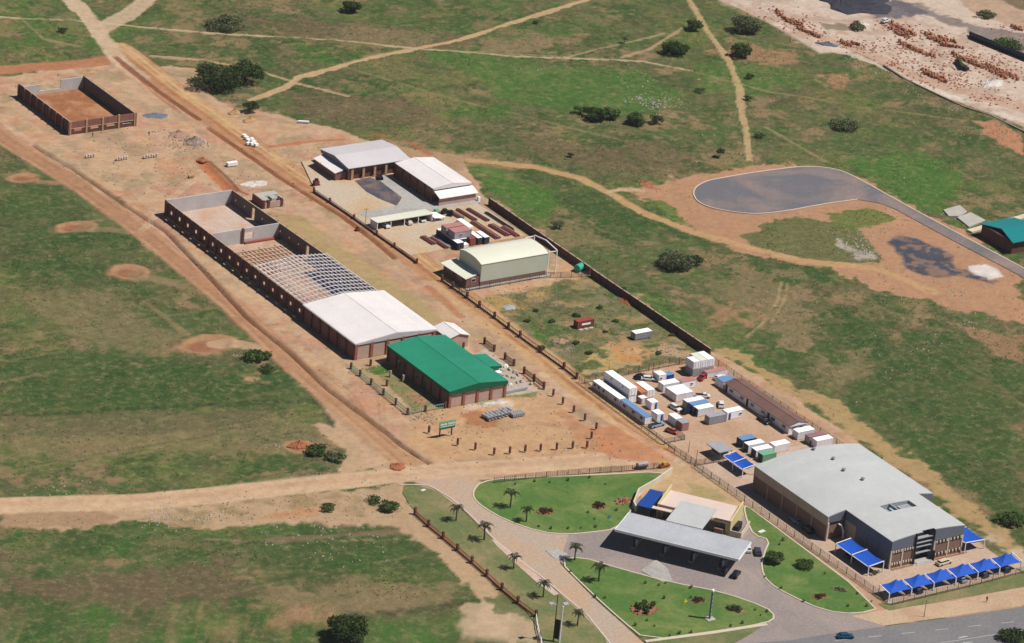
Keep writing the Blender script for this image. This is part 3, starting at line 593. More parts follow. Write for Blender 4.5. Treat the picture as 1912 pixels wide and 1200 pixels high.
L3 = smooth(P2([(1388,942),(1405,952),(1647,1134),(1600,1147),(1540,1141),(1475,1112),(1434,1088),(1421,1062),(1426,1035),(1438,1008),(1408,1000),(1395,975)]), 1)
L4 = P2([(1212,1198),(1330,1183),(1425,1168),(1395,1188),(1350,1212),(1240,1222)])
L5 = smooth(P2([(745,908),(795,908),(838,932),(872,962),(925,1014),(1010,1080),(1095,1152),(1140,1205),(1145,1260),(1030,1260),(1003,1155),(905,1075),(830,1008),(772,955)]), 1)
for Q, m, nm in ((L1, S_LAWN, 'lawn'), (L2, S_LAWN, 'lawn'), (L3, S_LAWN, 'lawn'), (L4, S_LAWN2, 'lawn'), (L5, S_LAWN2, 'grass_verge')):
    sheet(nm, Q, .1, m, kind='structure')
def ribbon(Q, w, z0, z1, m, name='kerb', closed=False):
    b = MB(); n = len(Q)
    for i in range(n if closed else n-1):
        p, q = Q[i], Q[(i+1)%n]
        if math.hypot(q[0]-p[0], q[1]-p[1]) < .05: continue
        b.wall(p, q, w, z0, z1 + (i%2)*.004, m)
    return b.build(name, kind='structure')
for Q in (L1, L2, L3): ribbon(Q, .35, -.05, .15, KERB, closed=True)
ribbon(P2([(745,905),(800,906),(842,930),(876,960),(928,1012),(1012,1078),(1098,1150),(1142,1205)]), .35, -.05, .15, KERB)
ribbon(P2([(1205,1198),(1330,1182),(1432,1166)]), .9, -.05, .17, KERB, 'footpath_kerb')
b = MB(); b.prism(P2([(924,1008),(948,1028),(985,1058),(1030,1096),(1044,1110),(1034,1112),(1000,1086),(962,1052),(928,1020),(918,1008)]), 0, .13, S_SLAB); b.build('pale_kerb_slab', kind='structure')
b = MB(); b.prism(P2([(1196,1066),(1225,1045),(1246,1062),(1256,1085),(1236,1087)]), 0, .14, S_CONC); b.prism(P2([(1018,1028),(1040,1026),(1060,1034),(1052,1044),(1036,1044)]), 0, .14, S_CONC); b.build('concrete_apron', kind='structure')
HW = P2([(1200,1212),(1350,1205),(1480,1195),(1570,1180),(1650,1170),(1760,1155),(1912,1132),(2300,1075),(2500,1400),(1400,1600),(900,1300)])
sheet('highway', HW, .05, S_ASPH, kind='structure')
LM = mat('road_marking_paint', c3(205,203,200), .8, .15, 1)
b = MB()
def mark(p, q, w): b.wall(G(*p), G(*q), w, .03, .062, LM)
for p, q in (((1786,1181),(1804,1186)),): pass
for i in range(9):
    x = 1560+i*62; mark((x, 1196-(x-1560)*.105), (x+24, 1196-(x+24-1560)*.105), .16)
mark((1790,1191),(1806,1188),.35); mark((1660,1216),(1912,1176),.14); mark((1798,1200),(1815,1199),.3)
b.build('road_markings', kind='structure')
VS = P2([(1590,1150),(1655,1138),(1780,1122),(1912,1095),(2200,1040),(2240,1085),(1912,1130),(1760,1153),(1650,1168),(1640,1165)])
sheet('dirt_shoulder', VS, .035, surf('sandy_shoulder', c3(208,178,148), c3(190,156,126), s1=.08), kind='structure')
VG = P2([(1640,1128),(1680,1118),(1780,1100),(1912,1070),(2200,1005),(2230,1035),(1912,1096),(1780,1118),(1660,1140)])
sheet('grass_verge', VG, .055, S_LAWN2, kind='structure')
# plot pavings
sheet('warehouse_paving', [(-6,-155.8),(30.6,-155.8),(31,-98),(28,-84),(-6,-84)], .06, S_PAVE, kind='structure')
sheet('container_yard', [(-5.8,-83.9),(30,-83.9),(31.4,-38),(-4,-36)], .05, S_YARD, kind='structure')
W5 = lambda x, y: G(560+x/5, 240+y/5)
sheet('yard_floor', [(-3.2,46),(32,46),(32,108),(3,112),(-4.2,92),(-4.4,60)], .03, S_PALEC, kind='structure')
b = MB(); b.prism([W5(*p) for p in ((675,447),(815,440),(1240,730),(1250,760),(640,830),(510,790),(900,722),(962,650),(750,490))], -.1, .06, S_CONC)
b.prism([W5(*p) for p in ((1215,700),(1640,628),(1690,690),(1250,752))], -.1, .075, S_CONC); b.build('concrete_yard', kind='structure')
b = MB(); b.prism([W5(*p) for p in ((512,488),(655,452),(750,490),(955,640),(905,722),(740,655),(620,590))], -.1, .05, S_TAR); b.build('tar_patch', kind='structure')
# turning circle
Z6 = lambda x, y: G(1260+x/2.932, 280+y/2.932)
def smo(Q, n=2):
    for _ in range(n): Q = [Q[0]]+[w_ for a, b in zip(Q[:-1], Q[1:]) for w_ in ((a[0]*.75+b[0]*.25, a[1]*.75+b[1]*.25), (a[0]*.25+b[0]*.75, a[1]*.25+b[1]*.75))]+[Q[-1]]
    return Q
OUT = [Z6(*p) for p in ((99,240),(112,205),(150,180),(200,163),(400,127),(600,100),(700,90),(790,91),(900,108),(1000,152),(1200,266),(1500,430),(1912,648),(2200,800))]
INN = [Z6(*p) for p in ((2180,900),(1900,692),(1500,482),(1200,320),(1120,290),(1000,270),(800,297),(600,336),(450,350),(350,344),(200,318),(125,285))]
RIM = smo([INN[5], *INN[6:], *OUT[:4]]); TOPR = smo(OUT[3:]); sheet('turning_circle', TOPR+INN[:6]+RIM[1:-1], .05, S_DUSTA, kind='structure')
ribbon(TOPR, .42, -.05, .13, KERB); ribbon(RIM, .34, -.05, .13, KERB)
# ---------------------------------------------------------------- building helpers
def bays(t, p, q, h, n, panel, pier, th=.3, pw=.45, pd=.35, out=1, holes=None, z0=0, zp=None, hole=(.62,.62,1.15), coping=None, skip=(), doorz=None):
    """brick wall from p to q in n bays: a panel and a pier per bay; holes = bays with a small square opening; out = side the piers stand proud"""
    p, q = Vector((*p, 0)), Vector((*q, 0)); d = (q-p); Lg = d.length; d = d/Lg; nrm = Vector((-d.y, d.x, 0))*out
    a = math.atan2(d.y, d.x); w = Lg/n
    for i in range(n):
        if i in skip: continue
        T = (p.x+d.x*w*i, p.y+d.y*w*i, a); b = MB(T)
        if holes and i in holes:
            hw, hh, hz = hole; c = w/2
            if holes[i] == 'door': hw, hh, hz = 1.5, doorz or 2.6, z0
            if hz > z0: b.box(.001, -th/2, z0, w-.001, th/2, hz, panel)
            b.box(.001, -th/2, hz, c-hw/2, th/2, hz+hh, panel); b.box(c+hw/2, -th/2, hz, w-.001, th/2, hz+hh, panel); b.box(.001, -th/2, hz+hh, w-.001, th/2, h, panel, coping or panel)
        else: b.box(.001, -th/2, z0, w-.001, th/2, h, panel, coping or panel)
        b.build('wall_panel', t)
    for i in range(n+1):
        T = (p.x+d.x*w*i, p.y+d.y*w*i, a); b = MB(T); s_ = 1 if out > 0 else -1
        b.box(-pw/2, s_*(th/2-.1), z0, pw/2, s_*(th/2+pd), (zp or h)-.02, pier); b.build('pier', t)
def gable(t, x0, x1, y0, y1, ze, zr, ax, m, th=.14, fascia=None, fz=None, name='roof_slope', n=1, arch=0):
    """two roof sheets meeting on a ridge along ax ('y' or 'x'); arch > 0 bows each slope"""
    for s_ in (0, 1):
        b = MB(); k = 5 if arch else 1
        for i in range(k):
            f0, f1 = i/k, (i+1)/k
            g = lambda f: ze+(zr-ze)*f + arch*math.sin(math.pi*f)*(zr-ze)
            if ax == 'y':
                xm = (x0+x1)/2; xa = (x0+(xm-x0)*f0) if s_ == 0 else (x1+(xm-x1)*f0); xb = (x0+(xm-x0)*f1) if s_ == 0 else (x1+(xm-x1)*f1)
                pts = [(xa,y0),(xb,y0),(xb,y1),(xa,y1)]; zs = [g(f0), g(f1), g(f1), g(f0)]
            else:
                ym = (y0+y1)/2; ya = (y0+(ym-y0)*f0) if s_ == 0 else (y1+(ym-y1)*f0); yb = (y0+(ym-y0)*f1) if s_ == 0 else (y1+(ym-y1)*f1)
                pts = [(x0,ya),(x1,ya),(x1,yb),(x0,yb)]; zs = [g(f0), g(f0), g(f1), g(f1)]
            if (s_ == 1): pts, zs = pts[::-1], zs[::-1]
            b.hexa([(x, y, z-th) for (x, y), z in zip(pts, zs)]+[(x, y, z) for (x, y), z in zip(pts, zs)], m)
        b.build(name, t)
    b = MB()
    if ax == 'y': b.box((x0+x1)/2-.12, y0-.01, zr-.05, (x0+x1)/2+.12, y1+.01, zr+.05, m)
    else: b.box(x0-.01, (y0+y1)/2-.12, zr-.05, x1+.01, (y0+y1)/2+.12, zr+.05, m)
    b.build('ridge_cap', t)
def tri_wall(t, a, b_, zb, ze, zr, th, m, name='gable', arch=0):
    """gable-end fill between points a and b_ from zb to the roof line ze..zr..ze"""
    b = MB(); n = 10
    for i in range(n):
        f0, f1 = i/n, (i+1)/n
        def h(f):
            g = 1-abs(2*f-1); return ze+(zr-ze)*g+arch*math.sin(math.pi*g)*(zr-ze)
        p = (a[0]+(b_[0]-a[0])*f0, a[1]+(b_[1]-a[1])*f0); q = (a[0]+(b_[0]-a[0])*f1, a[1]+(b_[1]-a[1])*f1)
        b.wall(p, q, th, zb, h(f0), m, h(f1))
    return b.build(name, t)
def slab_roof(t, pts, zs, th, m, name='roof'):
    b = MB(); 
    a = sum(pts[i][0]*pts[(i+1)%4][1]-pts[(i+1)%4][0]*pts[i][1] for i in range(4))
    if a < 0: pts, zs = pts[::-1], zs[::-1]
    b.hexa([(x, y, z-th) for (x, y), z in zip(pts, zs)]+[(x, y, z) for (x, y), z in zip(pts, zs)], m); return b.build(name, t)
def part(t, name, m, *boxes, T=None, **kw):
    b = MB(T)
    for q in boxes: b.box(*q, m)
    return b.build(name, t, **kw)
def win(t, x0, y0, z0, x1, y1, z1, frame=OFFW, gl=GLASS, n=1, T=None):
    """window standing proud of a wall: frame with the glass as its sub-part"""
    b = MB(T); w = .05
    ax = 0 if abs(x1-x0) > abs(y1-y0) else 1
    b.box(x0, y0, z0-w, x1, y1, z0, frame); b.box(x0, y0, z1, x1, y1, z1+w, frame)
    L_ = (x1-x0) if ax == 0 else (y1-y0)
    for i in range(n+1):
        c = i*L_/n
        if ax == 0: b.box(x0+c-w/2, y0, z0, x0+c+w/2, y1, z1, frame)
        else: b.box(x0, y0+c-w/2, z0, x1, y0+c+w/2, z1, frame)
    f = b.build('window', t); g = MB(T)
    if ax == 0: g.box(x0, y0+(y1-y0)*.3, z0, x1, y0+(y1-y0)*.7, z1, gl)
    else: g.box(x0+(x1-x0)*.3, y0, z0, x0+(x1-x0)*.7, y1, z1, gl)
    g.build('glass_pane', f)
# ---------------------------------------------------------------- 1: roofless brick shell, far left
t = thing('brick_shell', 'roofless brick shell with a red soil floor standing apart at the far top left', 'unfinished building', -36.7, 165)
X0, X1, Y0, Y1, HH = -46.5, -27, 150.6, 181, 3.7
part(t, 'floor', S_REDFLOOR, (X0+.2, Y0+.2, -.2, X1-.2, Y1-.2, .06))
bays(t, (X0, Y1), (X0, Y0), HH, 8, BRICKD, BRICK, out=-1, pw=.5, pd=.4, coping=COPING)
bays(t, (X1, Y0), (X1, Y1), HH, 8, BLOCKSH, BRICK, out=-1, coping=COPING)
part(t, 'rear_wall', BLOCK, (X0+.2, Y1-.3, 0, X0+6.2, Y1, HH-.9), (X1-7, Y1-.3, 0, X1-.2, Y1, HH-.3), (X0+6.2, Y1-.3, 0, X1-7, Y1, .9))
w = (X1-X0)/4
for i in range(4):
    xa, xb = X0+w*i+.24, X0+w*(i+1)-.24
    part(t, 'wall_panel', BRICK, (xa, Y0-.05, 1.75, xb, Y0+.2, HH-.1))
    part(t, 'wall_panel', BRICKD, (xa, Y0, 0, xb, Y0+.2, .75), (xa, Y0, .75, xa+1.0, Y0+.2, 1.6), (xb-1.0, Y0, .75, xb, Y0+.2, 1.6), label='dark lower panel with a wide window opening')
    if i: part(t, 'window_sill', LINTEL, (xa+1.0, Y0-.12, .95, xb-1.0, Y0+.0, 1.1))
for i in range(5): part(t, 'pier', PIERB, (X0+w*i-.24, Y0-.22, 0, X0+w*i+.24, Y0+.2, HH+.15*(i%2)))
part(t, 'ring_beam', LINTEL, (X0, Y0-.1, 1.6, X1, Y0+.19, 1.75))
# ---------------------------------------------------------------- 2: the long shell, partly roofed
XL, XR, HH = -49.0, -28.9, 4.05
def xr(y): return -29.5 + (92.2-y)/96*2.3
t = thing('brick_hall', 'long brick hall, one end roofed in white, the rest bare steel and open shell', 'unfinished building', -39, 44)
part(t, 'floor', S_SLAB, (XL+.15, 68.5, -.2, xr(80)-.15, 92, .05)); part(t, 'floor', S_SANDLOT, (XL+.15, 21, -.2, xr(45)-.15, 68.1, .06), label='pinkish floor under the bare roof steel'); part(t, 'floor', CONC, (XL+.15, -3.4, -.2, xr(8)-.15, 20.9, .05))
part(t, 'dark_floor_strip', NAVY, (-34.4, 21.2, .061, -28, 46, .16))  # thin dark strip over the right part of the floor, below the bare steel
bays(t, (XL, 90.8), (XL, 90.8-4.37*16), HH, 16, BRICKD, BRICKD, out=-1, pw=.55, pd=.3, holes={i: 1 for i in range(16)}, th=.2, hole=(1.0,1.0,1.3), coping=COPING)
bays(t, (XL, 90.8-4.37*16), (XL, -3.5), HH, 6, BRICK, BRICKD, out=-1, pw=.55, pd=.35)
part(t, 'wall_panel', BRICKD, (XL-.15, 90.81, 0, XL+.15, 92.2, HH))
n_ = 16
bays(t, (xr(20.9), 20.9), (xr(92.2), 92.2), HH, 16, BLOCKSH, BRICKD, out=-1, pw=.5, pd=.3, holes={15: 1, 14: 1, 12: 1, 10: 1, 9: 1, 13: 'door', 7: 'door', 8: 0, 5: 1, 4: 1, 3: 1, 2: 1}, hole=(.6,.6,1.7), coping=COPING, doorz=3.2)
bays(t, (xr(-3.5), -3.5), (xr(20.9), 20.9), HH, 6, BRICK, BRICKD, out=-1)
part(t, 'rear_wall', BLOCK, (XL+.15, 91.9, 0, xr(92)-.16, 92.2, HH))
part(t, 'cross_wall', BLOCK, (XL+.16, 68.1, 0, -39.9, 68.4, HH), (-39.4, 68.1, 0, -36.6, 68.4, 1.25), (-39.4, 68.1, 2.9, -36.6, 68.4, HH), (-36.6, 68.1, 0, xr(68)-.16, 68.4, HH))
part(t, 'pier', BRICKD, (-39.95, 67.7, 0, -39.4, 68.45, HH+.1))
part(t, 'brick_step', CONRED, (-39.3, 67.2, 0, xr(68)-.2, 68.0, .5))
for s_, (a, b_) in enumerate((((XL, -3.5), (xr(-3.5), -3.5)),)):
    bays(t, a, b_, HH-.1, 5, BRICKL, PIER, out=-1, pw=.75, pd=.25)
ZE, ZR = 4.2, 5.35
gable(t, XL-.35, -26.3, -3.8, 21.2, ZE, ZR, 'y', W_ROOF, fascia=None)
tri_wall(t, (XL-.3, -3.75), (-26.4, -3.75), 3.75, ZE-.1, ZR-.1, .25, LILAC)
part(t, 'gutter', LILAC, (XL-.5, -3.8, ZE-.32, XL-.34, 21.2, ZE-.1))
def roofz(x): 
    m_ = (XL-.35-26.3)/2; return ZE+(ZR-ZE)*(1-abs(x-m_)/(m_-(XL-.35)))
mid = (XL-.35-26.3)/2
for i in range(12):
    y = 22.2+i*2.17
    if i == 11: y = 46.0
    b = MB(); xe = xr(y)+.1
    b.beam((XL, y, ZE-.25), (mid, y, ZR-.25), .17, .18, STEELW); b.beam((mid, y, ZR-.25), (xe, y, roofz(xe)-.25), .17, .18, STEELW)
    b.build('rafter', t)
for i in range(19):
    x = XL+.2+i*(20.8/18)
    if x > xr(34)-.05: x = xr(34)-.1
    ye = 46.3 if (x < -40 or x > -33) else 46.3
    b = MB(); b.beam((x, 21.2, roofz(x)+.0), (x, ye, roofz(x)+.0), .12, .1, STEELW); b.build('purlin', t)
b = MB()
for i in range(6):
    for j in range(5):
        x = XL+2+i*3.1; y = 24+j*4.4; b.beam((x, y, roofz(x)-.5), (x+1.2, y+1.8, roofz(x+1.2)-.5), .08, .08, STEELW)
b.build('bracing', t)
b = MB()
for i in range(14): b.box(-46.5+i*1.15, 48+(i%3)*.3, .06, -46.2+i*1.15, 64-(i%4)*.6, .3, WOOD)
for i in range(7): b.box(-46+(i%3)*.5, 49.5+i*2.2, .3, -31, 49.7+i*2.2, .42, LINTEL)
props(b.build('roof_steel_stack', base=(-39, 56, 0)), 'rows of rusty rafters and planks laid out on the hall floor beyond the cross wall', 'steel stock')
# ---------------------------------------------------------------- 3: green hall
t = thing('green_roofed_hall', 'brick hall under a big green sheet roof with a small side wing', 'hall', -34.6, -21)
X0, X1, Y0, Y1 = -42.2, -26.9, -34.9, -7.6
bays(t, (X0, Y1), (X0, Y0), 3.6, 7, BRICK, BRICKD, out=-1, pw=.5, pd=.25)
bays(t, (X0, Y0), (X1, Y0), 3.4, 4, BRICKL, PIER, out=-1, pw=.65, pd=.22)
part(t, 'side_wall', BRICK, (X1-.3, Y0+.2, 0, X1, Y1, 3.6), (X0+.2, Y1-.3, 0, X1-.31, Y1, 3.6)); 
gable(t, X0-.5, X1+.5, Y0-.5, Y1+.3, 4.25, 5.15, 'y', GREENR)
tri_wall(t, (X0-.5, Y0-.45), (X1+.5, Y0-.45), 3.3, 4.2, 5.1, .2, GREEND, 'fascia')
part(t, 'fascia', GREEND, (X0-.55, Y0-.35, 3.45, X0-.42, Y1+.3, 4.2)); part(t, 'fascia', GREEND, (X1+.42, Y0-.35, 3.45, X1+.55, -27.0, 4.22))
slab_roof(t, [(X1+.52, -27.1), (-23.0, -27.1), (-23.0, -19.8), (X1+.52, -19.8)], [4.3, 3.95, 3.95, 4.3], .14, GREENR, 'wing_roof')
part(t, 'fascia', GREEND, (X1+.56, -27.25, 3.4, -23.0, -27.12, 3.95)); part(t, 'fascia', GREEND, (-22.98, -27.2, 3.4, -22.85, -19.8, 3.95))
part(t, 'wing_wall', BRICKL, (X1+.01, -26.8, 0, -23.4, -26.5, 3.4), (-23.7, -26.5, 0, -23.4, -20.2, 3.4), (X1+.01, -20.5, 0, -23.7, -20.2, 3.4))
part(t, 'door_canopy', WHITE, (-25.6, -28.6, 2.9, -23.6, -27.3, 3.0))
for i in (1, 3, 5): win(t, X0-.3, Y0+2+i*3.9, 1.6, X0-.17, Y0+3.6+i*3.9, 2.6, frame=BRICK)
part(t, 'door', GREEND, (X0-.22, Y0+10, 0, X0-.155, Y0+11.1, 2.1))
# 4: small white gabled store
t = thing('white_gabled_store', 'small store with white gable roof squeezed between the white hall and green hall', 'store', -22, -3.5)
part(t, 'wall', BRICKL, (-24.7, -6.9, 0, -19.3, -6.65, 2.7), (-24.7, -6.64, 0, -24.45, 0, 2.7), (-19.55, -6.64, 0, -19.3, 0, 2.7), (-24.4, -.25, 0, -19.6, 0, 2.7))
gable(t, -25.1, -18.9, -7.2, .4, 2.8, 3.75, 'y', W_ROOF); tri_wall(t, (-24.7, -6.78), (-19.3, -6.78), 2.71, 2.75, 3.6, .24, BRICKL)
# ---------------------------------------------------------------- 5: long white carport
t = thing('white_carport', 'long low open-fronted carport with a flat white roof in the concrete yard', 'carport', 5.6, 65)
slab_roof(t, [(-3, 62.9), (14, 62.9), (14, 66.9), (-3, 66.9)], [2.3, 2.3, 2.05, 2.05], .16, CREAMR)
part(t, 'rear_wall', CONC, (-2.8, 66.4, 0, 13.8, 66.6, 1.88)); part(t, 'side_wall', OFFW, (-2.9, 63.2, 0, -2.75, 66.39, 1.9)); part(t, 'side_wall', OFFW, (13.75, 63.2, 0, 13.9, 66.39, 1.9))
for x in (-2.8, 1.3, 5.4, 9.6, 13.8): part(t, 'post', WHITE, (x-.08, 63.0, 0, x+.08, 63.18, 2.12))
t = thing('white_shed_roof', 'low white sheet roof beside the end of the long carport', 'lean-to', 15.8, 64.2)
slab_roof(t, [(14.2, 62.4), (17.6, 62.4), (16.7, 65.8), (14.2, 66)], [1.2, 1.0, 1.2, 1.5], .1, WHITE); 
for x, y in ((14.4, 62.7), (17.1, 62.7), (16.4, 65.5), (14.4, 65.6)): part(t, 'post', STEELG, (x-.06, y-.06, 0, x+.06, y+.06, .98))
# ---------------------------------------------------------------- 6 and 7: two halls of the concrete yard
t = thing('grey_roofed_hall', 'hall with pale grey roof, five shutter bays and a white lean-to on its side', 'hall', 17, 102.5)
X0, X1, Y0, Y1 = 7.9, 26.2, 95.6, 109.6
part(t, 'wall', BRICK, (X0, Y1-.3, 0, X1, Y1, 3.5), (X0, Y0+.2, 0, X0+.3, Y1-.31, 3.5), (X1-.3, Y0+.2, 0, X1, Y1-.31, 3.5), (X0, Y0, 2.6, X1, Y0+.25, 3.5), (X0, Y0, 0, X0+.9, Y0+.25, 2.59))
for i in range(5):
    x = X0+.9+i*3.5; part(t, 'shutter', DOORM, (x+.35, Y0+.3, 0, x+3.15, Y0+.4, 2.6)); part(t, 'wall_panel', BRICKL if i == 4 else BRICK, (x+.35, Y0-.02, 2.2, x+3.15, Y0+.02, 3.4))
for i in range(6): x = X0+.9+i*3.5-.0; part(t, 'pier', PIERB, (x-.33, Y0-.35, 0, x+.33, Y0-.03, 3.45))
gable(t, 7.3, 26.7, 95.0, 110.1, 3.65, 4.6, 'x', LILAC); tri_wall(t, (7.6, 109.9), (7.6, 95.2), 2.7, 3.5, 4.45, .2, FASCIA)
slab_roof(t, [(3.9, 96.2), (7.45, 97.0), (7.45, 108.6), (3.9, 107.6)], [2.35, 2.7, 2.7, 2.35], .14, W_ROOFY, 'lean_to_roof')
part(t, 'lean_to_wall', BRICK, (4.4, 96.6, 0, 4.7, 107.2, 2.15), (4.71, 96.6, 0, 7.6, 96.85, 2.3), (4.71, 106.9, 0, 7.6, 107.2, 2.3))
part(t, 'window_band', GLASS, (4.9, 96.5, 1.95, 7.2, 96.59, 2.2))
t = thing('white_roofed_hall', 'hall with white roof and low front lean-to beside the green field', 'hall', 26.7, 83.5)
X0, X1, Y0, Y1 = 21, 32.5, 74.4, 93.2
bays(t, (X0, Y1), (X0, Y0), 3.8, 5, BRICK, BRICKD, out=-1, pw=.5, pd=.25); part(t, 'wall', BRICK, (X0+.2, Y1-.3, 0, X1, Y1, 3.8), (X1-.3, Y0, 0, X1, Y1-.31, 3.8), (X0+.2, Y0, 0, X1-.31, Y0+.3, 3.8))
for i in range(5): part(t, 'shutter', DOORM, (X0-.2, Y0+.9+i*3.76, 0, X0-.155, Y0+2.9+i*3.76, 2.3))
gable(t, X0-.3, X1+.3, Y0-.2, Y1+.3, 4.0, 4.75, 'y', W_ROOF); tri_wall(t, (X0-.2, Y0-.1), (X1+.2, Y0-.1), 3.5, 3.9, 4.62, .2, W_ROOFY)
slab_roof(t, [(21.0, 71.0), (33.0, 71.0), (33.0, 74.0), (21.0, 74.0)], [2.3, 2.3, 3.3, 3.3], .13, W_ROOFY, 'lean_to_roof')
part(t, 'lean_to_wall', BRICKL, (21.2, 71.5, 0, 32.6, 71.7, 2.15)); part(t, 'water_tank', WHITE, (32.9, 70.6, 0, 33.6, 71.3, 1.1))
# ---------------------------------------------------------------- 8: cream workshop
t = thing('cream_clad_workshop', 'tall pale green clad workshop on a brick base with a brick office lean-to', 'workshop', 12.6, 27.5)
X0, X1, Y0, Y1 = 2.8, 22.6, 22.5, 32.6
part(t, 'cladding', CREAMW, (X0, Y0-.05, 1.25, X1, Y0+.1, 6.0)); part(t, 'cladding', CREAMW, (X0, Y1-.1, 1.25, X1, Y1+.05, 6.0)); part(t, 'cladding', CREAMW, (X1-.1, Y0+.11, 1.25, X1+.05, Y1-.11, 6.0)); part(t, 'cladding', CREAMW, (X0-.05, Y0+.11, 1.25, X0+.1, Y1-.11, 6.0))
part(t, 'brick_plinth', BRICK, (X0+.05, Y0, 0, X1-.05, Y1, 1.24))
gable(t, X0-.15, X1+.2, Y0-.15, Y1+.15, 6.02, 6.85, 'x', CREAMR, arch=.35); tri_wall(t, (X0, Y1), (X0, Y0), 5.99, 6.0, 6.75, .18, CREAMW, arch=.35); tri_wall(t, (X1, Y0), (X1, Y1), 5.99, 6.0, 6.75, .18, CREAMW, arch=.35)
slab_roof(t, [(-1.7, 22.3), (2.7, 23.3), (2.7, 34.3), (-2.2, 33.6)], [2.75, 3.1, 3.1, 2.75], .14, CREAMR, 'lean_to_roof')
part(t, 'lean_to_wall', BRICK, (-1.2, 22.7, 0, 2.7, 22.95, 2.7), (-1.2, 22.96, 0, -.95, 33.4, 2.6), (-.94, 33.15, 0, 2.7, 33.4, 2.7))
win(t, .3, 22.6, 1.5, 1.5, 22.7, 2.3); win(t, -1.3, 25, 1.2, -1.2, 27, 2.1, n=3); win(t, -1.3, 29.5, 1.2, -1.2, 31.5, 2.1, n=3)
part(t, 'paved_skirt', CONCP, (-1.6, 21.5, 0, 24, 22.45, .12))
b = MB()
for x, y in ((25.6, 22.7), (25.6, 33.2), (23.3, 22.9)): b.box(x-.12, y-.12, 0, x+.12, y+.12, 6.2, STEELW)
b.beam((25.6, 22.7, 6.2), (25.6, 28, 6.9), .22, .25, STEELW); b.beam((25.6, 28, 6.9), (25.6, 33.2, 6.2), .22, .25, STEELW); b.beam((23.3, 22.9, 6.0), (25.6, 22.7, 6.0), .2, .2, STEELW); b.beam((22.7, 33, 6.0), (25.6, 33.2, 6.0), .2, .2, STEELW)
props(b.build('steel_portal_frame', base=(25.6, 28, 0)), 'bare white steel portal frame standing at the end of the cream workshop', 'steel frame')
b = MB(); b.tube((31.2, 21.2, .95), (33.6, 22.2, .95), .95, .95, MINT, 14); b.box(31.4, 21.0, 0, 31.7, 22.2, .3, DARK); b.box(32.9, 21.4, 0, 33.2, 22.6, .3, DARK)
props(b.build('mint_water_tank', base=(32.4, 21.7, 0)), 'mint green tank lying on its side by the brick wall', 'tank')
# ---------------------------------------------------------------- 9: unfinished block house beside the long shell
t = thing('roofless_block_house', 'small roofless house with flat slab top beside the main dirt road', 'unfinished house', -20, 89)
X0, X1, Y0, Y1 = -23.3, -17, 86.5, 92.2
part(t, 'wall', BRICK, (X0, Y0, 0, X0+.25, Y1, 2.1)); part(t, 'wall', BRICKL, (X0+.26, Y0, 0, X0+1.2, Y0+.25, 1.5), (X0+2.1, Y0, 0, X1-.9, Y0+.25, 1.6)); part(t, 'wall', BLOCK, (X1-.25, Y0, 0, X1, Y1, 1.8), (X0+.26, Y1-.25, 0, X1-.26, Y1, 1.9), (X0+.26, 89.2, 0, X1-.26, 89.4, 1.9))
part(t, 'roof_slab', CONC, (X0+.3, 86.8, 1.95, -21.2, 92, 2.1), (-21.2, 89.5, 1.95, X1, 92, 2.1), (-20.2, 87.2, 1.95, -18.6, 89.4, 2.1))
for x in (X0+.1, X0+1.3, X1-1): part(t, 'pier', BRICKD, (x, Y0-.15, 0, x+.5, Y0+.3, 2.2))
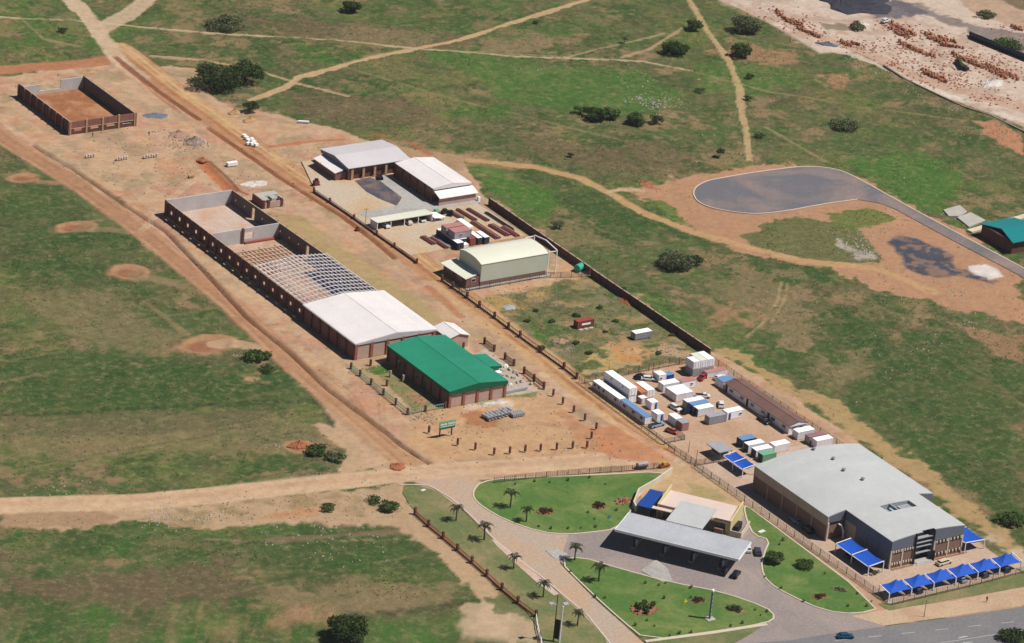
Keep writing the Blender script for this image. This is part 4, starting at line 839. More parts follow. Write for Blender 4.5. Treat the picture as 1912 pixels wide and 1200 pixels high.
# ---------------------------------------------------------------- containers and site cabins
def container(name, label, cat, x0, y0, x1, y1, z0, h, side, roof, group=None, doors='S', doorm=None, wins=(), leaf=None, mesh=None):
    """box on its feet: ribbed body, roof, corner posts, door leaves, windows; wins = (face, offset, width, sill, height)"""
    t = thing(name, label, cat, (x0+x1)/2, (y0+y1)/2, z0, group)
    b = MB(); b.box(x0+.06, y0+.06, z0+.1, x1-.06, y1-.06, z0+h-.06, side)
    long_x = (x1-x0) > (y1-y0)
    if mesh is None:
        n = int((x1-x0 if long_x else y1-y0)/.42)
        for i in range(n):
            if long_x: c = x0+.2+i*(x1-x0-.3)/n; b.box(c, y0+.01, z0+.16, c+.16, y0+.055, z0+h-.1, side); b.box(c, y1-.055, z0+.16, c+.16, y1-.01, z0+h-.1, side)
            else: c = y0+.2+i*(y1-y0-.3)/n; b.box(x0+.01, c, z0+.16, x0+.055, c+.16, z0+h-.1, side); b.box(x1-.055, c, z0+.16, x1-.01, c+.16, z0+h-.1, side)
    b.build('body', t)
    b = MB(); b.box(x0+.02, y0+.02, z0+h-.058, x1-.02, y1-.02, z0+h+.02, roof); b.build('roof', t)
    for x in (x0, x1-.12):
        for y in (y0, y1-.12): b = MB(); b.box(x, y, z0, x+.12, y+.12, z0+h-.06, side); b.build('corner_post', t)
    dm = doorm or side
    if doors in ('S', 'N'):
        y = y0-.03 if doors == 'S' else y1+.03; w = (x1-x0)-.3 if not long_x else .9
        for k in range(2):
            xa = x0+.15+k*w/2; b = MB(); b.box(xa+.01, y-.02, z0+.15, xa+w/2-.01, y+.02, z0+h-.15, dm); d = b.build('door', t)
            b = MB(); b.box(xa+w/4-.03, y-.05, z0+.2, xa+w/4+.03, y-.021, z0+h-.2, STEELG); b.build('lock_rod', d)
    elif doors in ('W', 'E'):
        x = x0-.03 if doors == 'W' else x1+.03; w = (y1-y0)-.3
        for k in range(2):
            ya = y0+.15+k*w/2; b = MB(); b.box(x-.02, ya+.01, z0+.15, x+.02, ya+w/2-.01, z0+h-.15, dm); d = b.build('door', t)
            b = MB(); b.box(x-.05, ya+w/4-.03, z0+.2, x-.021, ya+w/4+.03, z0+h-.2, STEELG); b.build('lock_rod', d)
    for fc, o, w, sl, hh in wins:
        if fc == 'W': win(t, x0-.06, y0+o, z0+sl, x0+.02, y0+o+w, z0+sl+hh)
        if fc == 'S': win(t, x0+o, y0-.06, z0+sl, x0+o+w, y0+.02, z0+sl+hh)
        if fc == 'D': b = MB(); b.box(x0+o, y0-.07, z0+.1, x0+o+w, y0-.01, z0+1.75, BLUED); b.build('door', t, label='blue door')
    return t
HC = 1.98
# left row of cabins along the road
container('site_cabin', 'long low white cabin with four windows at the left yard edge', 'cabin', -4.6, -50.3, -2.7, -39.0, .05, 1.95, OFFW, WHITE, doors='', mesh=0, wins=[('W', 1.2, .8, .9, .6), ('W', 6.2, .8, .9, .6), ('W', 8.1, .8, .9, .6), ('W', 9.8, .8, .9, .6)], group='long cabins at the left edge of the yard')
container('site_cabin', 'long low cabin with a light blue roof at the left yard edge', 'cabin', -4.6, -61, -2.7, -50.5, .05, 1.95, OFFW, BLUER, doors='', mesh=0, wins=[('W', .9, 1.1, .9, .6), ('W', 4.3, 1.1, .9, .6), ('W', 8, 1.1, .9, .6)], group='long cabins at the left edge of the yard')
container('container', 'lower of two stacked long containers, grey-white, beside the long cabins', 'container', -1.7, -49.9, .6, -39.4, .05, 1.95, GREYC, OFFW, doors='S', doorm=WHITE)
container('container', 'upper of two stacked long containers, white with two small windows, beside the long cabins', 'container', -1.7, -49.9, .6, -39.4, 2.05, 1.95, OFFW, WHITE, doors='S', doorm=WHITE, wins=[('W', 2.5, .55, 1, .5), ('W', 7.2, .55, 1, .5)])
container('container', 'orange container lying between the two-storey white stack and a cream one', 'container', 2.3, -49.3, 4.1, -44.4, .05, HC, ORANGE, ORANGE, doors='S')
container('container', 'small white box container tucked behind the blue-roofed cabin, beside the orange one', 'container', 1.1, -51.3, 2.9, -49.6, .05, 1.5, PINKR, OFFW, doors='S', doorm=OFFW)
container('container', 'cream container with a green-grey side standing right of the orange one', 'container', 4.4, -48.9, 6.6, -43.9, .05, HC, OFFW, WHITE, doors='S')
container('container', 'small upright white container with a blue door, behind the blue-roofed cabin', 'container', 1.4, -55, 3.4, -52.8, .05, HC, OFFW, WHITE, doors='', wins=[('D', 1.1, .45, 0, 0)])
container('container', 'small upright white container with a blue door, nearest the end of the blue-roofed cabin', 'container', -1.0, -60.9, 1.0, -58.3, .05, HC, OFFW, WHITE, doors='', wins=[('D', 1.1, .45, 0, 0)])
container('container', 'white-roofed container with a dark side behind the red truck', 'container', 1.6, -64.6, 3.6, -61.5, .05, HC, OFFW, WHITE, doors='')
container('container', 'weathered grey-topped container with a pinkish end behind the red truck', 'container', 1.6, -67.2, 3.6, -64.8, .05, HC, PINKR, GREYC, doors='S', doorm=PINKR)
container('container', 'white container crosswise behind the big double white block in the middle of the yard', 'container', 9.9, -47.7, 14.6, -45.5, .05, HC, OFFW, WHITE, doors='W')
container('container', 'rear half of the big double white block in the middle of the yard', 'container', 9.6, -51.2, 14.5, -48.9, .05, HC, OFFW, WHITE, doors='W', group='halves of the big white container block')
container('container', 'front half of the big double white block in the middle of the yard', 'container', 9.6, -53.5, 14.5, -51.3, .05, HC, OFFW, WHITE, doors='W', group='halves of the big white container block')
container('container', 'white-roofed container directly behind the open blue one', 'container', 9.6, -58.0, 14.7, -56.1, .05, HC, GREYC, WHITE, doors='W')
container('container', 'container with blue sides and a faded blue roof between two white ones', 'container', 9.7, -60.0, 14.6, -58.1, .05, HC, BLUED, BLUER, doors='W', doorm=BLUED)
container('container', 'white container with dark open end in front of the blue-sided one', 'container', 9.7, -62.3, 14.4, -60.2, .05, HC, OFFW, WHITE, doors='W', doorm=DARK)
container('container', 'all-grey container standing alone on the open part of the yard', 'container', 9.6, -67.0, 14.6, -65.1, .05, HC, GREYC, GREYC, doors='W')
container('container', 'white cabin with a blue door end to end with the all-grey container', 'cabin', 15.1, -66.5, 19.9, -64.4, .05, HC, OFFW, WHITE, doors='', mesh=0, wins=[('D', .6, .45, 0, 0), ('S', 3.6, .7, .9, .5)])
for i, (lab, rf) in enumerate((('left', OFFW), ('middle', CREAMR), ('right', WHITE))):
    container('container', 'lower %s container of the two-high stack by the end of the brick wall' % lab, 'container', 21.6+i*2.1, -43.3, 23.6+i*2.1, -39.2 if i else -40.2, .05, HC, GREYC, OFFW, doors='S', group='containers stacked two high')
    container('container', 'upper %s container of the two-high stack by the end of the brick wall' % lab, 'container', 21.6+i*2.1, -43.3, 23.6+i*2.1, -38.7 if i else -40.2, 2.05, HC, OFFW, rf, doors='S', group='containers stacked two high')
container('container', 'off-white container lying crosswise at the foot of the two-high stack', 'container', 24.6, -45.3, 30.6, -43.5, .05, 1.4, OFFW, PINKR, doors='')
container('site_cabin', 'white cabin with a faded red roof and a small window', 'cabin', 14.9, -48.3, 19.3, -46.2, .05, HC, OFFW, PINKR, doors='', mesh=0, wins=[('S', 2.6, .6, .9, .5)])
container('site_cabin', 'white cabin at the back of the yard beside a blue one', 'cabin', 12.0, -42.9, 14.2, -40.4, .05, HC, OFFW, OFFW, doors='', mesh=0, wins=[('S', .4, .5, .9, .5)])
container('site_cabin', 'small blue cabin at the back of the yard', 'cabin', 14.5, -42.9, 16.4, -41.0, .05, 1.6, BLUED, BLUER, doors='')
# five at the near end
container('container', 'dark container with light blue roof nearest the guard hut', 'container', 9.5, -80.2, 13.6, -78.0, .06, HC, NAVY, BLUER, doors='W', doorm=NAVY)
container('container', 'white-roofed container second in the near row, next to the light blue roof', 'container', 9.3, -83.0, 14.0, -81.0, .06, HC, OFFW, WHITE, doors='W', doorm=NAVY)
container('container', 'white-roofed container third in the near row, next to the green roof', 'container', 9.3, -86.0, 14.0, -84.0, .06, HC, OFFW, WHITE, doors='W', doorm=NAVY)
container('container', 'container with a pale green roof closest to the grey warehouse', 'container', 9.3, -88.6, 13.2, -86.6, .06, HC, GREENP, GREENP, doors='W', doorm=NAVY)
container('container', 'white container to the right of the green-roofed one by the grey warehouse', 'container', 14.9, -85.6, 19.4, -83.4, .06, HC, OFFW, WHITE, doors='E')
container('container', 'white container against the gable end of the brown-roofed cabin row', 'container', 24.4, -81.9, 29.3, -79.7, .06, HC, OFFW, WHITE, doors='')
container('container', 'container with a dusty maroon roof behind the grey warehouse', 'container', 25.4, -85.1, 30.2, -83.2, .06, HC, GREYC, MAROON, doors='')
container('container', 'white container partly hidden behind the far corner of the grey warehouse', 'container', 25.8, -87.4, 30.6, -85.4, .06, HC, OFFW, WHITE, doors='')
# fenced lot
container('container', 'small red oxide container standing alone in the weedy fenced lot', 'container', 11.4, -8.8, 16.3, -7.0, 0, 1.85, CONRED, CONRED, doors='', wins=[])
b = MB(); b.box(12.6, -8.87, .75, 15.2, -8.82, 1.25, WHITE)
props(b.build('painted_sign_board', base=(13.9, -8.85, 0)), 'white sign board on the side of the lone red container', 'sign')
b = MB()
for i in range(3): b.box(11.5+i*1.5, -9.8, -.2, 12.7+i*1.5, -9.0, .06, CONC)
props(b.build('concrete_plinth', base=(13, -9.4, 0)), 'pale concrete slabs on the ground in front of the red container', 'slab')
container('container', 'silver-white container standing alone in the weedy fenced lot', 'container', 21.0, -19.9, 26.0, -17.9, 0, 1.75, GREYC, WHITE, doors='W', doorm=GREYC)
# yard behind the cream workshop
container('container', 'long black 40-foot container, lowest beside the red steel sections', 'container', 9.8, 44.4, 11.8, 54.6, .03, 1.9, NAVY, OFFW, doors='S', doorm=DARK)
container('container', 'second long dark container hidden under the stacked white cabins', 'container', 12.0, 46.4, 14.0, 54.6, .03, 1.9, DARK, OFFW, doors='S', doorm=DARK)
container('site_cabin', 'rear stacked cabin with a reddish roof on top of the dark containers', 'cabin', 9.9, 50.2, 15.4, 52.6, 1.95, 1.9, GREYC, PINKR, doors='', mesh=0)
container('site_cabin', 'front stacked cabin with a reddish roof on top of the dark containers', 'cabin', 10.3, 46.7, 15.4, 49.9, 1.95, 1.9, GREYC, PINKR, doors='', mesh=0, wins=[('S', 1.6, .7, .8, .5)])
container('container', 'white box on the ground at the end of the black container', 'container', 12.0, 44.6, 13.5, 46.2, .03, 1.0, OFFW, WHITE, doors='')
container('container', 'red oxide container, left of three ends by the cream workshop', 'container', 14.5, 45.7, 16.3, 49.6, .03, 1.8, CONRED, CONRED, doors='S')
container('container', 'dark green container, middle of three ends by the cream workshop', 'container', 16.7, 45.6, 18.2, 50, .03, 1.8, DARK, WHITE, doors='S')
container('container', 'dark container with an open end, right of three ends by the cream workshop', 'container', 18.6, 45.3, 20.2, 49.6, .03, 1.8, NAVY, OFFW, doors='S')
b = MB(); b.box(19.6, 54.6, .3, 21.2, 60.4, .95, WHITE)
for i in range(3): b.box(19.7, 55+i*2.3, .03, 21.1, 55.3+i*2.3, .3, DARK)
props(b.build('white_panel_stack', base=(20.4, 57.5, 0)), 'long white flat panel stack behind the stacked cabins', 'panel stack')
def steel(label, x0, y0, x1, y1, n, m, wdt=.18, h=.25, z=.05, layers=2):
    b = MB(); dx, dy = x1-x0, y1-y0; d = math.hypot(dx, dy); nx, ny = -dy/d, dx/d
    for k in range(layers):
        for i in range(n):
            o = (i-(n-1)/2)*wdt*1.8+random.uniform(-.05, .05); a = random.uniform(0, .12)
            b.beam((x0+nx*o+dx*a*.3, y0+ny*o+dy*a*.3, z+h*(k+.5)), (x1+nx*o-dx*a*.3, y1+ny*o-dy*a*.3, z+h*(k+.5)), wdt, h*.9, m if (i+k)%4 else GREYC)
    props(b.build('steel_stack', base=((x0+x1)/2, (y0+y1)/2, 0)), label, 'steel stock', 'steel sections lying in the yard')
steel('stack of short red oxide girders left of the black container', 6.0, 55, 6.3, 49.5, 5, RUST)
steel('stack of red oxide girders pulled furthest forward beside the black container', 7.6, 53.6, 8.0, 46, 4, RUST)
steel('thin grey and red bars between the girders and the black container', 8.8, 54.5, 8.9, 46, 3, GREYC, .14)
steel('bundle of red steel nearest the white roofed hall', 21.6, 67.5, 22.3, 61.5, 5, RUST)
steel('dark red bundle second from the white roofed hall', 24.4, 67.6, 25.0, 59.2, 4, RUST)
steel('red bundle in the middle of the steel store by the brick wall', 27.2, 66.9, 27.8, 57.6, 4, RUST)
steel('long grey and red bars running towards the cream workshop', 23.6, 58.8, 23.9, 46.5, 6, RUST, .16)
steel('loose dark bars closest to the brick wall', 30.4, 63, 30.7, 50, 3, DARK, .16)
steel('short red pile behind the cream workshop', 27.0, 55.4, 27.6, 47.4, 5, RUST, .2)
steel('red and brown offcuts at the back wall of the steel store', 29.2, 53.0, 29.6, 46, 4, CONRED, .2)
for i, (x, y, r_) in enumerate(((17.6, 67.2, .3), (19.9, 66.6, .1), (20.7, 64.9, .8))):
    b = MB((x, y, r_)); m = (GREENP, DARK, BLACKP)[i]
    b.box(-1, -.5, .25, 1, .5, .9, m); b.box(-.5, -.45, .9, .5, .45, 1.35, m); b.tube((-.7, -.55, .3), (-.7, .55, .3), .3, .3, TYRE); b.tube((.7, -.55, .3), (.7, .55, .3), .3, .3, TYRE)
    props(b.build('compressor', base=(x, y, 0)), ('green wheeled compressor left of two dark ones beyond the carport', 'dark wheeled machine beside the green compressor', 'black wheeled machine nearest the red steel bundles')[i], 'machine')
# ---------------------------------------------------------------- brown roofed cabin row
t = thing('brown_roofed_cabins', 'long row of white cabins under one brown roof along the right side of the yard', 'cabin row', 27, -65)
X0, X1, Y0, Y1 = 24.1, 29.8, -78.6, -52.6
part(t, 'wall', OFFW, (X0+.3, Y0+.3, .05, X1-.3, Y1-.3, 2.2))
for i in range(6):
    y = Y0+1.5+i*4.2; win(t, X0+.2, y, .95, X0+.28, y+1.3, 1.6, n=2)
    if i in (1, 3, 5): part(t, 'door', DARK, (X0+.22, y+2.3, .1, X0+.28, y+3.0, 1.9))
win(t, X0+1.2, Y0+.2, 1.2, X0+2.3, Y0+.28, 1.6); win(t, X1-2.4, Y0+.2, 1.2, X1-1.2, Y0+.28, 1.6)
gable(t, X0, X1, Y0, Y1, 2.3, 2.95, 'y', BROWNR); tri_wall(t, (X0+.3, Y0+.1), (X1-.3, Y0+.1), 2.0, 2.3, 2.85, .1, WHITE, 'barge_board')
container('site_cabin', 'cabin with a blue-grey roof at the top end of the brown-roofed row', 'cabin', 24.3, -52.2, 28.6, -49.0, .05, HC, OFFW, BLUER, doors='W', doorm=OFFW)
t = thing('guard_hut', 'guard hut with a grey overhanging roof at the yard gate', 'hut', 2.2, -81.3)
part(t, 'wall', GREYC, (1.0, -83.2, .05, 3.4, -79.8, 2.3)); part(t, 'window_band', GLASS, (1.3, -83.26, 1.1, 3.1, -83.21, 1.9), (.94, -82.8, 1.1, .99, -80.2, 1.9))
slab_roof(t, [(.1, -84.1), (3.9, -84.1), (3.9, -78.9), (.1, -78.9)], [2.5, 2.5, 2.5, 2.5], .2, GREYC)
for x in (.3, 3.7): part(t, 'post', DARK, (x-.06, -84.0, 0, x+.06, -83.9, 2.3))
# ---------------------------------------------------------------- grey warehouse
t = thing('grey_warehouse', 'large light grey warehouse with arched roof, recessed glass entrance and brown brick front', 'warehouse', 14, -120)
XA, XB, YB, YM = -1.0, 28.5, -98.8, -126.2
FX0, FX1, FY = 3.8, 24.1, -142.8
XC, RW = (XA+XB)/2, (XB-XA)/2
def az(x): return 6.05+1.55*(1-((x-XC)/RW)**2)
b = MB(); n = 20
def arch(b, x0, x1, y0, y1, n, m, th=.16):
    for i in range(n):
        a, c = x0+(x1-x0)*i/n, x0+(x1-x0)*(i+1)/n
        b.hexa([(a,y0,az(a)-th),(c,y0,az(c)-th),(c,y1,az(c)-th),(a,y1,az(a)-th),(a,y0,az(a)),(c,y0,az(c)),(c,y1,az(c)),(a,y1,az(a))], m)
arch(b, XA-.1, XB+.1, YM, YB+.1, 20, GREYR); b.build('main_roof', t)
b = MB(); SX0, SX1, SY0, SY1 = 11, 19.2, -132.0, -128.9
arch(b, FX0-.1, SX0, FY-.1, YM-.001, 6, GREYR); arch(b, SX1, FX1+.1, FY-.1, YM-.001, 6, GREYR); arch(b, SX0, SX1, FY+1.6, SY0, 6, GREYR); arch(b, SX0, SX1, SY1, YM-.001, 6, GREYR)
arch(b, SX0, 12.2, FY-.1, FY+1.6, 2, GREYR); arch(b, 15.6, SX1, FY-.1, FY+1.6, 2, GREYR); arch(b, 12.2, 15.6, FY+.5, FY+1.6, 2, GREYR)
b.build('front_roof', t)
part(t, 'roof_well', mat('well_lining', c3(176,190,194), .5), (SX0, SY0, 6.3, SX1, SY1, 6.4), (SX0, SY1, 6.4, SX1, SY1+.12, 7.3), (SX1, SY0, 6.4, SX1+.12, SY1, 7.2)); part(t, 'rooflight_bar', GREYC, (13.7, SY0+.1, 6.9, 14.0, SY1+.4, 7.6))
part(t, 'air_unit', GREYC, (15.5, SY0+.5, 6.41, 18.6, SY1-.5, 6.9)); 
lw = (YB-YM)/5
for i in range(5):
    y0 = YM+i*lw+.12; part(t, 'cladding_panel', TAUPE, (XA, y0, 3.7, XA+.25, y0+lw-.24, 6.0)); part(t, 'wall_panel', CAREDBRICK, (XA+.03, y0, 0, XA+.25, y0+lw-.24, 3.69))
    part(t, 'column', TAUPE, (XA-.08, y0-.24+.001, 0, XA+.25, y0-.001, 6.0))
part(t, 'column', TAUPE, (XA-.08, YB-.12, 0, XA+.25, YB, 6.0))
part(t, 'rear_wall', TAUPE, (XA+.26, YB-.25, 0, XB-.26, YB, 6.0)); part(t, 'side_wall', TAUPE, (XB-.25, YM, 0, XB, YB, 6.0))
tri_wall(t, (XA, YB-.1), (XB, YB-.1), 5.9, 5.9, 7.35, .2, FASCIA)
# recessed left corner: fascia, stair wall
b = MB(); b.wall((XA, YM+.02), (FX0, YM+.02), .2, 4.5, az(XA)-.18, FASCIA, az(FX0)-.18); b.build('fascia', t)
b = MB(); b.wall((FX1, YM+.02), (XB, YM+.02), .2, 0, az(FX1)-.18, FASCIA, az(XB)-.18); b.build('side_fascia', t)
part(t, 'corner_pier', CREAMWALL, (XA-.05, YM-.3, 0, XA+.35, YM-.09, 4.5)); part(t, 'wall_panel', CAREDBRICK, (XA+.36, YM+.3, 0, FX0, YM+.5, 4.6))
b = MB(); 
for i in range(9):
    a = math.pi*.5*i/9; a2 = math.pi*.5*(i+1)/9; b.beam((FX0-2.3+1.7*math.sin(a), YM-.9, 3.9*math.cos(a)+.2), (FX0-2.3+1.7*math.sin(a2), YM-.9, 3.9*math.cos(a2)+.2), .5, .18, WHITE)
b.build('curved_chute', t)
def fz(x): return az(x)-.18
# front block walls
b = MB(); b.box(FX0, FY+.2, 4.5, FX0+.25, YM-.2, az(FX0)-.18, FASCIA); b.build('side_fascia', t)
for i in range(4): y0 = FY+.3+i*4.05; part(t, 'side_panel', TAUPE if i > 2 else FASCIA, (FX0+.04, y0, 0, FX0+.25, y0+3.95, 4.49))
part(t, 'side_wall', TAUPE, (FX1-.25, FY+.2, 0, FX1, YM-.2, 6.3))
for a, c in ((FX0, 10.5), (15.9, FX1)):
    b = MB(); n = 4
    for i in range(n): b.wall((a+(c-a)*i/n, FY), (a+(c-a)*(i+1)/n, FY), .3, 4.55, fz(a+(c-a)*i/n), FASCIA, fz(a+(c-a)*(i+1)/n))
    b.build('front_fascia', t)
    m_ = (a+c)/2
    for xa, xb in ((a+.35, m_-.2), (m_+.2, c-.35)):
        part(t, 'brick_panel', CAREDBRICK, (xa, FY-.02, 0, xb, FY+.2, 4.54))
        part(t, 'window_strip', GLASS, (xa+.15, FY-.05, 3.55, xb-.15, FY-.021, 4.3)); part(t, 'window_strip', GLASS, (xa+.15, FY-.05, .75, xb-.15, FY-.021, 1.4))
        for k in range(4):
            x = xa+.15+k*(xb-xa-.66)/3; part(t, 'window_hood', CREAMWALL, (x, FY-.25, 3.9, x+.36, FY-.051, 4.4)); part(t, 'window_hood', CREAMWALL, (x, FY-.25, .9, x+.36, FY-.051, 1.4))
    for x in (a, m_-.2, c-.35): part(t, 'pier', CREAMWALL, (x+.001, FY-.15, 0, x+.349, FY+.2, 4.55))
part(t, 'recess_wall', FASCIA, (10.52, FY+.3, 0, 10.8, FY+2, 6.9), (15.6, FY+.3, 0, 15.88, FY+2, 6.9)); part(t, 'entrance_glazing', GLASS, (10.81, FY+1.7, 0, 15.59, FY+1.8, 6.6))
for z_ in (2.1, 3.6, 4.6, 5.7): part(t, 'sun_shade', GREYC, (10.9, FY+.2, z_, 15.5, FY+1.2, z_+.16))
for z_ in (1.2, 3.0): part(t, 'glazing_bar', FASCIA, (10.85, FY+1.55, z_, 15.55, FY+1.69, z_+.3))
part(t, 'entrance_fin', DARK, (10.25, FY-.5, 0, 10.55, FY+.2, 7.5)); part(t, 'entrance_wall', DARK, (15.6, FY-.9, 0, 15.9, FY-.2, 2.4))
part(t, 'entrance_steps', CONC, (10.8, FY-1.3, 0, 15.5, FY+1.4, .15), (11.1, FY-.9, .15, 15.3, FY+1.3, .3))
for i, (x, y) in enumerate(((14.5, -99.9), (15.7, -105.7), (14.3, -111.4), (15.5, -116.9))):
    b = MB(); b.tube((x, y, az(x)-.1), (x, y, az(x)+.4), .3, .3, STEELG, 10); b.tube((x, y, az(x)+.4), (x, y, az(x)+.62), .5, .36, STEELG, 10)
    b.build('roof_ventilator', t)
b = MB(); b.prism([(FX0+.2, FY-1.0), (10, FY-1.0), (10, FY-.3), (FX0+.2, FY-.3)], 0, .14, KERB, S_BED); b.build('planting_bed', t); b = MB(); b.prism([(16.5, FY-1.0), (25.3, FY-1.0), (25.3, FY-.3), (16.5, FY-.3)], 0, .14, KERB, S_BED); b.build('planting_bed', t)
# ---------------------------------------------------------------- blue shade carports
def tent(label, x0, x1, yb, yf, zb, zf, za, group, posts=True, ap=None):
    t = thing('shade_carport', label, 'shade carport', (x0+x1)/2, yf, 0, group)
    ax_, ay_ = ap or ((x0+x1)/2+.3, yb+(yf-yb)*.35); b = MB()
    cs = [(x0+.12, yf, zf), (x1-.12, yf, zf), (x1-.12, yb, zb), (x0+.12, yb, zb)]; A = Vector((ax_, ay_, za)); N_ = 6
    for k in range(4):
        p, q = Vector(cs[k]), Vector(cs[(k+1)%4])
        def pt(i, j):   # i rows from edge to apex, j across; cloth sags between edge and apex
            f = i/N_; e = p.lerp(q, j/4); v = e.lerp(A, f); v.z -= .42*math.sin(math.pi*f)*(1-.2*f); 
            if i == 0: v = v + (A-e)*.10*math.sin(math.pi*j/4); v.z = e.z
            return tuple(v)
        for i in range(N_):
            for j in range(4): b.face([pt(i,j), pt(i,j+1), pt(i+1,j+1), pt(i+1,j)] if i < N_-1 else [pt(i,j), pt(i,j+1), tuple(A)], BLUEC)
    b.build('canopy', t)
    b = MB(); b.beam((x0, yb, zb+.12), (x0, yf, zf+.12), .17, .14, STEELW); b.build('roof_beam', t)
    if posts:
        b = MB(); b.box(x0-.09, yf-.0, 0, x0+.09, yf+.16, zf+.06, STEELW); b.build('post', t)
        b = MB(); b.box(x0-.09, yb-.1, 0, x0+.09, yb+.06, zb+.06, STEELW); b.build('post', t)
        b = MB(); b.beam((x0, yf+.1, .1), (x0+1.3, yf+1.0, zf), .1, .1, STEELW); b.build('brace', t)
    return t
xs = [-5.6+i*6.15 for i in range(7)]
for i in range(6): tent('blue shade-cloth carport, %s of the six from the left along the front kerb' % ORD[i], xs[i], xs[i+1], -151.3, -154.9, 2.3, 1.85, 3.65, 'blue carports in a row along the front kerb')
t = thing('steel_end_frame', 'white steel frame closing the right end of the row of blue carports', 'carport frame', 31.3, -153); b = MB(); b.beam((xs[6], -151.3, 2.67), (xs[6], -154.9, 2.12), .17, .14, STEELW); b.build('roof_beam', t); part(t, 'post', STEELW, (xs[6]-.09, -154.9, 0, xs[6]+.09, -154.74, 2.06)); part(t, 'post', STEELW, (xs[6]-.09, -151.4, 0, xs[6]+.09, -151.24, 2.6))
def awning(label, x0, x1, ys, zl, zh, group=None):
    t = thing('shade_carport', label, 'shade carport', (x0+x1)/2, ys[0], 0, group)
    for i in range(len(ys)-1):
        b = MB(); n = 6
        def zf_(f, g): return zl+(zh-zl)*f-.28*math.sin(math.pi*f)-.18*math.sin(math.pi*g)
        for k in range(n):
            for j in range(4):
                f0, f1, g0, g1 = k/n, (k+1)/n, j/4, (j+1)/4; X = lambda f: x0+(x1-x0)*f; Y = lambda g: ys[i]+(ys[i+1]-ys[i])*g
                b.face([(X(f0), Y(g0), zf_(f0, g0)), (X(f1), Y(g0), zf_(f1, g0)), (X(f1), Y(g1), zf_(f1, g1)), (X(f0), Y(g1), zf_(f0, g1))], BLUEC)
        b.build('canopy', t)
    for y in ys:
        b = MB(); b.beam((x0, y, zl+.08), (x1, y, zh+.08), .18, .14, STEELW); b.build('roof_beam', t)
        part(t, 'post', STEELW, (x0-.08, y-.08, 0, x0+.08, y+.08, zl)); part(t, 'post', STEELW, (x1-.08, y-.08, 0, x1+.08, y+.08, zh))
    b = MB(); b.beam((x0, ys[0], zl-.1), (x0, ys[-1], zl-.1), .14, .14, STEELW); b.build('edge_beam', t)
    return t
awning('two-bay blue shade carport against the dark left side of the grey warehouse', -2.4, 1.7, (-143.4, -137.4, -131.6), 2.2, 2.7)
awning('blue shade canopy between the guard hut and the grey warehouse', .5, 3.9, (-92.8, -89.0, -85.2), 2.1, 2.6)
awning('lone blue shade canopy at the right end of the warehouse front', 24.5, 30.0, (-143.6, -137.0), 2.6, 2.3)
# ---------------------------------------------------------------- filling station
AN = math.atan2(-.8, .6); ST = (-46.7, -110.6, AN)   # local x along the canopy, local y towards the shop
class LB(MB):
    def __init__(s): MB.__init__(s, ST)
    def pt(s, p): return MB.pt(s, p)
def sw(x, y): return (ST[0]+x*math.cos(AN)-y*math.sin(AN), ST[1]+x*math.sin(AN)+y*math.cos(AN))
def lp(t, name, m, *bx, **kw):
    b = LB()
    for q in bx: b.box(*q, m)
    return b.build(name, t, **kw)
cx_, cy_ = sw(13, 12)
t = thing('station_canopy', 'filling station canopy with a weathered flat grey roof on columns', 'canopy', cx_, cy_)
b = LB()
for i in range(9): b.box(-.4+i*3.12, -.1, 4.45, -.4+(i+1)*3.12-.02, 9.1, 4.7+.004*(i%2), CANOPY)
b.build('roof', t); lp(t, 'fascia', WHITE, (-.5, -.2, 4.2, 27.8, -.1, 4.78), (-.5, 9.1, 4.2, 27.8, 9.2, 4.78), (-.5, -.1, 4.2, -.41, 9.1, 4.78), (27.7, -.1, 4.2, 27.8, 9.1, 4.78))
for i in range(3): lp(t, 'link_roof', GREYR, (8.1+i*2.8, 9.22, 4.8, 8.1+(i+1)*2.8-.02, 20.2, 4.98+.02*i))
for i in range(4):
    x = 3.4+i*6.6; lp(t, 'column', DARK, (x-.22, 2.4, .03, x+.22, 2.9, 4.4)); lp(t, 'column', DARK, (x-.22, 6.9, .03, x+.22, 7.4, 4.4))
for i in range(3): x = 9+i*3.6; lp(t, 'column', DARK, (x-.15, 12, .03, x+.15, 12.3, 4.75))
for i in range(4):
    x = 3.4+i*6.6; px_, py_ = sw(x, 3.8); p = thing('fuel_pump', 'fuel pump on the %s island from the left under the canopy' % ORD[i], 'fuel pump', px_, py_, 0, 'fuel pumps under the station canopy')
    lp(p, 'island', KERB, (x-.5, 1.9, .03, x+.5, 7.8, .17)); lp(p, 'cabinet', WHITE, (x-.3, 3.5, .17, x+.3, 4.1, 1.6)); lp(p, 'top_band', BLUED, (x-.33, 3.45, 1.61, x+.33, 4.15, 1.8))
cx_, cy_ = sw(11.5, 23)
t = thing('station_shop', 'station shop with a pale pink flat roof and yellow parapet end walls', 'shop', cx_, cy_)
lp(t, 'wall', YELLOWW, (3.3, 19.2, 0, 20, 19.45, 3.0), (3.3, 27.4, 0, 20, 27.65, 3.0), (3.3, 19.46, 0, 3.55, 27.39, 3.0), (19.75, 19.46, 0, 20, 27.39, 3.0))
lp(t, 'roof', PINKROOF, (3.4, 19.3, 3.01, 19.9, 27.6, 3.18)); 
for x in (3.1, 19.9): b = LB(); b.hexa([(x,19.0,0),(x+.35,19.0,0),(x+.35,28.3,0),(x,28.3,0),(x,19.0,3.5),(x+.35,19.0,3.5),(x+.35,28.3,4.3),(x,28.3,4.3)], YELLOWW); b.build('parapet_wall', t)
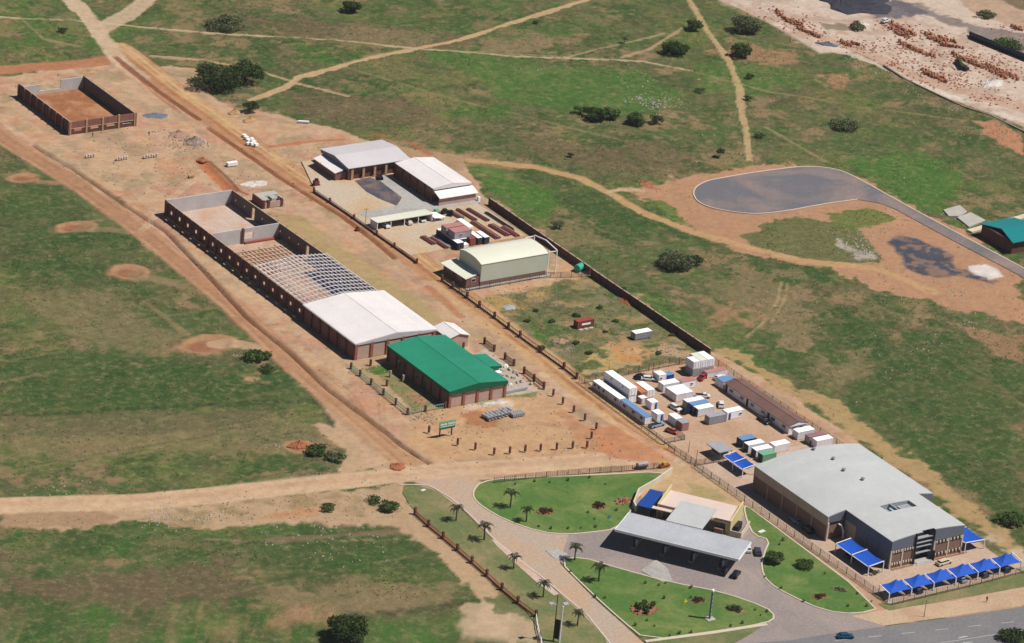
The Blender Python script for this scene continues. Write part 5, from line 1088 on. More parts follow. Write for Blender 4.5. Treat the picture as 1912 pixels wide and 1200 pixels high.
lp(t, 'parapet_cap', PINKROOF, (3.5, 19.1, 3.19, 7.4, 19.5, 3.45), (16.5, 19.1, 3.19, 19.8, 19.5, 3.45)); lp(t, 'shopfront', GLASS, (4.5, 19.1, .2, 19, 19.18, 2.5)); lp(t, 'shop_band', YELLOWW, (4, 19.0, 2.55, 19.6, 19.19, 2.95))
lp(t, 'storeroom_wall', DARK, (-.8, 17.4, 0, 2.0, 26.3, 2.7)); lp(t, 'storeroom_roof', BLUED, (-1.0, 17.2, 2.71, 2.1, 26.5, 2.86)); lp(t, 'entry_canopy', PINKROOF, (2.2, 17.7, 2.6, 7.6, 19.0, 2.8)); lp(t, 'duct', DARK, (20.6, 20.5, 0, 21.6, 23.8, 1.7))
lp(t, 'service_yard_wall', CREAMWALL, (20.3, 18.7, 0, 22.9, 18.9, 1.4), (22.75, 18.95, 0, 22.95, 25.5, 1.4)); lp(t, 'veranda_wall', CAREDBRICK, (3.4, 18.2, 0, 3.9, 19.0, 1.4), (16.8, 18.2, 0, 18.8, 18.9, 1.3))
b = MB()
WP = [G(1100+x/4.78, 860+y/4.78) for x, y in ((735,112),(590,215),(440,300),(395,415),(420,465))]
for p, q in zip(WP[:-1], WP[1:]): b.wall(p, q, .35, 0, 1.5, CREAMWALL)
props(b.build('boundary_wall', base=WP[2]), 'pale cream boundary wall curving round the back corner of the filling station', 'wall')
# pylon sign
x, y = G(1325, 1156)
t = thing('station_price_pylon', 'tall narrow dark pylon sign on a white base in the triangular lawn', 'pylon sign', x, y)
part(t, 'base', CONC, (x-1.0, y-.9, 0, x+1.0, y+.9, .25)); b = MB((x, y, .5)); b.box(-.28, -.16, .25, .28, .16, 6.6, FASCIA); b.build('panel', t); b = MB((x, y, .5)); b.box(-.33, -.2, 6.6, .33, .2, 7.05, WHITE); b.build('top_box', t)
for i in range(5): b = MB((x, y, .5)); b.box(-.22, -.2, 1.2+i*1.0, .22, -.161, 1.5+i*1.0, GREYC); b.build('price_strip', t)
# twin-pole sign at the bottom edge
x, y = G(1042, 1192)
t = thing('roadside_sign', 'twin-pole roadside sign seen from behind, black panel and lamp arms, at the bottom edge', 'sign', x, y)
b = MB(); p1, p2 = G(1033, 1197), G(1044, 1200)
b.tube((p1[0], p1[1], 0), (p1[0], p1[1], 11), .14, .08, DARK); b.build('pole', t); b = MB(); b.tube((p2[0], p2[1], 0), (p2[0], p2[1], 8.6), .2, .14, STEELW); b.build('pole', t)
b = MB(); b.wall((p1[0]+.1, p1[1]-.1), (p2[0]-.1, p2[1]+.1), .3, .8, 5.2, BLACKP); b.build('sign_panel', t)
for (pp, zz, s_) in ((p1, 8.6, -1), (p2, 8.4, 1)):
    b = MB(); b.beam((pp[0], pp[1], zz), (pp[0]+1.3*s_, pp[1]+.3, zz+.25), .1, .1, STEELW); b.build('lamp_arm', t)
    b = MB(); b.hexa([(pp[0]+s_*1.0-.6, pp[1], zz+.2), (pp[0]+s_*1.0+.6, pp[1], zz+.2), (pp[0]+s_*1.0+.6, pp[1]+.8, zz+.4), (pp[0]+s_*1.0-.6, pp[1]+.8, zz+.4), (pp[0]+s_*1.0-.6, pp[1], zz+.32), (pp[0]+s_*1.0+.6, pp[1], zz+.32), (pp[0]+s_*1.0+.6, pp[1]+.8, zz+.52), (pp[0]+s_*1.0-.6, pp[1]+.8, zz+.52)], GREYC); b.build('lamp_head', t)
# green billboard on the corner plot
t = thing('green_sign_board', 'pale green and white site sign board on two posts in the corner plot', 'sign', -51.2, -47.3)
part(t, 'post', DARK, (-52.9, -47.9, 0, -52.65, -47.7, 2.9)); part(t, 'post', DARK, (-49.7, -47.9, 0, -49.45, -47.7, 2.9))
b = MB(); b.wall((-53.2, -48.0), (-48.9, -48.0), .14, 2.0, 3.9, GREENP); b.build('board', t); b = MB(); b.wall((-53.2, -48.09), (-48.9, -48.09), .03, 1.95, 2.35, GREEND); b.build('lower_band', t)
b = MB(); 
for i in range(11):
    if i == 5: continue
    b.box(-52.9+i*.35, -48.12, 2.95+.0, -52.9+i*.35+.22, -48.09, 3.45-(i%3)*.08, WHITE)
for i in range(8): b.box(-52.7+i*.45, -48.12, 2.5, -52.7+i*.45+.3, -48.09, 2.65, WHITE)
b.build('lettering', t)
# teal roofed building at the right edge
t = thing('teal_roofed_building', 'dark brick building with a teal roof at the right edge beside the asphalt road', 'building', 152, -3)
part(t, 'wall', BRICKD, (147.4, -11.5, 0, 158, 1.2, 3.4)); 
slab_roof(t, [(146.8, -12.3), (159, -12.3), (159, -5.2), (148.6, -5.2)], [3.6, 3.6, 4.6, 4.6], .15, TEAL, 'roof_slope'); slab_roof(t, [(148.6, -5.2), (159, -5.2), (159, 2), (147, 2)], [4.6, 4.6, 3.5, 3.5], .15, TEAL, 'roof_slope')
b = MB(); b.wall(Z6(1900, 372), Z6(1612, 450), 1.9, 0, .5, CREAMWALL); b.wall(Z6(2300, 270), Z6(1900, 371), 1.9, 0, .5, CREAMWALL)
props(b.build('low_wall', base=Z6(1750, 410)), 'long low cream wall leading to the teal-roofed building', 'wall')
b = MB(); b.prism([Z6(*p) for p in ((1470,330),(1560,305),(1600,340),(1560,365),(1500,365))], -.05, .25, CONC); b.prism([Z6(*p) for p in ((1545,372),(1620,345),(1700,388),(1610,425))], -.05, .3, CONC)
props(b.build('concrete_slabs', base=Z6(1580, 360)), 'two broken concrete floor slabs in the grass near the teal-roofed building', 'slab')
# ---------------------------------------------------------------- long brick wall
t = thing('long_brick_wall', 'long dark brick wall behind the yards, along the green field', 'wall', 34, 18)
def wallrow(p, q, n, h, m):
    for i in range(n):
        a = (p[0]+(q[0]-p[0])*i/n, p[1]+(q[1]-p[1])*i/n); c = (p[0]+(q[0]-p[0])*(i+1)/n, p[1]+(q[1]-p[1])*(i+1)/n)
        b = MB(); b.wall(a, c, .3, -.2, h-.1+.02*(i%3), m); b.build('wall_panel', t); b = MB(); b.box(a[0]-.25, a[1]-.22, -.2, a[0]+.2, a[1]+.22, h+.06, m); b.build('pier', t)
    b = MB(); b.wall(p, q, .36, h-.06, h+.05, COPING); b.build('coping', t)
wallrow((34.4, 67.5), (33.6, 18.6), 14, 1.95, BRICKD); wallrow((33.4, 17.6), (33.1, -34.6), 15, 1.95, BRICKD)
# ---------------------------------------------------------------- small fences with piers
def pier_fence(nm, label, pts, h, pm, panel=None, pw=.45, ph=None, sub=(), slat=.35, base=None):
    t = thing(nm, label, 'fence', *pts[len(pts)//2])
    for i, (x, y) in enumerate(pts):
        part(t, 'pier', pm, (x-pw/2, y-pw/2, -.3, x+pw/2, y+pw/2, h))
    for i in range(len(pts)-1):
        if i in sub or panel is None: continue
        (xa, ya), (xb, yb) = pts[i], pts[i+1]; d = math.hypot(xb-xa, yb-ya); T = (xa, ya, math.atan2(yb-ya, xb-xa)); b = MB(T)
        hp = ph or h*.8; b.box(pw/2, -.05, hp-.12, d-pw/2, .05, hp, panel); b.box(pw/2, -.05, .15, d-pw/2, .05, .28, panel)
        k = int(d/slat)
        for j in range(1, k): b.box(j*d/k-.05, -.03, 0, j*d/k+.05, .03, hp-.13, panel)
        if base: b.box(pw/2, -.1, -.3, d-pw/2, .1, base[0], base[1])
        b.build('panel', t)
    return t
VF = [(-78.6,-79.1),(-79.0,-85.4),(-79.05,-91.5),(-79.2,-97.6),(-79.4,-103.8),(-79.7,-110.2),(-80.1,-116.8),(-80.2,-123.2),(-80.0,-129.9)]
pier_fence('brick_pier_fence', 'fence of dark brick piers and terracotta rails beside the palm verge', VF, 1.75, BRICKD, REDFENCE, .5, 1.15, slat=.45, base=(.35, REDFENCE))
VE = [(-80.0,-129.9),(-82.6,-134.5),(-85,-139.4),(-87.5,-144)]
pier_fence('white_slat_fence', 'short white slatted fence running down from the end of the terracotta fence', VE, 1.1, WHITE, WHITE, .2, 1.0, slat=.4)
pier_fence('garden_pier_fence', 'pier fence along the left and front of the green hall garden', [(-52.5,-7.6),(-52.6,-12),(-52.65,-17.1),(-52.8,-23),(-52.9,-28.7),(-53.1,-34.3),(-48.5,-34.7),(-43.2,-34.9)], 1.5, BRICKD, GREENP, .45, 1.15, slat=.5)
pier_fence('roadside_pier_fence', 'brick pier fence with brown panels along the main dirt road beside the green hall', [(-14.9,-7.5),(-15.0,-12.1),(-15.1,-17),(-15.1,-21),(-15.2,-25.6),(-15.3,-30.1),(-15.5,-34.7)], 1.7, BRICKD, BRICKD, .45, 1.3, sub=(1, 3), slat=.3)
pier_fence('lot_pier_fence', 'long low fence with dark brick piers between the main dirt road and the weedy lot', [(-4.3,29),(-4.2,24),(-4.1,17.5),(-4.2,11.6),(-4.3,4.5),(-4.5,-2.1),(-4.6,-7.5),(-4.7,-17),(-4.75,-27.1),(-5.1,-33.2)], 1.7, BRICKD, FENCEW, .5, 1.2, slat=.6, base=(.3, BRICKD))
pier_fence('upper_roadside_fence', 'low fence along the main dirt road beside the concrete yard', [(-4.8,92),(-4.6,84),(-4.4,72),(-4.4,60.6),(-4.3,52),(-4.3,41)], 1.3, BRICKD, FENCEW, .4, .8, slat=.8, base=(.4, BRICK))
for i, (x, y, lab) in enumerate(((-47.3,-7.9,'brick post at the corner of the small bright lawn in front of the white hall'),(-49.6,-19.2,'brick post inside the green hall garden, behind the second pier of the fence'),(-46.2,-15.2,'pale post standing inside the green hall garden, halfway to the wall'),(-44.6,-18.4,'pale post in the green hall garden, close to the dark wall'),(-21.2,-7.9,'brick post between the white gabled store and the wing of the green hall'))):
    b = MB(); b.box(x-.22, y-.22, -.2, x+.22, y+.22, 1.55, COPING if 'pale' in lab else BRICKD); props(b.build('brick_post', base=(x, y, 0)), lab, 'post')
POSTS = [(-16.0,-43.6),(-16.1,-48.4),(-16.1,-53.1),(-16.35,-58.2),(-20.1,-61.8),(-23.9,-65.6),(-27.2,-64.6),(-31.0,-63.7),(-34.85,-62.8),(-38.4,-61.8),(-42.2,-61.2),(-45.9,-60.3),(-48.5,-56.4),(-51,-52.8),(-53.7,-44.7),(-15.6,-38.9)]
r0 = None
for i, (x, y) in enumerate(POSTS):
    if i == 15: lab = 'loose brick post on the roadside of the corner plot, nearest the green hall yard'
    elif i < 5: lab = 'free-standing brick post on the road side of the corner plot, %s from the top' % ORD[i+1]
    elif i < 12: lab = 'free-standing brick post in the front row of the corner plot, %s from the right end' % ORD[i-5]
    else: lab = ('free-standing brick post just below right of the green sign board', 'free-standing brick post directly below the green sign board', 'free-standing brick post just left of the green sign board')[i-12]
    z = max(-.3, gz(x, y)-.1)
    if r0 is None:
        b = MB(); b.box(x-.2, y-.2, 0, x+.2, y+.2, 1.6, BRICKD); b.box(x-.2, y-.2, 1.6, x+.2, y+.2, 1.7, PIER); r0 = props(b.build('free_brick_post', base=(x, y, 0)), lab, 'post', 'free-standing brick posts round the corner plot')
    else: dup(r0, x, y, 0, lab, None)
def wire_fence(label, pts, h, sp=2.4, m=FENCEW, wires=5, nm='wire_fence', vert=.0):
    t = thing(nm, label, 'fence', *pts[len(pts)//2]); 
    for (xa, ya), (xb, yb) in zip(pts[:-1], pts[1:]):
        d = math.hypot(xb-xa, yb-ya); k = max(1, int(round(d/sp))); T = (xa, ya, math.atan2(yb-ya, xb-xa))
        for j in range(k): part(t, 'post', m, (j*d/k-.05, -.05, -.3, j*d/k+.05, .05, h), T=T)
        b = MB(T)
        for w_ in range(wires): z = h*(w_+1)/wires-.06; b.box(0, -.02, z-.025, d, .02, z+.025, m)
        if vert:
            for j in range(int(d/vert)): b.box(j*vert-.02, -.015, 0, j*vert+.02, .015, h-.1, m)
        b.build('wire_panel', t)
    return t
wire_fence('dark palisade fence between the weedy lot and the container yard', [(-4.9,-36.2),(8,-36.0),(20,-35.8),(32,-36)], 2.0, 3.2, vert=.45)
wire_fence('dark palisade fence along the left edge of the container yard', [(-5.7,-35),(-6.0,-50),(-6.2,-71)], 1.6, 3.0, vert=.5)
wire_fence('short palisade fence at the near end of the container yard by the red truck', [(-6.1,-71.2),(-.4,-71.3),(0,-68)], 1.4, 2.5, vert=.4)
wire_fence('palisade fence with a brown base between the station garden and the grey warehouse', [(-6.6,-84),(-6.4,-100),(-6.3,-125),(-6.2,-156.5)], 1.7, 3.1, vert=.55)
wire_fence('palisade fence behind the carports above the highway verge', [(-6,-156.6),(12,-156.8),(31.8,-156.4),(50,-156)], 1.7, 3.1, vert=.5)
wire_fence('fence along the cross road above the palm garden', [G(922,902), G(1000,893), G(1080,886), G(1180,879), G(1240,874)], 1.5, 2.6, vert=.5)
wire_fence('fence between the cream workshop and the weedy lot', [(-4.2,21),(8,21.2),(20,21.3),(33.3,17.2)], 1.5, 3.0, vert=.6)
wire_fence('fence behind the brown-roofed cabin row and warehouse', [(31.6,-37),(31.8,-84),(31.9,-125)], 1.6, 3.2, vert=.7)
wire_fence('broken gate frames at the yard entrance by the guard hut', [(-6.5,-73.5),(-6.3,-78),(-5.9,-83.6),(1.0,-84.2)], 1.6, 2.2, vert=.4, nm='yard_gate')
QW = [G(1650,122), G(1690,148), G(1740,172), G(1800,200), G(1850,216), G(1912,246), G(2000,290)]
t = thing('quarry_wall', 'low dark stone wall along the edge of the brick yard, top right', 'wall', *QW[3])
for p, q in zip(QW[:-1], QW[1:]): b = MB(); b.wall(p, q, .5, -.8, .35, SOILG); b.build('wall_section', t)
# ---------------------------------------------------------------- vegetation
def leafmesh(name, lobes, n, size, m, seed):
    """crown of small leaf-clump faces spread through several lobes (x, y, z, rx, ry, rz), in units"""
    r = np.random.default_rng(seed); V = []; F = []
    w = np.array([l[3]*l[4]*l[5] for l in lobes]) ** .7; w = w/w.sum()
    for (x, y, z, rx, ry, rz), k in zip(lobes, (w*n).astype(int)):
        for _ in range(k):
            d = r.normal(size=3); d /= np.linalg.norm(d); rad = r.uniform(.45, 1.0)**.6*(1+.16*math.sin(5*d[0]+seed)*math.cos(4*d[1]+x)+r.normal()*.05)
            c = np.array([x, y, z])+d*np.array([rx, ry, rz])*rad
            nrm = d+r.normal(size=3)*.6; nrm /= np.linalg.norm(nrm); a = np.cross(nrm, [0, 0, 1.]); a /= (np.linalg.norm(a)+1e-6); b_ = np.cross(nrm, a); s_ = size*r.uniform(.6, 1.4)
            i = len(V); V += [tuple((c+a*s_)*K), tuple((c+b_*s_*.8)*K), tuple((c-a*s_)*K), tuple((c-b_*s_*.8)*K)]; F.append((i, i+1, i+2, i+3))
    me = bpy.data.meshes.new(name); me.from_pydata(V, [], F); me.materials.append(m); me.update(); return me
def trunk_mb(h, r0, lobes):
    b = MB(); b.tube((0, 0, -.4), (0, 0, h), r0, r0*.6, BARK, 7)
    for l in lobes[:6]: b.tube((0, 0, h*.85), (l[0]*.8, l[1]*.8, l[2]), r0*.5, r0*.15, BARK, 5)
    return b
def tree(nm, label, cat, x, y, lobes, n, size, m, th=1.0, r0=.18, seed=1, group=None, z=None):
    z = gz(x, y) if z is None else z
    t = thing(nm, label, cat, x, y, z, group)
    b = trunk_mb(th, r0, lobes); me_o = b.build('trunk', None); me_o.parent = t; me_o.location = (0, 0, 0)
    o = bpy.data.objects.new('crown', leafmesh('crown', lobes, n, size, m, seed)); COL.objects.link(o); o.parent = t
    return t
def lob(r, h, k, seed, flat=.6, spread=.55):
    q = random.Random(seed); L_ = [(0, 0, h, r*.7, r*.7, r*flat*.8)]
    for i in range(k):
        a = 2*math.pi*i/k+q.uniform(-.4, .4); d = r*spread*q.uniform(.7, 1.15); L_.append((d*math.cos(a), d*math.sin(a), h+q.uniform(-.35, .3)*r*flat, r*q.uniform(.38, .55), r*q.uniform(.38, .55), r*flat*q.uniform(.45, .65)))
    return L_
TR = [ # px x, y of the foot, radius, crown centre height, label, material
 (405,160,6.6,3.4,'large dark spreading tree left of its twin on the bare ground above the main road',LEAF_D,3600,8),
 (458,152,5.4,3.6,'slightly smaller dark tree right of its twin on the bare ground above the main road',LEAF_D,1900,6),
 (467,208,2.0,2.0,'small round dark tree just below the pair of large trees',LEAF_D,800,4),
 (650,1190,4.2,2.6,'round very dark green tree alone in the lowest field at the bottom edge',LEAF_D,2600,8),
 (657,18,2.8,2.2,'dark bush cut by the top edge left of the centre',LEAF_D,900,5),
 (1260,98,3.6,2.2,'dark round bush beside the footpath at the upper right',LEAF_D,1300,6),
 (1396,58,4.6,2.8,'grey-brown thorny bush beside the quarry yard edge',LEAF_G,1800,7),
 (1384,102,3.4,2.2,'dark bush below the grey-brown one near the path',LEAF_D,1000,5),
 (1296,55,2.4,1.8,'dark low bush at the start of the two-track path',LEAF_D,700,4),
 (1344,293,1.2,1.9,'thin small tree standing alone left of the long two-track path',LEAF_D,350,3),
 (1112,220,3.0,1.8,'largest bush of the dark thicket below the bright green hollow',LEAF_D,1300,6),
 (1138,218,2.6,1.8,'second bush of the dark thicket, just right of the largest',LEAF_M,800,5),
 (1188,228,2.8,1.8,'third bush of the dark thicket, left of the last',LEAF_M,900,5),
 (1225,228,1.9,1.6,'last and smallest bush at the right of the dark thicket',LEAF_D,500,4),
 (1084,210,1.9,1.4,'low bush at the left end of the dark thicket',LEAF_M,450,4),
 (1262,496,4.4,1.9,'wide grey-green thorn bush alone in the field right of the long brick wall',LEAF_G,1700,7),
 (1290,490,2.8,1.4,'darker low bush touching the wide thorn bush',LEAF_D,600,4),
 (420,50,5.4,1.4,'wide grey-green low thicket at the upper left between two footpaths',LEAF_G,1400,7),
 (480,668,3.0,.9,'dark green shrub on the rubbish mound beside the left track',LEAF_M,900,6),
 (500,690,1.9,.7,'smaller shrub right of the dark one on the rubbish mound',LEAF_M,400,5),
 (590,845,2.6,.8,'green bush beside the red earth heap at the lower left',LEAF_M,700,6),
 (625,858,2.2,.7,'pale scrubby bush between the red earth heap and the cross road',LEAF_G,500,5),
 (725,950,2.2,1.0,'tall weedy shrub on the bank below the cross road',LEAF_M,500,5),
 (700,935,1.8,.8,'smaller weedy shrub on the bank below the cross road',LEAF_M,350,4),
 (613,950,1.6,.8,'green shrub on the orange bank left of the tall weedy one',LEAF_M,350,4),
 (1890,975,3.0,1.4,'dark green bush at the right edge beyond the warehouse',LEAF_M,700,5),
 (1893,1196,3.4,1.2,'dark purple-green shrub at the bottom right beyond the highway',LEAF_D,900,5),
 (1600,52,2.6,1.0,'grey scrub on the far bank of the quarry yard',LEAF_G,500,4),
 (1880,85,5.0,1.1,'grey-green scrub behind the long black pipe stack',LEAF_M,900,6),
 (1840,30,3.0,1.0,'scrub on the brown bank at the very top right',LEAF_G,500,5),
 (1445,1050,2.1,1.5,'dark leafy tree beside the two parked cars at the station',LEAF_M,900,6),
 (1502,1060,1.9,1.1,'round shrub in the middle of the lawn beside the warehouse fence',LEAF_M,700,6),
 (1575,235,4.0,.9,'dense grey-green scrub patch in the field left of the quarry wall',LEAF_G,1000,6),
 (1040,425,1.6,1.2,'faint grey bush in the field just behind the long brick wall',LEAF_G,350,4),
 (1065,292,.9,.8,'tiny bush in the field above the compound',LEAF_D,150,3),
 (118,60,1.5,.9,'small bush between footpaths at the top left',LEAF_M,250,4),
 (1000,42,1.0,.6,'tiny bush below the diagonal footpath near the top',LEAF_D,120,3),
 (1166,80,1.0,1.6,'bare thin sapling at the top centre',LEAF_G,120,3),
 (1400,145,1.4,1.0,'small dark bush right of the two-track path',LEAF_D,200,3),
 (1396,185,1.5,.9,'small green bush right of the two-track path, lower one',LEAF_M,200,3),
 (1418,252,1.6,1.0,'small grey bush right of the lower end of the two-track path',LEAF_G,220,3),
 (1307,168,1.8,.7,'low scrub left of the two-track path',LEAF_G,250,4),
]
for i, (px, py, r_, h_, lab, m, n, k_) in enumerate(TR):
    x, y = G(px, py); tree('bush' if h_ < 1.7 else 'tree', lab, 'bush' if h_ < 1.7 else 'tree', x, y, lob(r_*.98, h_, k_+2, i+3, flat=.6 if h_ > 1.5 else .36, spread=.72), int(n*1.5), .25 if r_ > 2 else .17, m, th=h_*.8, r0=.05+r_*.03, seed=i+1)
LOTB = [(985,600,1.1),(1012,650,1.2),(1030,600,1.0),(1075,590,1.2),(1120,575,1.0),(1150,600,.9),(1075,640,1.1),(1130,620,.8),(1230,660,1.0),(1255,625,.9),(1000,580,.9),(1100,660,1.1),(1165,540,1.0)]
b0 = None
for i, (px, py, r_) in enumerate(LOTB):
    x, y = G(px, py)
    if b0 is None: b0 = tree('weed_clump', 'low weed bush growing among the rubble in the weedy fenced lot', 'bush', x, y, [(0,0,.3,.8,.7,.4),(.6,.3,.3,.5,.4,.3),(-.5,.4,.25,.4,.5,.3)], 260, .14, LEAF_M, th=.3, r0=.04, seed=77, group='low weed bushes in the weedy fenced lot')
    else: dup(b0, x, y, i*1.7, None, None, r_, gz(x, y))
# palms: one built with trunk and fronds, the others copied
def palm():
    t = thing('palm_tree', '', 'palm', 0, 0, 0, 'palms along the station drive'); 
    b = MB(); b.tube((0, 0, -.2), (.03, .02, 1.2), .17, .12, BARK, 8); b.tube((.03, .02, 1.2), (0, .03, 2.5), .12, .1, BARK, 8); o = b.build('trunk'); o.parent = t; o.location = (0, 0, 0)
    for k in range(10):
        a = 2*math.pi*k/10+random.uniform(-.2, .2); L_ = random.uniform(1.3, 1.75); lift = random.uniform(.5, 1.1); b = MB((0, 0.03, a)); N_ = 6
        P = []
        for i in range(N_+1): f = i/N_; P.append((L_*f, 0, 2.45+lift*math.sin(f*2.3)*1.0-.75*f*f))
        for i in range(N_):
            w0, w1 = .05+.3*math.sin(math.pi*min(1, i/N_+.12)), .05+.3*math.sin(math.pi*min(1, (i+1)/N_+.05)); p, q = P[i], P[i+1]
            for s_ in (-1, 1):
                for j in range(2):
                    u0, u1 = j/2, j/2+.36; A = [p[n_]+(q[n_]-p[n_])*u0 for n_ in range(3)]; B = [p[n_]+(q[n_]-p[n_])*u1 for n_ in range(3)]
                    b.face([(A[0], 0, A[2]), (B[0], 0, B[2]), (B[0]+.12, s_*w1, B[2]-.15), (A[0]+.12, s_*w0, A[2]-.15)], LEAF_P)
        o = b.build('frond'); o.parent = t; o.location = (0, 0, 0)
    return t
PT = [((851.3,972.5),'palm on the left verge nearest the road junction'),((903.8,1008.8),'second palm on the left verge from the road junction'),((958.8,1062.5),'third palm on the left verge, beside the pale kerb slab'),((1013.8,1115),'fourth palm on the left verge, where the pale kerb slab ends'),
      ((952.5,947.5),'palm in the big upper lawn, further from the drive'),((982.5,974),'palm in the big upper lawn, close to the drive edge'),((1073,1046),'palm at the left corner of the triangular lawn'),((1117.6,1085.5),'palm inside the triangular lawn, right of the corner palm'),((1077.9,1168),'palm at the bottom beside the twin-pole sign')]
p0 = palm()
for i, (p, lab) in enumerate(PT):
    x, y = G(*p)
    if i == 0: p0.scale = (1.2, 1.2, 1.2); p0.location = (x*K, y*K, .1); p0['label'] = lab
    else: dup(p0, x, y, i*1.3, lab, None, 1.22+.12*math.sin(i*2.1), .08)
# garden beds: rocks ringed round shrubs
def bed(label, px, py, rx, ry, rot, rocks, m, seed, n=350, h=.5, rock=SOILR):
    x, y = G(px, py); t = thing('flower_bed', label, 'flower bed', x, y, .1); q = random.Random(seed)
    b = MB(); b.prism([(x+rx*math.cos(a)*math.cos(rot)-ry*math.sin(a)*math.sin(rot), y+rx*math.cos(a)*math.sin(rot)+ry*math.sin(a)*math.cos(rot)) for a in [2*math.pi*i/12 for i in range(12)]], .0, .16, S_BED); b.build('soil', t)
    for i in range(rocks):
        a = 2*math.pi*i/rocks; X = x+rx*math.cos(a)*math.cos(rot)-ry*math.sin(a)*math.sin(rot); Y = y+rx*math.cos(a)*math.sin(rot)+ry*math.sin(a)*math.cos(rot); s_ = q.uniform(.18, .38)
        b = MB((X, Y, q.uniform(0, 3))); b.hexa([(-s_,-s_*.7,.05),(s_,-s_*.8,.05),(s_*.9,s_*.7,.05),(-s_*.8,s_*.8,.05),(-s_*.5,-s_*.5,.1+s_),(s_*.6,-s_*.4,.1+s_*.9),(s_*.5,s_*.5,.1+s_*1.1),(-s_*.5,s_*.5,.1+s_*.8)], rock); b.build('rock', t)
    lobes = [(rx*.75*math.cos(2.4*i)*math.sqrt(i/7), ry*.75*math.sin(2.4*i)*math.sqrt(i/7), h*q.uniform(.5, 1.1), q.uniform(.35, .7), q.uniform(.35, .7), h*q.uniform(.4, .7)) for i in range(8)]
    lobes = [(a*math.cos(rot)-c_*math.sin(rot), a*math.sin(rot)+c_*math.cos(rot), *l) for a, c_, *l in lobes]
    o = bpy.data.objects.new('shrubs', leafmesh('shrubs', lobes, n, .14, m, seed)); COL.objects.link(o); o.parent = t
bed('large rock-edged bed with dense grey-green shrubs in the triangular lawn', 1203, 1138, 3.1, 2.5, .2, 16, LEAF_M, 1, 1600, 1.1)
bed('rocky bed with reddish shrubs in the upper lawn nearest the palms', 1018, 956, 1.9, 1.2, 0, 9, LEAF_R, 2, 500, .5)
bed('rocky shrub bed in the upper lawn nearest the blue storeroom', 1118, 946, 1.5, 1.3, 0, 6, LEAF_R, 3, 500, .7)
bed('bare red gravel bed against the cream boundary wall', 1165, 936, 2.4, 1.5, .3, 8, LEAF_R, 4, 80, .2)
bed('row of dark shrubs left of the price pylon in the triangular lawn', 1303, 1122, 1.9, 1.0, -.3, 0, LEAF_R, 5, 420, .5)
bed('long dark shrub row right of the price pylon', 1372, 1139, 2.3, 1.0, -.95, 0, LEAF_M, 6, 800, .7)
bed('low rocky plant bed near the lower tip of the right lawn', 1530, 1115, 1.9, .8, .1, 8, LEAF_R, 7, 350, .4)
bed('narrow rocky bed beside the palisade fence in the right lawn', 1568, 1102, 1.6, .6, -.9, 9, LEAF_G, 8, 200, .3, SOILG)
bed('oval rocky bed on the paving in front of the two-bay blue carport', 1633, 1071, 1.5, .5, .3, 7, LEAF_G, 9, 160, .3, SOILG)
# small lawn plants in lines (the dark dots)
DOT = [(1006,984),(1028,988),(1060,988),(1084,987),(1112,985),(998,900),(1026,902),(1060,898),(1100,893),(962,905),(1130,905),(1151,954),(1098,958),(1110,970),(1110,1116),(1129,1118),(1065,1068),(1186,1169),(1205,1090),(1230,1094),(1242,1090),(1290,1098),(1208,1160),(1222,1170),(1386,1165),(1364,1170),(1250,1188),(1268,1184),(1290,1182),(1410,1140),(1420,1150),(1432,1143),(1455,1018),(1428,1078),(1458,1100),(1500,1124),(1540,1072),(1462,1010),(1583,1133),(1600,1110),(1627,1124),(1618,1133),(1290,1117),(1288,1100),(1240,1118)]
q0 = None
for i, (px, py) in enumerate(DOT):
    x, y = G(px, py)
    if q0 is None:
        q0 = bpy.data.objects.new('garden_plant', leafmesh('garden_plant', [(0,0,.25,.28,.28,.3)], 60, .1, LEAF_M, 5)); COL.objects.link(q0); q0.location = (x*K, y*K, .1); props(q0, 'small dark garden plant set in the station lawns', 'plant', 'small dark plants dotted round the station lawns')
    else:
        c = q0.copy(); COL.objects.link(c); c.location = (x*K, y*K, .1); c.rotation_euler.z = i; s_ = .7+.6*((i*37)%10)/10; c.scale = (s_, s_, s_*1.2)
# weeds and tufts over the fields: nobody could count them
r = np.random.default_rng(5)
def scatter(name, n, m, size, cond, hgt=.3, k=5, seed=3):
    r = np.random.default_rng(seed); V = []; F = []; cnt = 0
    sel = np.where(cond)[0]; pick = r.choice(sel, n)
    jx = r.uniform(-.4, .4, n); jy = r.uniform(-.4, .4, n); ang = r.uniform(0, 6.28, (n, k)); sz = size*r.uniform(.5, 1.5, n)
    for a in range(n):
        x, y, z = GX[pick[a]]+jx[a], GY[pick[a]]+jy[a], Z[pick[a]]
        for b in range(k):
            c_, s_ = math.cos(ang[a, b]), math.sin(ang[a, b]); w = sz[a]; i = len(V); h = hgt*sz[a]/size
            V += [((x-s_*w*.3)*K, (y+c_*w*.3)*K, z*K), ((x+s_*w*.3)*K, (y-c_*w*.3)*K, z*K), ((x+c_*w*.7+s_*w*.25)*K, (y+s_*w*.7-c_*w*.25)*K, (z+h)*K), ((x+c_*w*.7-s_*w*.25)*K, (y+s_*w*.7+c_*w*.25)*K, (z+h*.8)*K)]; F.append((i, i+1, i+2, i+3))
    me = bpy.data.meshes.new(name); me.from_pydata(V, [], F); me.materials.append(m); me.update(); o = bpy.data.objects.new(name, me); COL.objects.link(o); o['kind'] = 'stuff'; return o
VIS = (GU.ravel() > -180) & (GU.ravel() < 190) & (GV.ravel() > -150) & (GV.ravel() < 230) & (FLAT < .1)
GR = VIS & (grass > .6)
scatter('grass_tufts', 15000, TUFT, .24, GR & (N2 > .42), .14, 4, 3)
scatter('dark_weeds', 7000, WEED, .24, GR & (N1 > .5), .16, 4, 4)
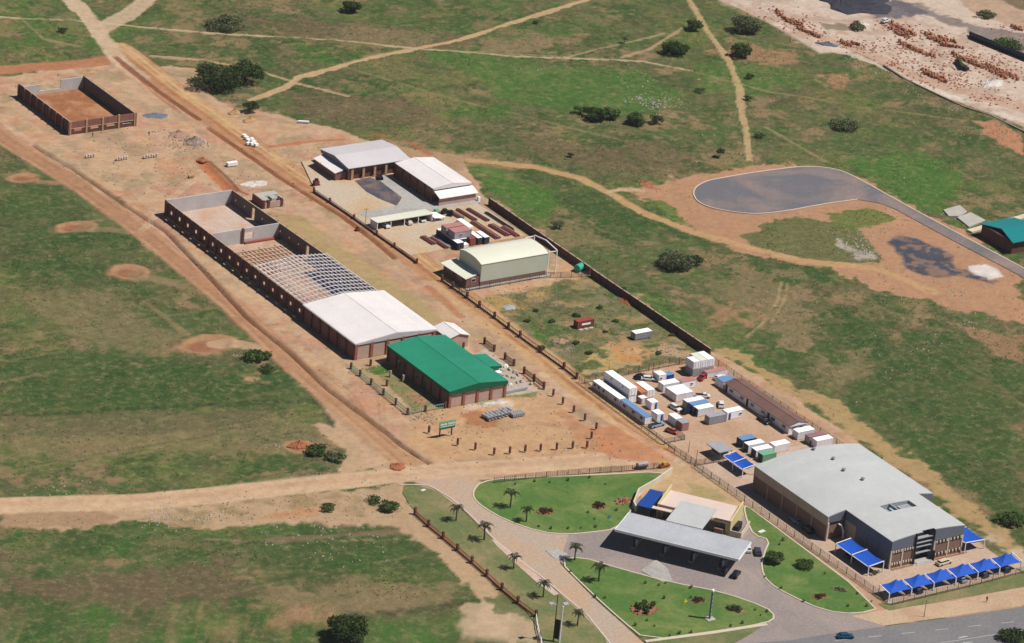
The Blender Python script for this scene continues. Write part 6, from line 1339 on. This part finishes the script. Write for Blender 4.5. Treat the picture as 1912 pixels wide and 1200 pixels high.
scatter('dry_grass', 7000, foliage('dry_grass_blades', c3(120,108,72), c3(196,178,130)), .24, VIS & (grass > .15) & (N2 > .5), .13, 4, 6)
def stones(name, spots, m, seed, smin=.08, smax=.25):
    """scattered stones joined into one object: spots = (px, py, spread, count)"""
    r = random.Random(seed); b = MB()
    for px, py, sp_, n in spots:
        X, Y = G(px, py)
        for _ in range(n):
            x, y = X+r.gauss(0, sp_), Y+r.gauss(0, sp_); s_ = r.uniform(smin, smax); b.T = (x, y, r.uniform(0, 6)); z = gz(x, y)-.03
            b.hexa([(-s_,-s_*.7,z),(s_,-s_*.8,z),(s_*.9,s_*.7,z),(-s_*.8,s_*.8,z),(-s_*.5,-s_*.5,z+s_),(s_*.6,-s_*.4,z+s_*.8),(s_*.5,s_*.5,z+s_*.9),(-s_*.5,s_*.5,z+s_)], m)
    b.T = None; return b.build(name, kind='stuff')
stones('pale_rubble', [(1595,440,3,50),(1610,465,2.5,60),(1200,180,4,30),(1240,188,4,60),(1193,183,1,14),(1680,560,4,30),(1825,600,4,40),(1790,540,4,40),(1600,300,8,20),(310,960,4,90),(290,965,2,40),(860,750,2,40),(905,752,1.5,40),(680,930,5,40),(620,1010,7,50),(1180,215,3,20),(140,915,4,20),(60,920,3,12),(700,690,2,10),(1720,650,10,25),(1650,690,10,25),(1560,600,12,20),(450,655,2,14),(505,835,1.2,10),(600,985,8,30),(1560,70,4,14),(1060,130,10,12),(1290,270,10,12),(1850,260,6,20),(1590,110,3,30),(1640,130,4,40),(1700,165,4,40),(1780,200,4,40),(1850,225,5,40),(1690,398,3,40),(1800,410,4,30)], WPAD if False else CONC, 8)
stones('brown_rubble', [(1000,600,9,120),(1100,580,9,100),(1150,630,8,80),(280,560,10,40),(350,265,3,160),(320,250,2,60),(820,720,2,20),(780,775,2.2,70),(800,780,1.5,40),(1160,545,2,20),(960,560,6,90),(1000,560,5,80),(1040,550,4,50),(1050,640,2,60),(1060,655,1.2,30),(1250,655,2.5,50),(1110,835,3,20),(230,300,10,60),(380,330,10,40),(420,960,6,60),(500,960,6,50),(600,960,6,50),(1760,400,4,30),(1210,345,1.6,40),(700,940,3,30)], SOILG, 9)
stones('scattered_bricks', [(x, y, sp, n) for x, y, sp, n in ((1672,50,3,90),(1740,66,4,90),(1700,86,5,120),(1810,108,7,160),(1860,126,6,140),(1470,36,5,90),(1520,60,4,60),(1590,80,3,50),(1740,134,5,110),(1680,118,3,60),(1790,152,4,90),(1860,180,4,60),(1620,88,2.5,50),(1900,52,4,40))], mat('broken_clay_bricks', c3(198,142,116), .9, .3, .8), 12, .16, .42)
stones('white_debris', [(1193,183,.9,14),(1215,192,2.4,24),(1235,190,2.4,20),(1170,150,2,6),(1207,145,2,8),(1275,135,3,6),(1100,222,2.4,12),(1600,455,2,24),(1618,470,2,26),(1480,15,4,10),(380,958,2,10),(410,960,2,8)], CONC, 21, .1, .34)
stones('site_clutter', [(230,262,12,50),(300,262,8,50),(400,300,8,40),(500,300,8,30),(560,290,6,30),(420,330,6,20),(280,340,10,30),(620,600,6,20),(660,640,5,24),(700,720,5,24),(860,800,8,50),(960,800,8,50),(1040,810,8,40),(1130,600,10,40),(980,640,8,40),(720,870,6,16),(1180,840,6,20),(560,560,6,16),(1010,720,3,20)], mat('site_clutter_mix', c3(170,140,120), .9, .5, .9), 22, .07, .24)
# heaps
def heap(label, cat, px, py, rx, ry, h, m, seed=1, name='soil_heap', rot=0.0):
    x, y = G(px, py); n, k = 22, 9; b = MB((x, y, rot)); q = np.random.default_rng(seed); ph = q.uniform(0, 6, 4); ids = []
    for i in range(k+1):
        f = i/k; row = []
        for j in range(n):
            a = 2*math.pi*j/n; w = 1+.16*math.sin(2*a+ph[0])+.10*math.sin(5*a+ph[1])+.06*math.sin(9*a+ph[2]); z = h*(1-f)**1.15*(1+.25*math.sin(3*a+ph[3]+f*3)+q.normal()*.16)-(.25 if i == k else 0)
            row.append(b.pt((rx*f*w*(1+q.normal()*.05)*math.cos(a), ry*f*w*(1+q.normal()*.05)*math.sin(a), max(z, -.25))))
        ids.append(row)
    mi = b.mi(m)
    for i in range(k):
        for j in range(n): b.f.append([ids[i][j], ids[i+1][j], ids[i+1][(j+1)%n], ids[i][(j+1)%n]]); b.m.append(mi)
    return props(b.build(name, base=(x, y, 0)), label, cat)
heap('red earth heap in the lower left field beside green bushes', 'heap', 558, 831, 2.6, 1.7, 1.0, SOILR, 1)
heap('small brown soil heap left of another above the main road', 'heap', 437, 210, 1.8, 1.2, .9, SAND, 2)
heap('orange sand heap right of the small round tree', 'heap', 466, 224, 2.1, 1.3, .9, SAND, 3)
heap('grey-brown rubble heap, larger and darker, in the bare ground below the first shell', 'heap', 364, 264, 3.2, 2.6, 1.2, SOILG, 4, 'rubble_heap')
heap('low brown rubble heap to the left of the darker one', 'heap', 335, 250, 3.4, 2.0, .8, SOILB, 5, 'rubble_heap')
heap('blue-grey gravel patch right of the first brick shell', 'heap', 290, 215, 3.4, 2.2, .35, FASCIA, 6, 'gravel_heap')
heap('red earth heap at the end of the dug trench', 'heap', 378, 298, 1.7, 1.2, .6, SOILR, 7)
heap('white powder heap behind the small roofless house', 'heap', 475, 342, 3.6, 2.0, .5, S_QUAR, 8, 'sand_heap')
heap('dark gravel heap cut by the top edge in the quarry yard', 'heap', 1600, 2, 13, 10, 3.2, TARG, 9, 'gravel_heap')
heap('pale stone heap in the quarry yard near the right edge', 'heap', 1852, 155, 4.6, 2.6, 1.3, S_QUAR, 10, 'sand_heap')
heap('red soil heap at the end of the side path by the turning circle', 'heap', 1205, 342, 2.0, 1.2, .6, SOILR, 11)
heap('red soil bank in the weedy lot against the long brick wall', 'heap', 1168, 563, 1.1, 3.2, .7, SOILR, 12)
heap('red earth mound at the foot of the left track by the cross road', 'heap', 742, 870, 2.2, 1.6, .5, SOILR, 13)
heap('orange sand mound in the lower right of the weedy lot', 'heap', 1180, 655, 3.6, 1.9, .5, SAND, 14)
heap('pink rubble mound in the lower left of the weedy lot', 'heap', 1046, 636, 2.2, 1.5, .6, SOILB, 15, 'rubble_heap')
heap('white material strip in front of the green hall', 'heap', 925, 752, 3.4, .9, .5, S_QUAR, 16, 'sand_heap', -.1)
heap('bluish gravel patch in the left part of the weedy lot', 'heap', 950, 573, 2.2, 1.4, .3, GREYC, 17, 'gravel_heap')
heap('orange sand heap behind the first brick shell', 'heap', 165, 134, 2.4, 1.4, .5, SAND, 18)
heap('white stone heap beside the black pipe stack on the quarry edge', 'heap', 1545, 82, 3.2, 1.2, .7, FASCIA, 19, 'gravel_heap', -.7)
heap('pink and white soil heap in the middle of the quarry yard', 'heap', 1610, 46, 2.2, 1.1, .8, S_QUAR, 20, 'sand_heap')
# excavated soil in the trench between the shell and the road
# concrete pipes and blocks in the corner plot, rocks by the green hall
def pipes(label, px, py, n, rows, r_, L_, ang, m=PIPE, name='concrete_pipe', grp=None, sp_=1.0):
    x0, y0 = G(px, py); out = None
    for i in range(n):
        for j in range(rows):
            x = x0+(i*2.3*r_*math.cos(ang)-j*(L_+.15)*math.sin(ang))*sp_; y = y0+(i*2.3*r_*math.sin(ang)+j*(L_+.15)*math.cos(ang))*sp_
            if out is None:
                b = MB(); N_ = 12; rr = r_*.78; a_ = ang+math.pi/2; d = Vector((math.cos(a_), math.sin(a_), 0))*L_/2; u = Vector((-math.sin(a_), math.cos(a_), 0)); c = Vector((x, y, r_))
                rings = []
                for (s_, R_) in ((-1, r_), (1, r_), (1, rr), (-1, rr)): rings.append([b.pt(tuple(c+d*s_+(u*math.cos(t)+Vector((0,0,1))*math.sin(t))*R_)) for t in [2*math.pi*k/N_ for k in range(N_)]])
                mi = b.mi(m)
                for k in range(4):
                    for t in range(N_): b.f.append([rings[k][t], rings[(k+1)%4][t], rings[(k+1)%4][(t+1)%N_], rings[k][(t+1)%N_]]); b.m.append(mi)
                out = props(b.build(name, base=(x, y, 0)), label, 'pipe', grp)
            else:
                c = out.copy(); COL.objects.link(c); c.location = (x*K+random.uniform(-.15,.15), y*K+random.uniform(-.15,.15), 0); c.rotation_euler.z = random.uniform(-.08, .08)
pipes('short concrete drain pipe in the heap of pipes in the corner plot', 913, 784, 8, 3, .45, .85, .12, grp='short concrete drain pipes heaped in the corner plot')
b = MB()
x0, y0 = G(955, 777)
for i in range(7): b.box(x0+i*.5, y0-.8, 0, x0+i*.5+.3, y0+1.2, .7, PIPE)
props(b.build('kerb_stone_stack', base=(x0, y0, 0)), 'tight stack of concrete kerb stones at the right end of the pipe heap', 'kerb stones')
def rock(label, px, py, s_, m=PIPE, grp=None, cat='rock'):
    x, y = G(px, py); q = random.Random(px*7+py); b = MB((x, y, q.uniform(0, 3)))
    J = lambda v: v*q.uniform(.75, 1.25)
    b.hexa([(J(-s_),J(-s_*.6),-.05),(J(s_),J(-s_*.6),-.05),(J(s_),J(s_*.6),-.05),(J(-s_),J(s_*.6),-.05),(J(-s_*.6),J(-s_*.4),J(s_*.7)),(J(s_*.7),J(-s_*.3),J(s_*.6)),(J(s_*.6),J(s_*.4),J(s_*.75)),(J(-s_*.6),J(s_*.5),J(s_*.6))], m)
    return props(b.build('rock', base=(x, y, 0)), label, cat, grp)
for px, py, s_ in ((932,681,.8),(945,684,.9),(938,692,.8),(952,690,.7),(962,694,1.0),(936,700,.9),(948,702,.7),(958,705,.8),(968,700,.6),(922,690,.7),(940,708,.8),(974,712,.7),(992,716,.6),(966,714,.5),(953,718,.6)):
    rock('pale grey concrete block dumped in the stone yard beside the green hall', px, py, s_*.8, OFFW if px % 2 else CONC, 'pale blocks dumped beside the green hall')
b = MB(); x0, y0 = G(955, 730); b.wall((x0-3.2, y0-.6), (x0+4.2, y0-.3), .5, 0, .6, PIPE); props(b.build('low_block_wall', base=(x0, y0, 0)), 'low grey block wall closing the stone yard beside the green hall', 'wall')
for i, (px, py, lab) in enumerate(((170,292,'left'),(227,297,'middle'),(278,293,'right'))):
    x, y = G(px, py); b = MB(); q = random.Random(i)
    for k in range(4+i): b.box(x-1.6+k*.75, y-.35, .0, x-1.2+k*.75, y+.3, .55+.2*(k%2), PINKROOF)
    props(b.build('block_stack', base=(x, y, 0)), 'loose stack of pale blocks, %s of three in the bare ground between the shells' % lab, 'blocks')
x, y = G(433, 308); b = MB(); b.box(x-1.5, y-.6, 0, x+1.5, y+.6, .9, OFFW); props(b.build('pallet_of_blocks', base=(x, y, 0)), 'single pale block pallet beside the main dirt road above the trench', 'blocks')
x, y = G(357, 330); b = MB(); b.box(x-.8, y-.4, 0, x+.8, y+.4, .5, SAND); props(b.build('pallet_of_blocks', base=(x, y, 0)), 'small lone stack on the bare ground left of the trench', 'blocks')
for i, (px, py) in enumerate(((456,254),(460,259),(464,263),(470,262),(474,266),(470,270),(463,269),(478,272))):
    x, y = G(px, py); b = MB((x, y, .3)); b.box(-.55, -.4, 0, .55, .4, .55+.15*(i%2), WHITE); props(b.build('white_block_pallet', base=(x, y, 0)), 'white pallet of blocks in the cluster beside the main dirt road, upper left', 'pallet', 'white block pallets clustered beside the main dirt road')
x, y = G(567, 228); b = MB((x, y, -.5)); b.box(-1.5, -.35, 0, 1.5, .35, .4, OFFW); props(b.build('white_trough', base=(x, y, 0)), 'white oblong trough lying in the grass above the concrete yard', 'trough')
for i, (px, py, s_, lab) in enumerate(((590,345,1.2,'dark red machine at the corner of the concrete yard fence'),(667,455-25,.7,'rusty brazier block at the lower gate of the concrete yard'))):
    x, y = G(px, py); t = thing('site_machine', lab, 'machine', x, y); part(t, 'body', RUST, (x-s_*.6, y-s_*.5, .2, x+s_*.6, y+s_*.5, s_)); part(t, 'engine', DARK, (x-s_*.3, y-s_*.3, s_, x+s_*.4, y+s_*.3, s_*1.5)); part(t, 'frame', DARK, (x-s_*.8, y-s_*.6, 0, x+s_*.8, y+s_*.6, .19))
x, y = G(1198, 874); t = thing('water_trailer', 'dark tank trailer parked beside the cross road fence', 'trailer', x, y); b = MB(); b.tube((x-1.3, y, 1.0), (x+1.3, y, 1.0), .6, .6, GREYC, 12); b.build('tank', t); part(t, 'chassis', DARK, (x-1.6, y-.5, .35, x+1.5, y+.5, .5)); 
for s_ in (-.6, .6): b = MB(); b.tube((x+s_, y-.65, .3), (x+s_, y-.5, .3), .32, .32, TYRE, 10); b.build('wheel', t)
x, y = G(1240, 872); t = thing('site_machine', 'low red and yellow machine next to the tank trailer', 'machine', x, y); part(t, 'body', CONRED, (x-1.3, y-.5, .2, x+1.3, y+.5, .7)); part(t, 'cab', YELLOW, (x-.5, y-.4, .71, x+.3, y+.4, 1.3))
for i, (px, py, m, lab, s_) in enumerate(((1279,1124,YELLOW,'small yellow sign box in the triangular lawn',.5),(1453,1050,YELLOW,'yellow object beside the leafy tree at the station',.45),(1138,967,TEAL,'small teal object on the upper lawn near the canopy',.5),(790,916,WPAD,'white manhole cover in the grass verge at the junction',.6),(1422,993,WPAD,'long white bench at the top of the right lawn',.9),(1659,1126,WPAD,'small white block at the bottom corner of the warehouse plot',.4))):
    x, y = G(px, py); b = MB((x, y, .2)); b.box(-s_, -s_*.5, .0, s_, s_*.5, .22, m)
    if i < 3: b.hexa([(-s_*.8,-.1,.22),(s_*.8,-.1,.22),(s_*.8,.1,.22),(-s_*.8,.1,.22),(-s_*.4,-.05,.7),(s_*.5,-.05,.7),(s_*.5,.05,.7),(-s_*.4,.05,.7)], m)
    props(b.build(('sign_box','yellow_bin','teal_play_object','manhole_cover','bench','white_block')[i], base=(x, y, .1)), lab, ('sign','bin','object','cover','bench','block')[i])
# ---------------------------------------------------------------- vehicles
def vehicle(label, x, y, rz, m, kind='car', group=None, L_=3.6, W_=1.45, z=.05):
    t = thing('parked_car' if kind != 'truck' else 'truck', label, kind, x, y, z, group); T = (x, y, rz)
    def hb(name, lo, hi, mm, par=t):
        b = MB(T); b.hexa([(a, c, d+z) for a, c, d in lo]+[(a, c, d+z) for a, c, d in hi], mm); return b.build(name, par)
    h, w = L_/2, W_/2
    b = MB(T); b.hexa([(-h,-w,.28+z),(h,-w,.28+z),(h,w,.28+z),(-h,w,.28+z),(-h+.03,-w+.02,.62+z),(h-.05,-w+.02,.6+z),(h-.05,w-.02,.6+z),(-h+.03,w-.02,.62+z)], m)
    b.hexa([(-h+.03,-w+.02,.621+z),(h-.05,-w+.02,.601+z),(h-.05,w-.02,.601+z),(-h+.03,w-.02,.621+z),(-h+.12,-w+.1,.8+z),(h-.25,-w+.1,.72+z),(h-.25,w-.1,.72+z),(-h+.12,w-.1,.8+z)], m); b.build('body', t)
    if kind == 'pickup': c0, c1, r0_, r1_ = -.15, 1.05, .0, .7
    else: c0, c1, r0_, r1_ = -h+.25, h-.85, -h+.65, h-1.35
    hb('windows', [(c0,-w+.12,.73),(c1,-w+.12,.73),(c1,w-.12,.73),(c0,w-.12,.73)], [(r0_,-w+.24,1.1),(r1_,-w+.24,1.1),(r1_,w-.24,1.1),(r0_,w-.24,1.1)], GLASS)
    hb('roof', [(r0_-.06,-w+.2,1.101),(r1_+.06,-w+.2,1.101),(r1_+.06,w-.2,1.101),(r0_-.06,w-.2,1.101)], [(r0_+.04,-w+.26,1.17),(r1_-.04,-w+.26,1.17),(r1_-.04,w-.26,1.17),(r0_+.04,w-.26,1.17)], m)
    if kind == 'pickup': hb('load_bed', [(-h+.15,-w+.12,.801),(-.25,-w+.12,.801),(-.25,w-.12,.801),(-h+.15,w-.12,.801)], [(-h+.15,-w+.12,.82),(-.25,-w+.12,.82),(-.25,w-.12,.82),(-h+.15,w-.12,.82)], DARK)
    for sx in (-1, 1):
        for sy in (-1, 1): b = MB(T); b.tube((sx*h*.62, sy*(w-.14), .27+z), (sx*h*.62, sy*(w+.02), .27+z), .27, .27, TYRE, 12); b.build('wheel', t)
    for sy in (-1, 1): b = MB(T); b.box(h-.1, sy*(w-.3)-.12, .45+z, h+.01, sy*(w-.3)+.12, .58+z, WHITE); b.build('headlight', t)
    return t
CARB = mat('blue_car_paint', c3(28,84,120), .3, .03, .5); CARW = mat('white_car_paint', c3(238,238,238), .3, .03, .5); CARG = mat('dark_grey_car_paint', c3(66,68,84), .3, .03, .5); CARS = mat('silver_car_paint', c3(150,165,185), .3, .03, .5); CARC = mat('cream_car_paint', c3(225,205,180), .35, .03, .5); CARD = mat('black_car_paint', c3(30,32,46), .3, .03, .5)
x, y = G(1578, 1191); vehicle('blue hatchback driving on the highway at the bottom', x, y, -.37, CARB, 'car')
x, y = G(1396, 1027); vehicle('white car parked beside the station canopy', x, y, 1.05, CARW); x, y = G(1415, 1033); vehicle('dark grey car parked next to the white one at the station', x, y, 1.05, CARG)
x, y = sw(24.5, 1.4); vehicle('dark car in the shade under the right end of the station canopy', x, y, AN+math.pi/2, CARG)
x, y = sw(27.2, 1.0); vehicle('second dark car in the shade at the canopy edge', x, y, AN+math.pi/2, CARD)
x, y = G(1485, 975); vehicle('silver-blue car in the shade along the left side of the grey warehouse', x, y, 1.57, CARS); x, y = G(1508, 992); vehicle('dark blue car behind the silver one in the shade of the grey warehouse', x, y, 1.57, CARD)
x, y = G(1762, 1053); vehicle('cream convertible-like car parked in front of the warehouse entrance', x, y, .1, CARC, L_=4.2)
vehicle('dark pickup against the brown-roofed cabin row with a pale bonnet', 23.0, -70.5, -1.57, CARD, 'pickup', L_=4.0)
x, y = G(1260, 764); vehicle('white sedan with dark windows in the middle of the container yard', x, y, -1.45, CARW)
x, y = G(1312, 742); vehicle('white pickup right of the white container rows', x, y, -.5, CARW, 'pickup'); x, y = G(1346, 758); vehicle('white van-like car behind the all-grey container', x, y, 1.0, CARW)
x, y = G(1283, 771); vehicle('dark small car parked at the open end of the blue-sided container', x, y, .1, CARD)
x, y = G(1226, 796); vehicle('silver pickup with a canopy at the near corner of the container yard', x, y, .1, CARS, 'pickup', L_=4.3); x, y = G(1196, 706); vehicle('dark car at the back of the container yard, left', x, y, .1, CARD); x, y = G(1210, 710); vehicle('white and red car at the back of the container yard', x, y, -.6, CARW)
x, y = G(1310, 708); vehicle('bright red car by the faded red roofed cabin', x, y, .5, REDP, 'pickup', L_=3.4); vehicle('white tanker-like car at the foot of the two-high stack', 27.4, -46.8, .1, CARW, 'car', L_=3.8)
x, y = G(1254, 808); vehicle('small orange-red truck at the near end of the container yard', x, y, -1.1, mat('orange_red_paint', c3(205,92,66), .5, .1, .5), 'pickup', L_=3.2)
vehicle('white car under the left bay of the long carport', .5, 64.6, 1.57, CARW); vehicle('pale car under the third bay of the long carport', 7.2, 64.4, 1.57, CARC); vehicle('white pickup under the right bay of the long carport', 11.4, 64.8, 1.57, CARW, 'pickup')
x, y = G(709, 333); vehicle('dark and white car outside the shutters of the grey-roofed hall', x, y, 1.2, CARD, L_=3)
x, y = G(1653, 41); vehicle('white car far away in the quarry yard', x, y, .3, CARW)
for px, py in ((1672, 1080),):
    pass
for i in range(4):
    vehicle('dark car in the shade of the %s blue carport along the front kerb' % ORD[i+1 if i < 1 else i+2], xs[i+(1 if i < 1 else 2)]+2.4, -153.4, 1.57, (CARD, CARS, CARG, CARD)[i])
vehicle('car under the two-bay blue carport beside the warehouse', -.2, -135.0, 0, CARD)
# ---------------------------------------------------------------- brick yard: rows of stacked clay bricks, pipe stack
def kiln_rows():
    r = random.Random(4); n = 0; st = None
    ROWL = ['clay brick stack '+w for w in ('just right of the far white car in the yard','behind the far row near the white car','at the front of the rows near the white car','under the dark gravel heap towards the middle of the yard','below the middle row under the dark gravel','of double brown stacks left of the middle of the yard','of double brown stacks in the middle of the yard','of a single thin line in the middle of the yard','left of the dark machine row','left of the pipe stack, longest of all','nearest the right edge of the yard','at the upper left tip of the yard','curving down the left rim of the yard','in a dense dark line on the left rim of the yard','beside the blue-grey stone heap on the yard rim','just right of the blue-grey stone heap','on the near rim of the yard above the stone wall','closest to the stone wall of the yard','cut by the right edge on the far bank')]
    for row, (px, py, nx, ny, dx, dy) in enumerate(((1666,44,9,2,5,3.6),(1660,52,8,1,5,3),(1672,60,6,1,5,3),(1728,62,7,3,5.5,3.5),(1752,68,7,1,5.5,3),(1680,78,9,2,6,4.2),(1700,88,9,1,5.5,3.3),(1756,84,8,1,6,1),(1780,100,9,2,5.5,3.6),(1815,114,11,2,6,4.4),(1842,120,10,2,6,4.2),(1450,20,5,2,4,6),(1466,34,7,2,5,3),(1490,52,9,1,5,3.4),(1570,76,4,2,5,3.2),(1590,80,4,1,5,2),(1722,130,8,2,5.5,3.8),(1730,138,7,1,6,4),(1890,48,4,2,5,2))):
        for i in range(nx):
            for j in range(ny):
                X, Y = G(px+i*dx+r.uniform(-1, 1)+j*3, py+i*dy*.62+j*4+r.uniform(-.6, .6)); h = r.uniform(.6, 1.1)
                if st is None:
                    b = MB((X, Y, .3)); b.box(-.45, -.35, -.3, .45, .35, .85, mat('burnt_clay_brick', c3(190,128,98), .9, .3, .8)); b.box(-.3, -.3, .851, .3, .3, 1.05, mat('burnt_clay_brick', (0,0,0))); st = props(b.build('brick_stack', base=(X, Y, 0)), ROWL[0], 'brick stack', ROWL[0]+', all alike')
                else:
                    c = st.copy(); COL.objects.link(c); c.location = (X*K, Y*K, gz(X, Y)*K); c.rotation_euler.z = r.uniform(0, 3); c.scale = (r.uniform(.7, 1.3), r.uniform(.7, 1.2), h); lb = ROWL[row]; c['label'] = lb; c['group'] = lb+', all alike'
                n += 1
kiln_rows()
b = MB()
p, q = G(1812, 72), G(1925, 118)
for i in range(7):
    for j in range(2):
        o = i*.55+j*.27; b.tube((p[0]+o*.6, p[1]+o*.9, .3+j*.5), (q[0]+o*.6, q[1]+o*.9, .3+j*.5), .26, .26, CARD, 8)
props(b.build('pipe_stack', base=p), 'long stack of black pipes along the far side of the brick yard', 'pipes')
b = MB(); p, q = G(1785, 116), G(1806, 132); b.beam((*p, .5), (*q, .5), 1.2, .9, DARK); b.beam((p[0]+1, p[1]+.5, 1.2), (q[0]-1, q[1]+1, 1.1), .8, .5, LEAF_D); props(b.build('machinery_row', base=p), 'dark low machine between brick rows in the brick yard', 'machine')
# ---------------------------------------------------------------- poles and people
for i, (px, py, h_, lab) in enumerate(((1725,1152,4.0,'thin leaning pole standing in the sandy shoulder above the highway'),(681,425,5.2,'thin lamp mast inside the concrete yard near its lower gate'),(1135,703,3.2,'thin pole at the back left of the container yard'),(1218,700,3.4,'pole behind the small blue cabin in the container yard'),(597,330-8,3.0,'thin pole by the upper corner of the concrete yard fence'),(1299,866,3.6,'dark gate pole by the guard hut'),(1285,845,3.0,'second dark gate pole left of the guard hut'))):
    x, y = G(px, py); b = MB(); b.tube((x, y, -.2), (x+.1, y, h_), .08, .05, FENCEW if i else BARK, 6)
    if i == 1: b.beam((x-.6, y, h_), (x+.7, y, h_), .1, .08, FENCEW)
    props(b.build('thin_pole', base=(x, y, 0)), lab, 'pole')
SK = mat('skin', c3(88,60,48), .7, .05, 1); SH1 = mat('dark_shirt', c3(46,44,60), .8, .1, 1); SH2 = mat('brown_trousers', c3(62,48,44), .8, .1, 1)
def person(label, px, py, rz, stride=.28):
    x, y = G(px, py); m = 1/K   # body laid out in metres, standing on the ground
    J = {'pelvis':(0,0,.95,.13),'chest':(0,0,1.32,.155),'neck':(0,0,1.5,.06),'head':(.02,0,1.66,.105),'top':(.02,0,1.78,.07),
         'lh':(0,.1,.9,.1),'lk':(.1,.1,.5,.07),'la':(stride*.55,.1,.09,.045),'lt':(stride*.55+.16,.1,.04,.04),'rh':(0,-.1,.9,.1),'rk':(.02,-.1,.49,.07),'ra':(-stride*.6,-.1,.1,.045),'rt':(-stride*.6+.15,-.1,.04,.04),
         'ls':(0,.19,1.42,.07),'le':(-.08,.25,1.14,.045),'lw':(.05,.26,.9,.035),'rs':(0,-.19,1.42,.07),'re':(-.02,-.25,1.13,.045),'rw':(.14,-.24,.92,.035)}
    E = [('pelvis','chest'),('chest','neck'),('neck','head'),('head','top'),('pelvis','lh'),('lh','lk'),('lk','la'),('la','lt'),('pelvis','rh'),('rh','rk'),('rk','ra'),('ra','rt'),('chest','ls'),('ls','le'),('le','lw'),('chest','rs'),('rs','re'),('re','rw')]
    names = list(J); me = bpy.data.meshes.new('person'); me.from_pydata([J[n][:3] for n in names], [(names.index(a), names.index(b)) for a, b in E], [])
    o = bpy.data.objects.new('person', me); COL.objects.link(o); o.location = (x*K, y*K, .03); o.rotation_euler.z = rz
    sk = o.modifiers.new('skin', 'SKIN'); 
    for i, n in enumerate(names): me.skin_vertices[0].data[i].radius = (J[n][3], J[n][3]); 
    me.skin_vertices[0].data[0].use_root = True
    sb = o.modifiers.new('sub', 'SUBSURF'); sb.levels = 1; sb.render_levels = 1
    dg = bpy.context.evaluated_depsgraph_get(); nm = bpy.data.meshes.new_from_object(o.evaluated_get(dg)); o.modifiers.clear(); o.data = nm
    nm.materials.clear(); nm.materials.append(SK); nm.materials.append(SH1); nm.materials.append(SH2)
    for p in nm.polygons:
        c = p.center; p.material_index = 0 if (c.z > 1.5 or (abs(c.y) > .2 and c.z < 1.0) or c.z < .07) else (2 if c.z < .98 else 1); p.use_smooth = True
    props(o, label, 'person')
person('person in dark clothes walking on the sandy shoulder above the highway', 1842, 1124, .4)
person('person in dark clothes standing on the bare ground right of the first brick shell', 278, 254, 1.2, .1)
person('person in dark clothes standing near the front wall of the first brick shell', 173, 256, 2.0, .1)

# ---------------------------------------------------------------- air
hz = MB(); hz.box(-3650, -3650, -14, 3650, 3650, 392, OFFW); ho = hz.build('haze', kind='stuff'); ho.data.materials.clear()
hm = bpy.data.materials.new('haze_air'); hm.use_nodes = True; ht = hm.node_tree; ht.nodes.clear(); hv = ht.nodes.new('ShaderNodeVolumePrincipled'); hv.inputs['Color'].default_value = (.93, .95, 1, 1); hv.inputs['Density'].default_value = 0.00002
hout = ht.nodes.new('ShaderNodeOutputMaterial'); ht.links.new(hv.outputs[0], hout.inputs['Volume']); ho.data.materials.append(hm)
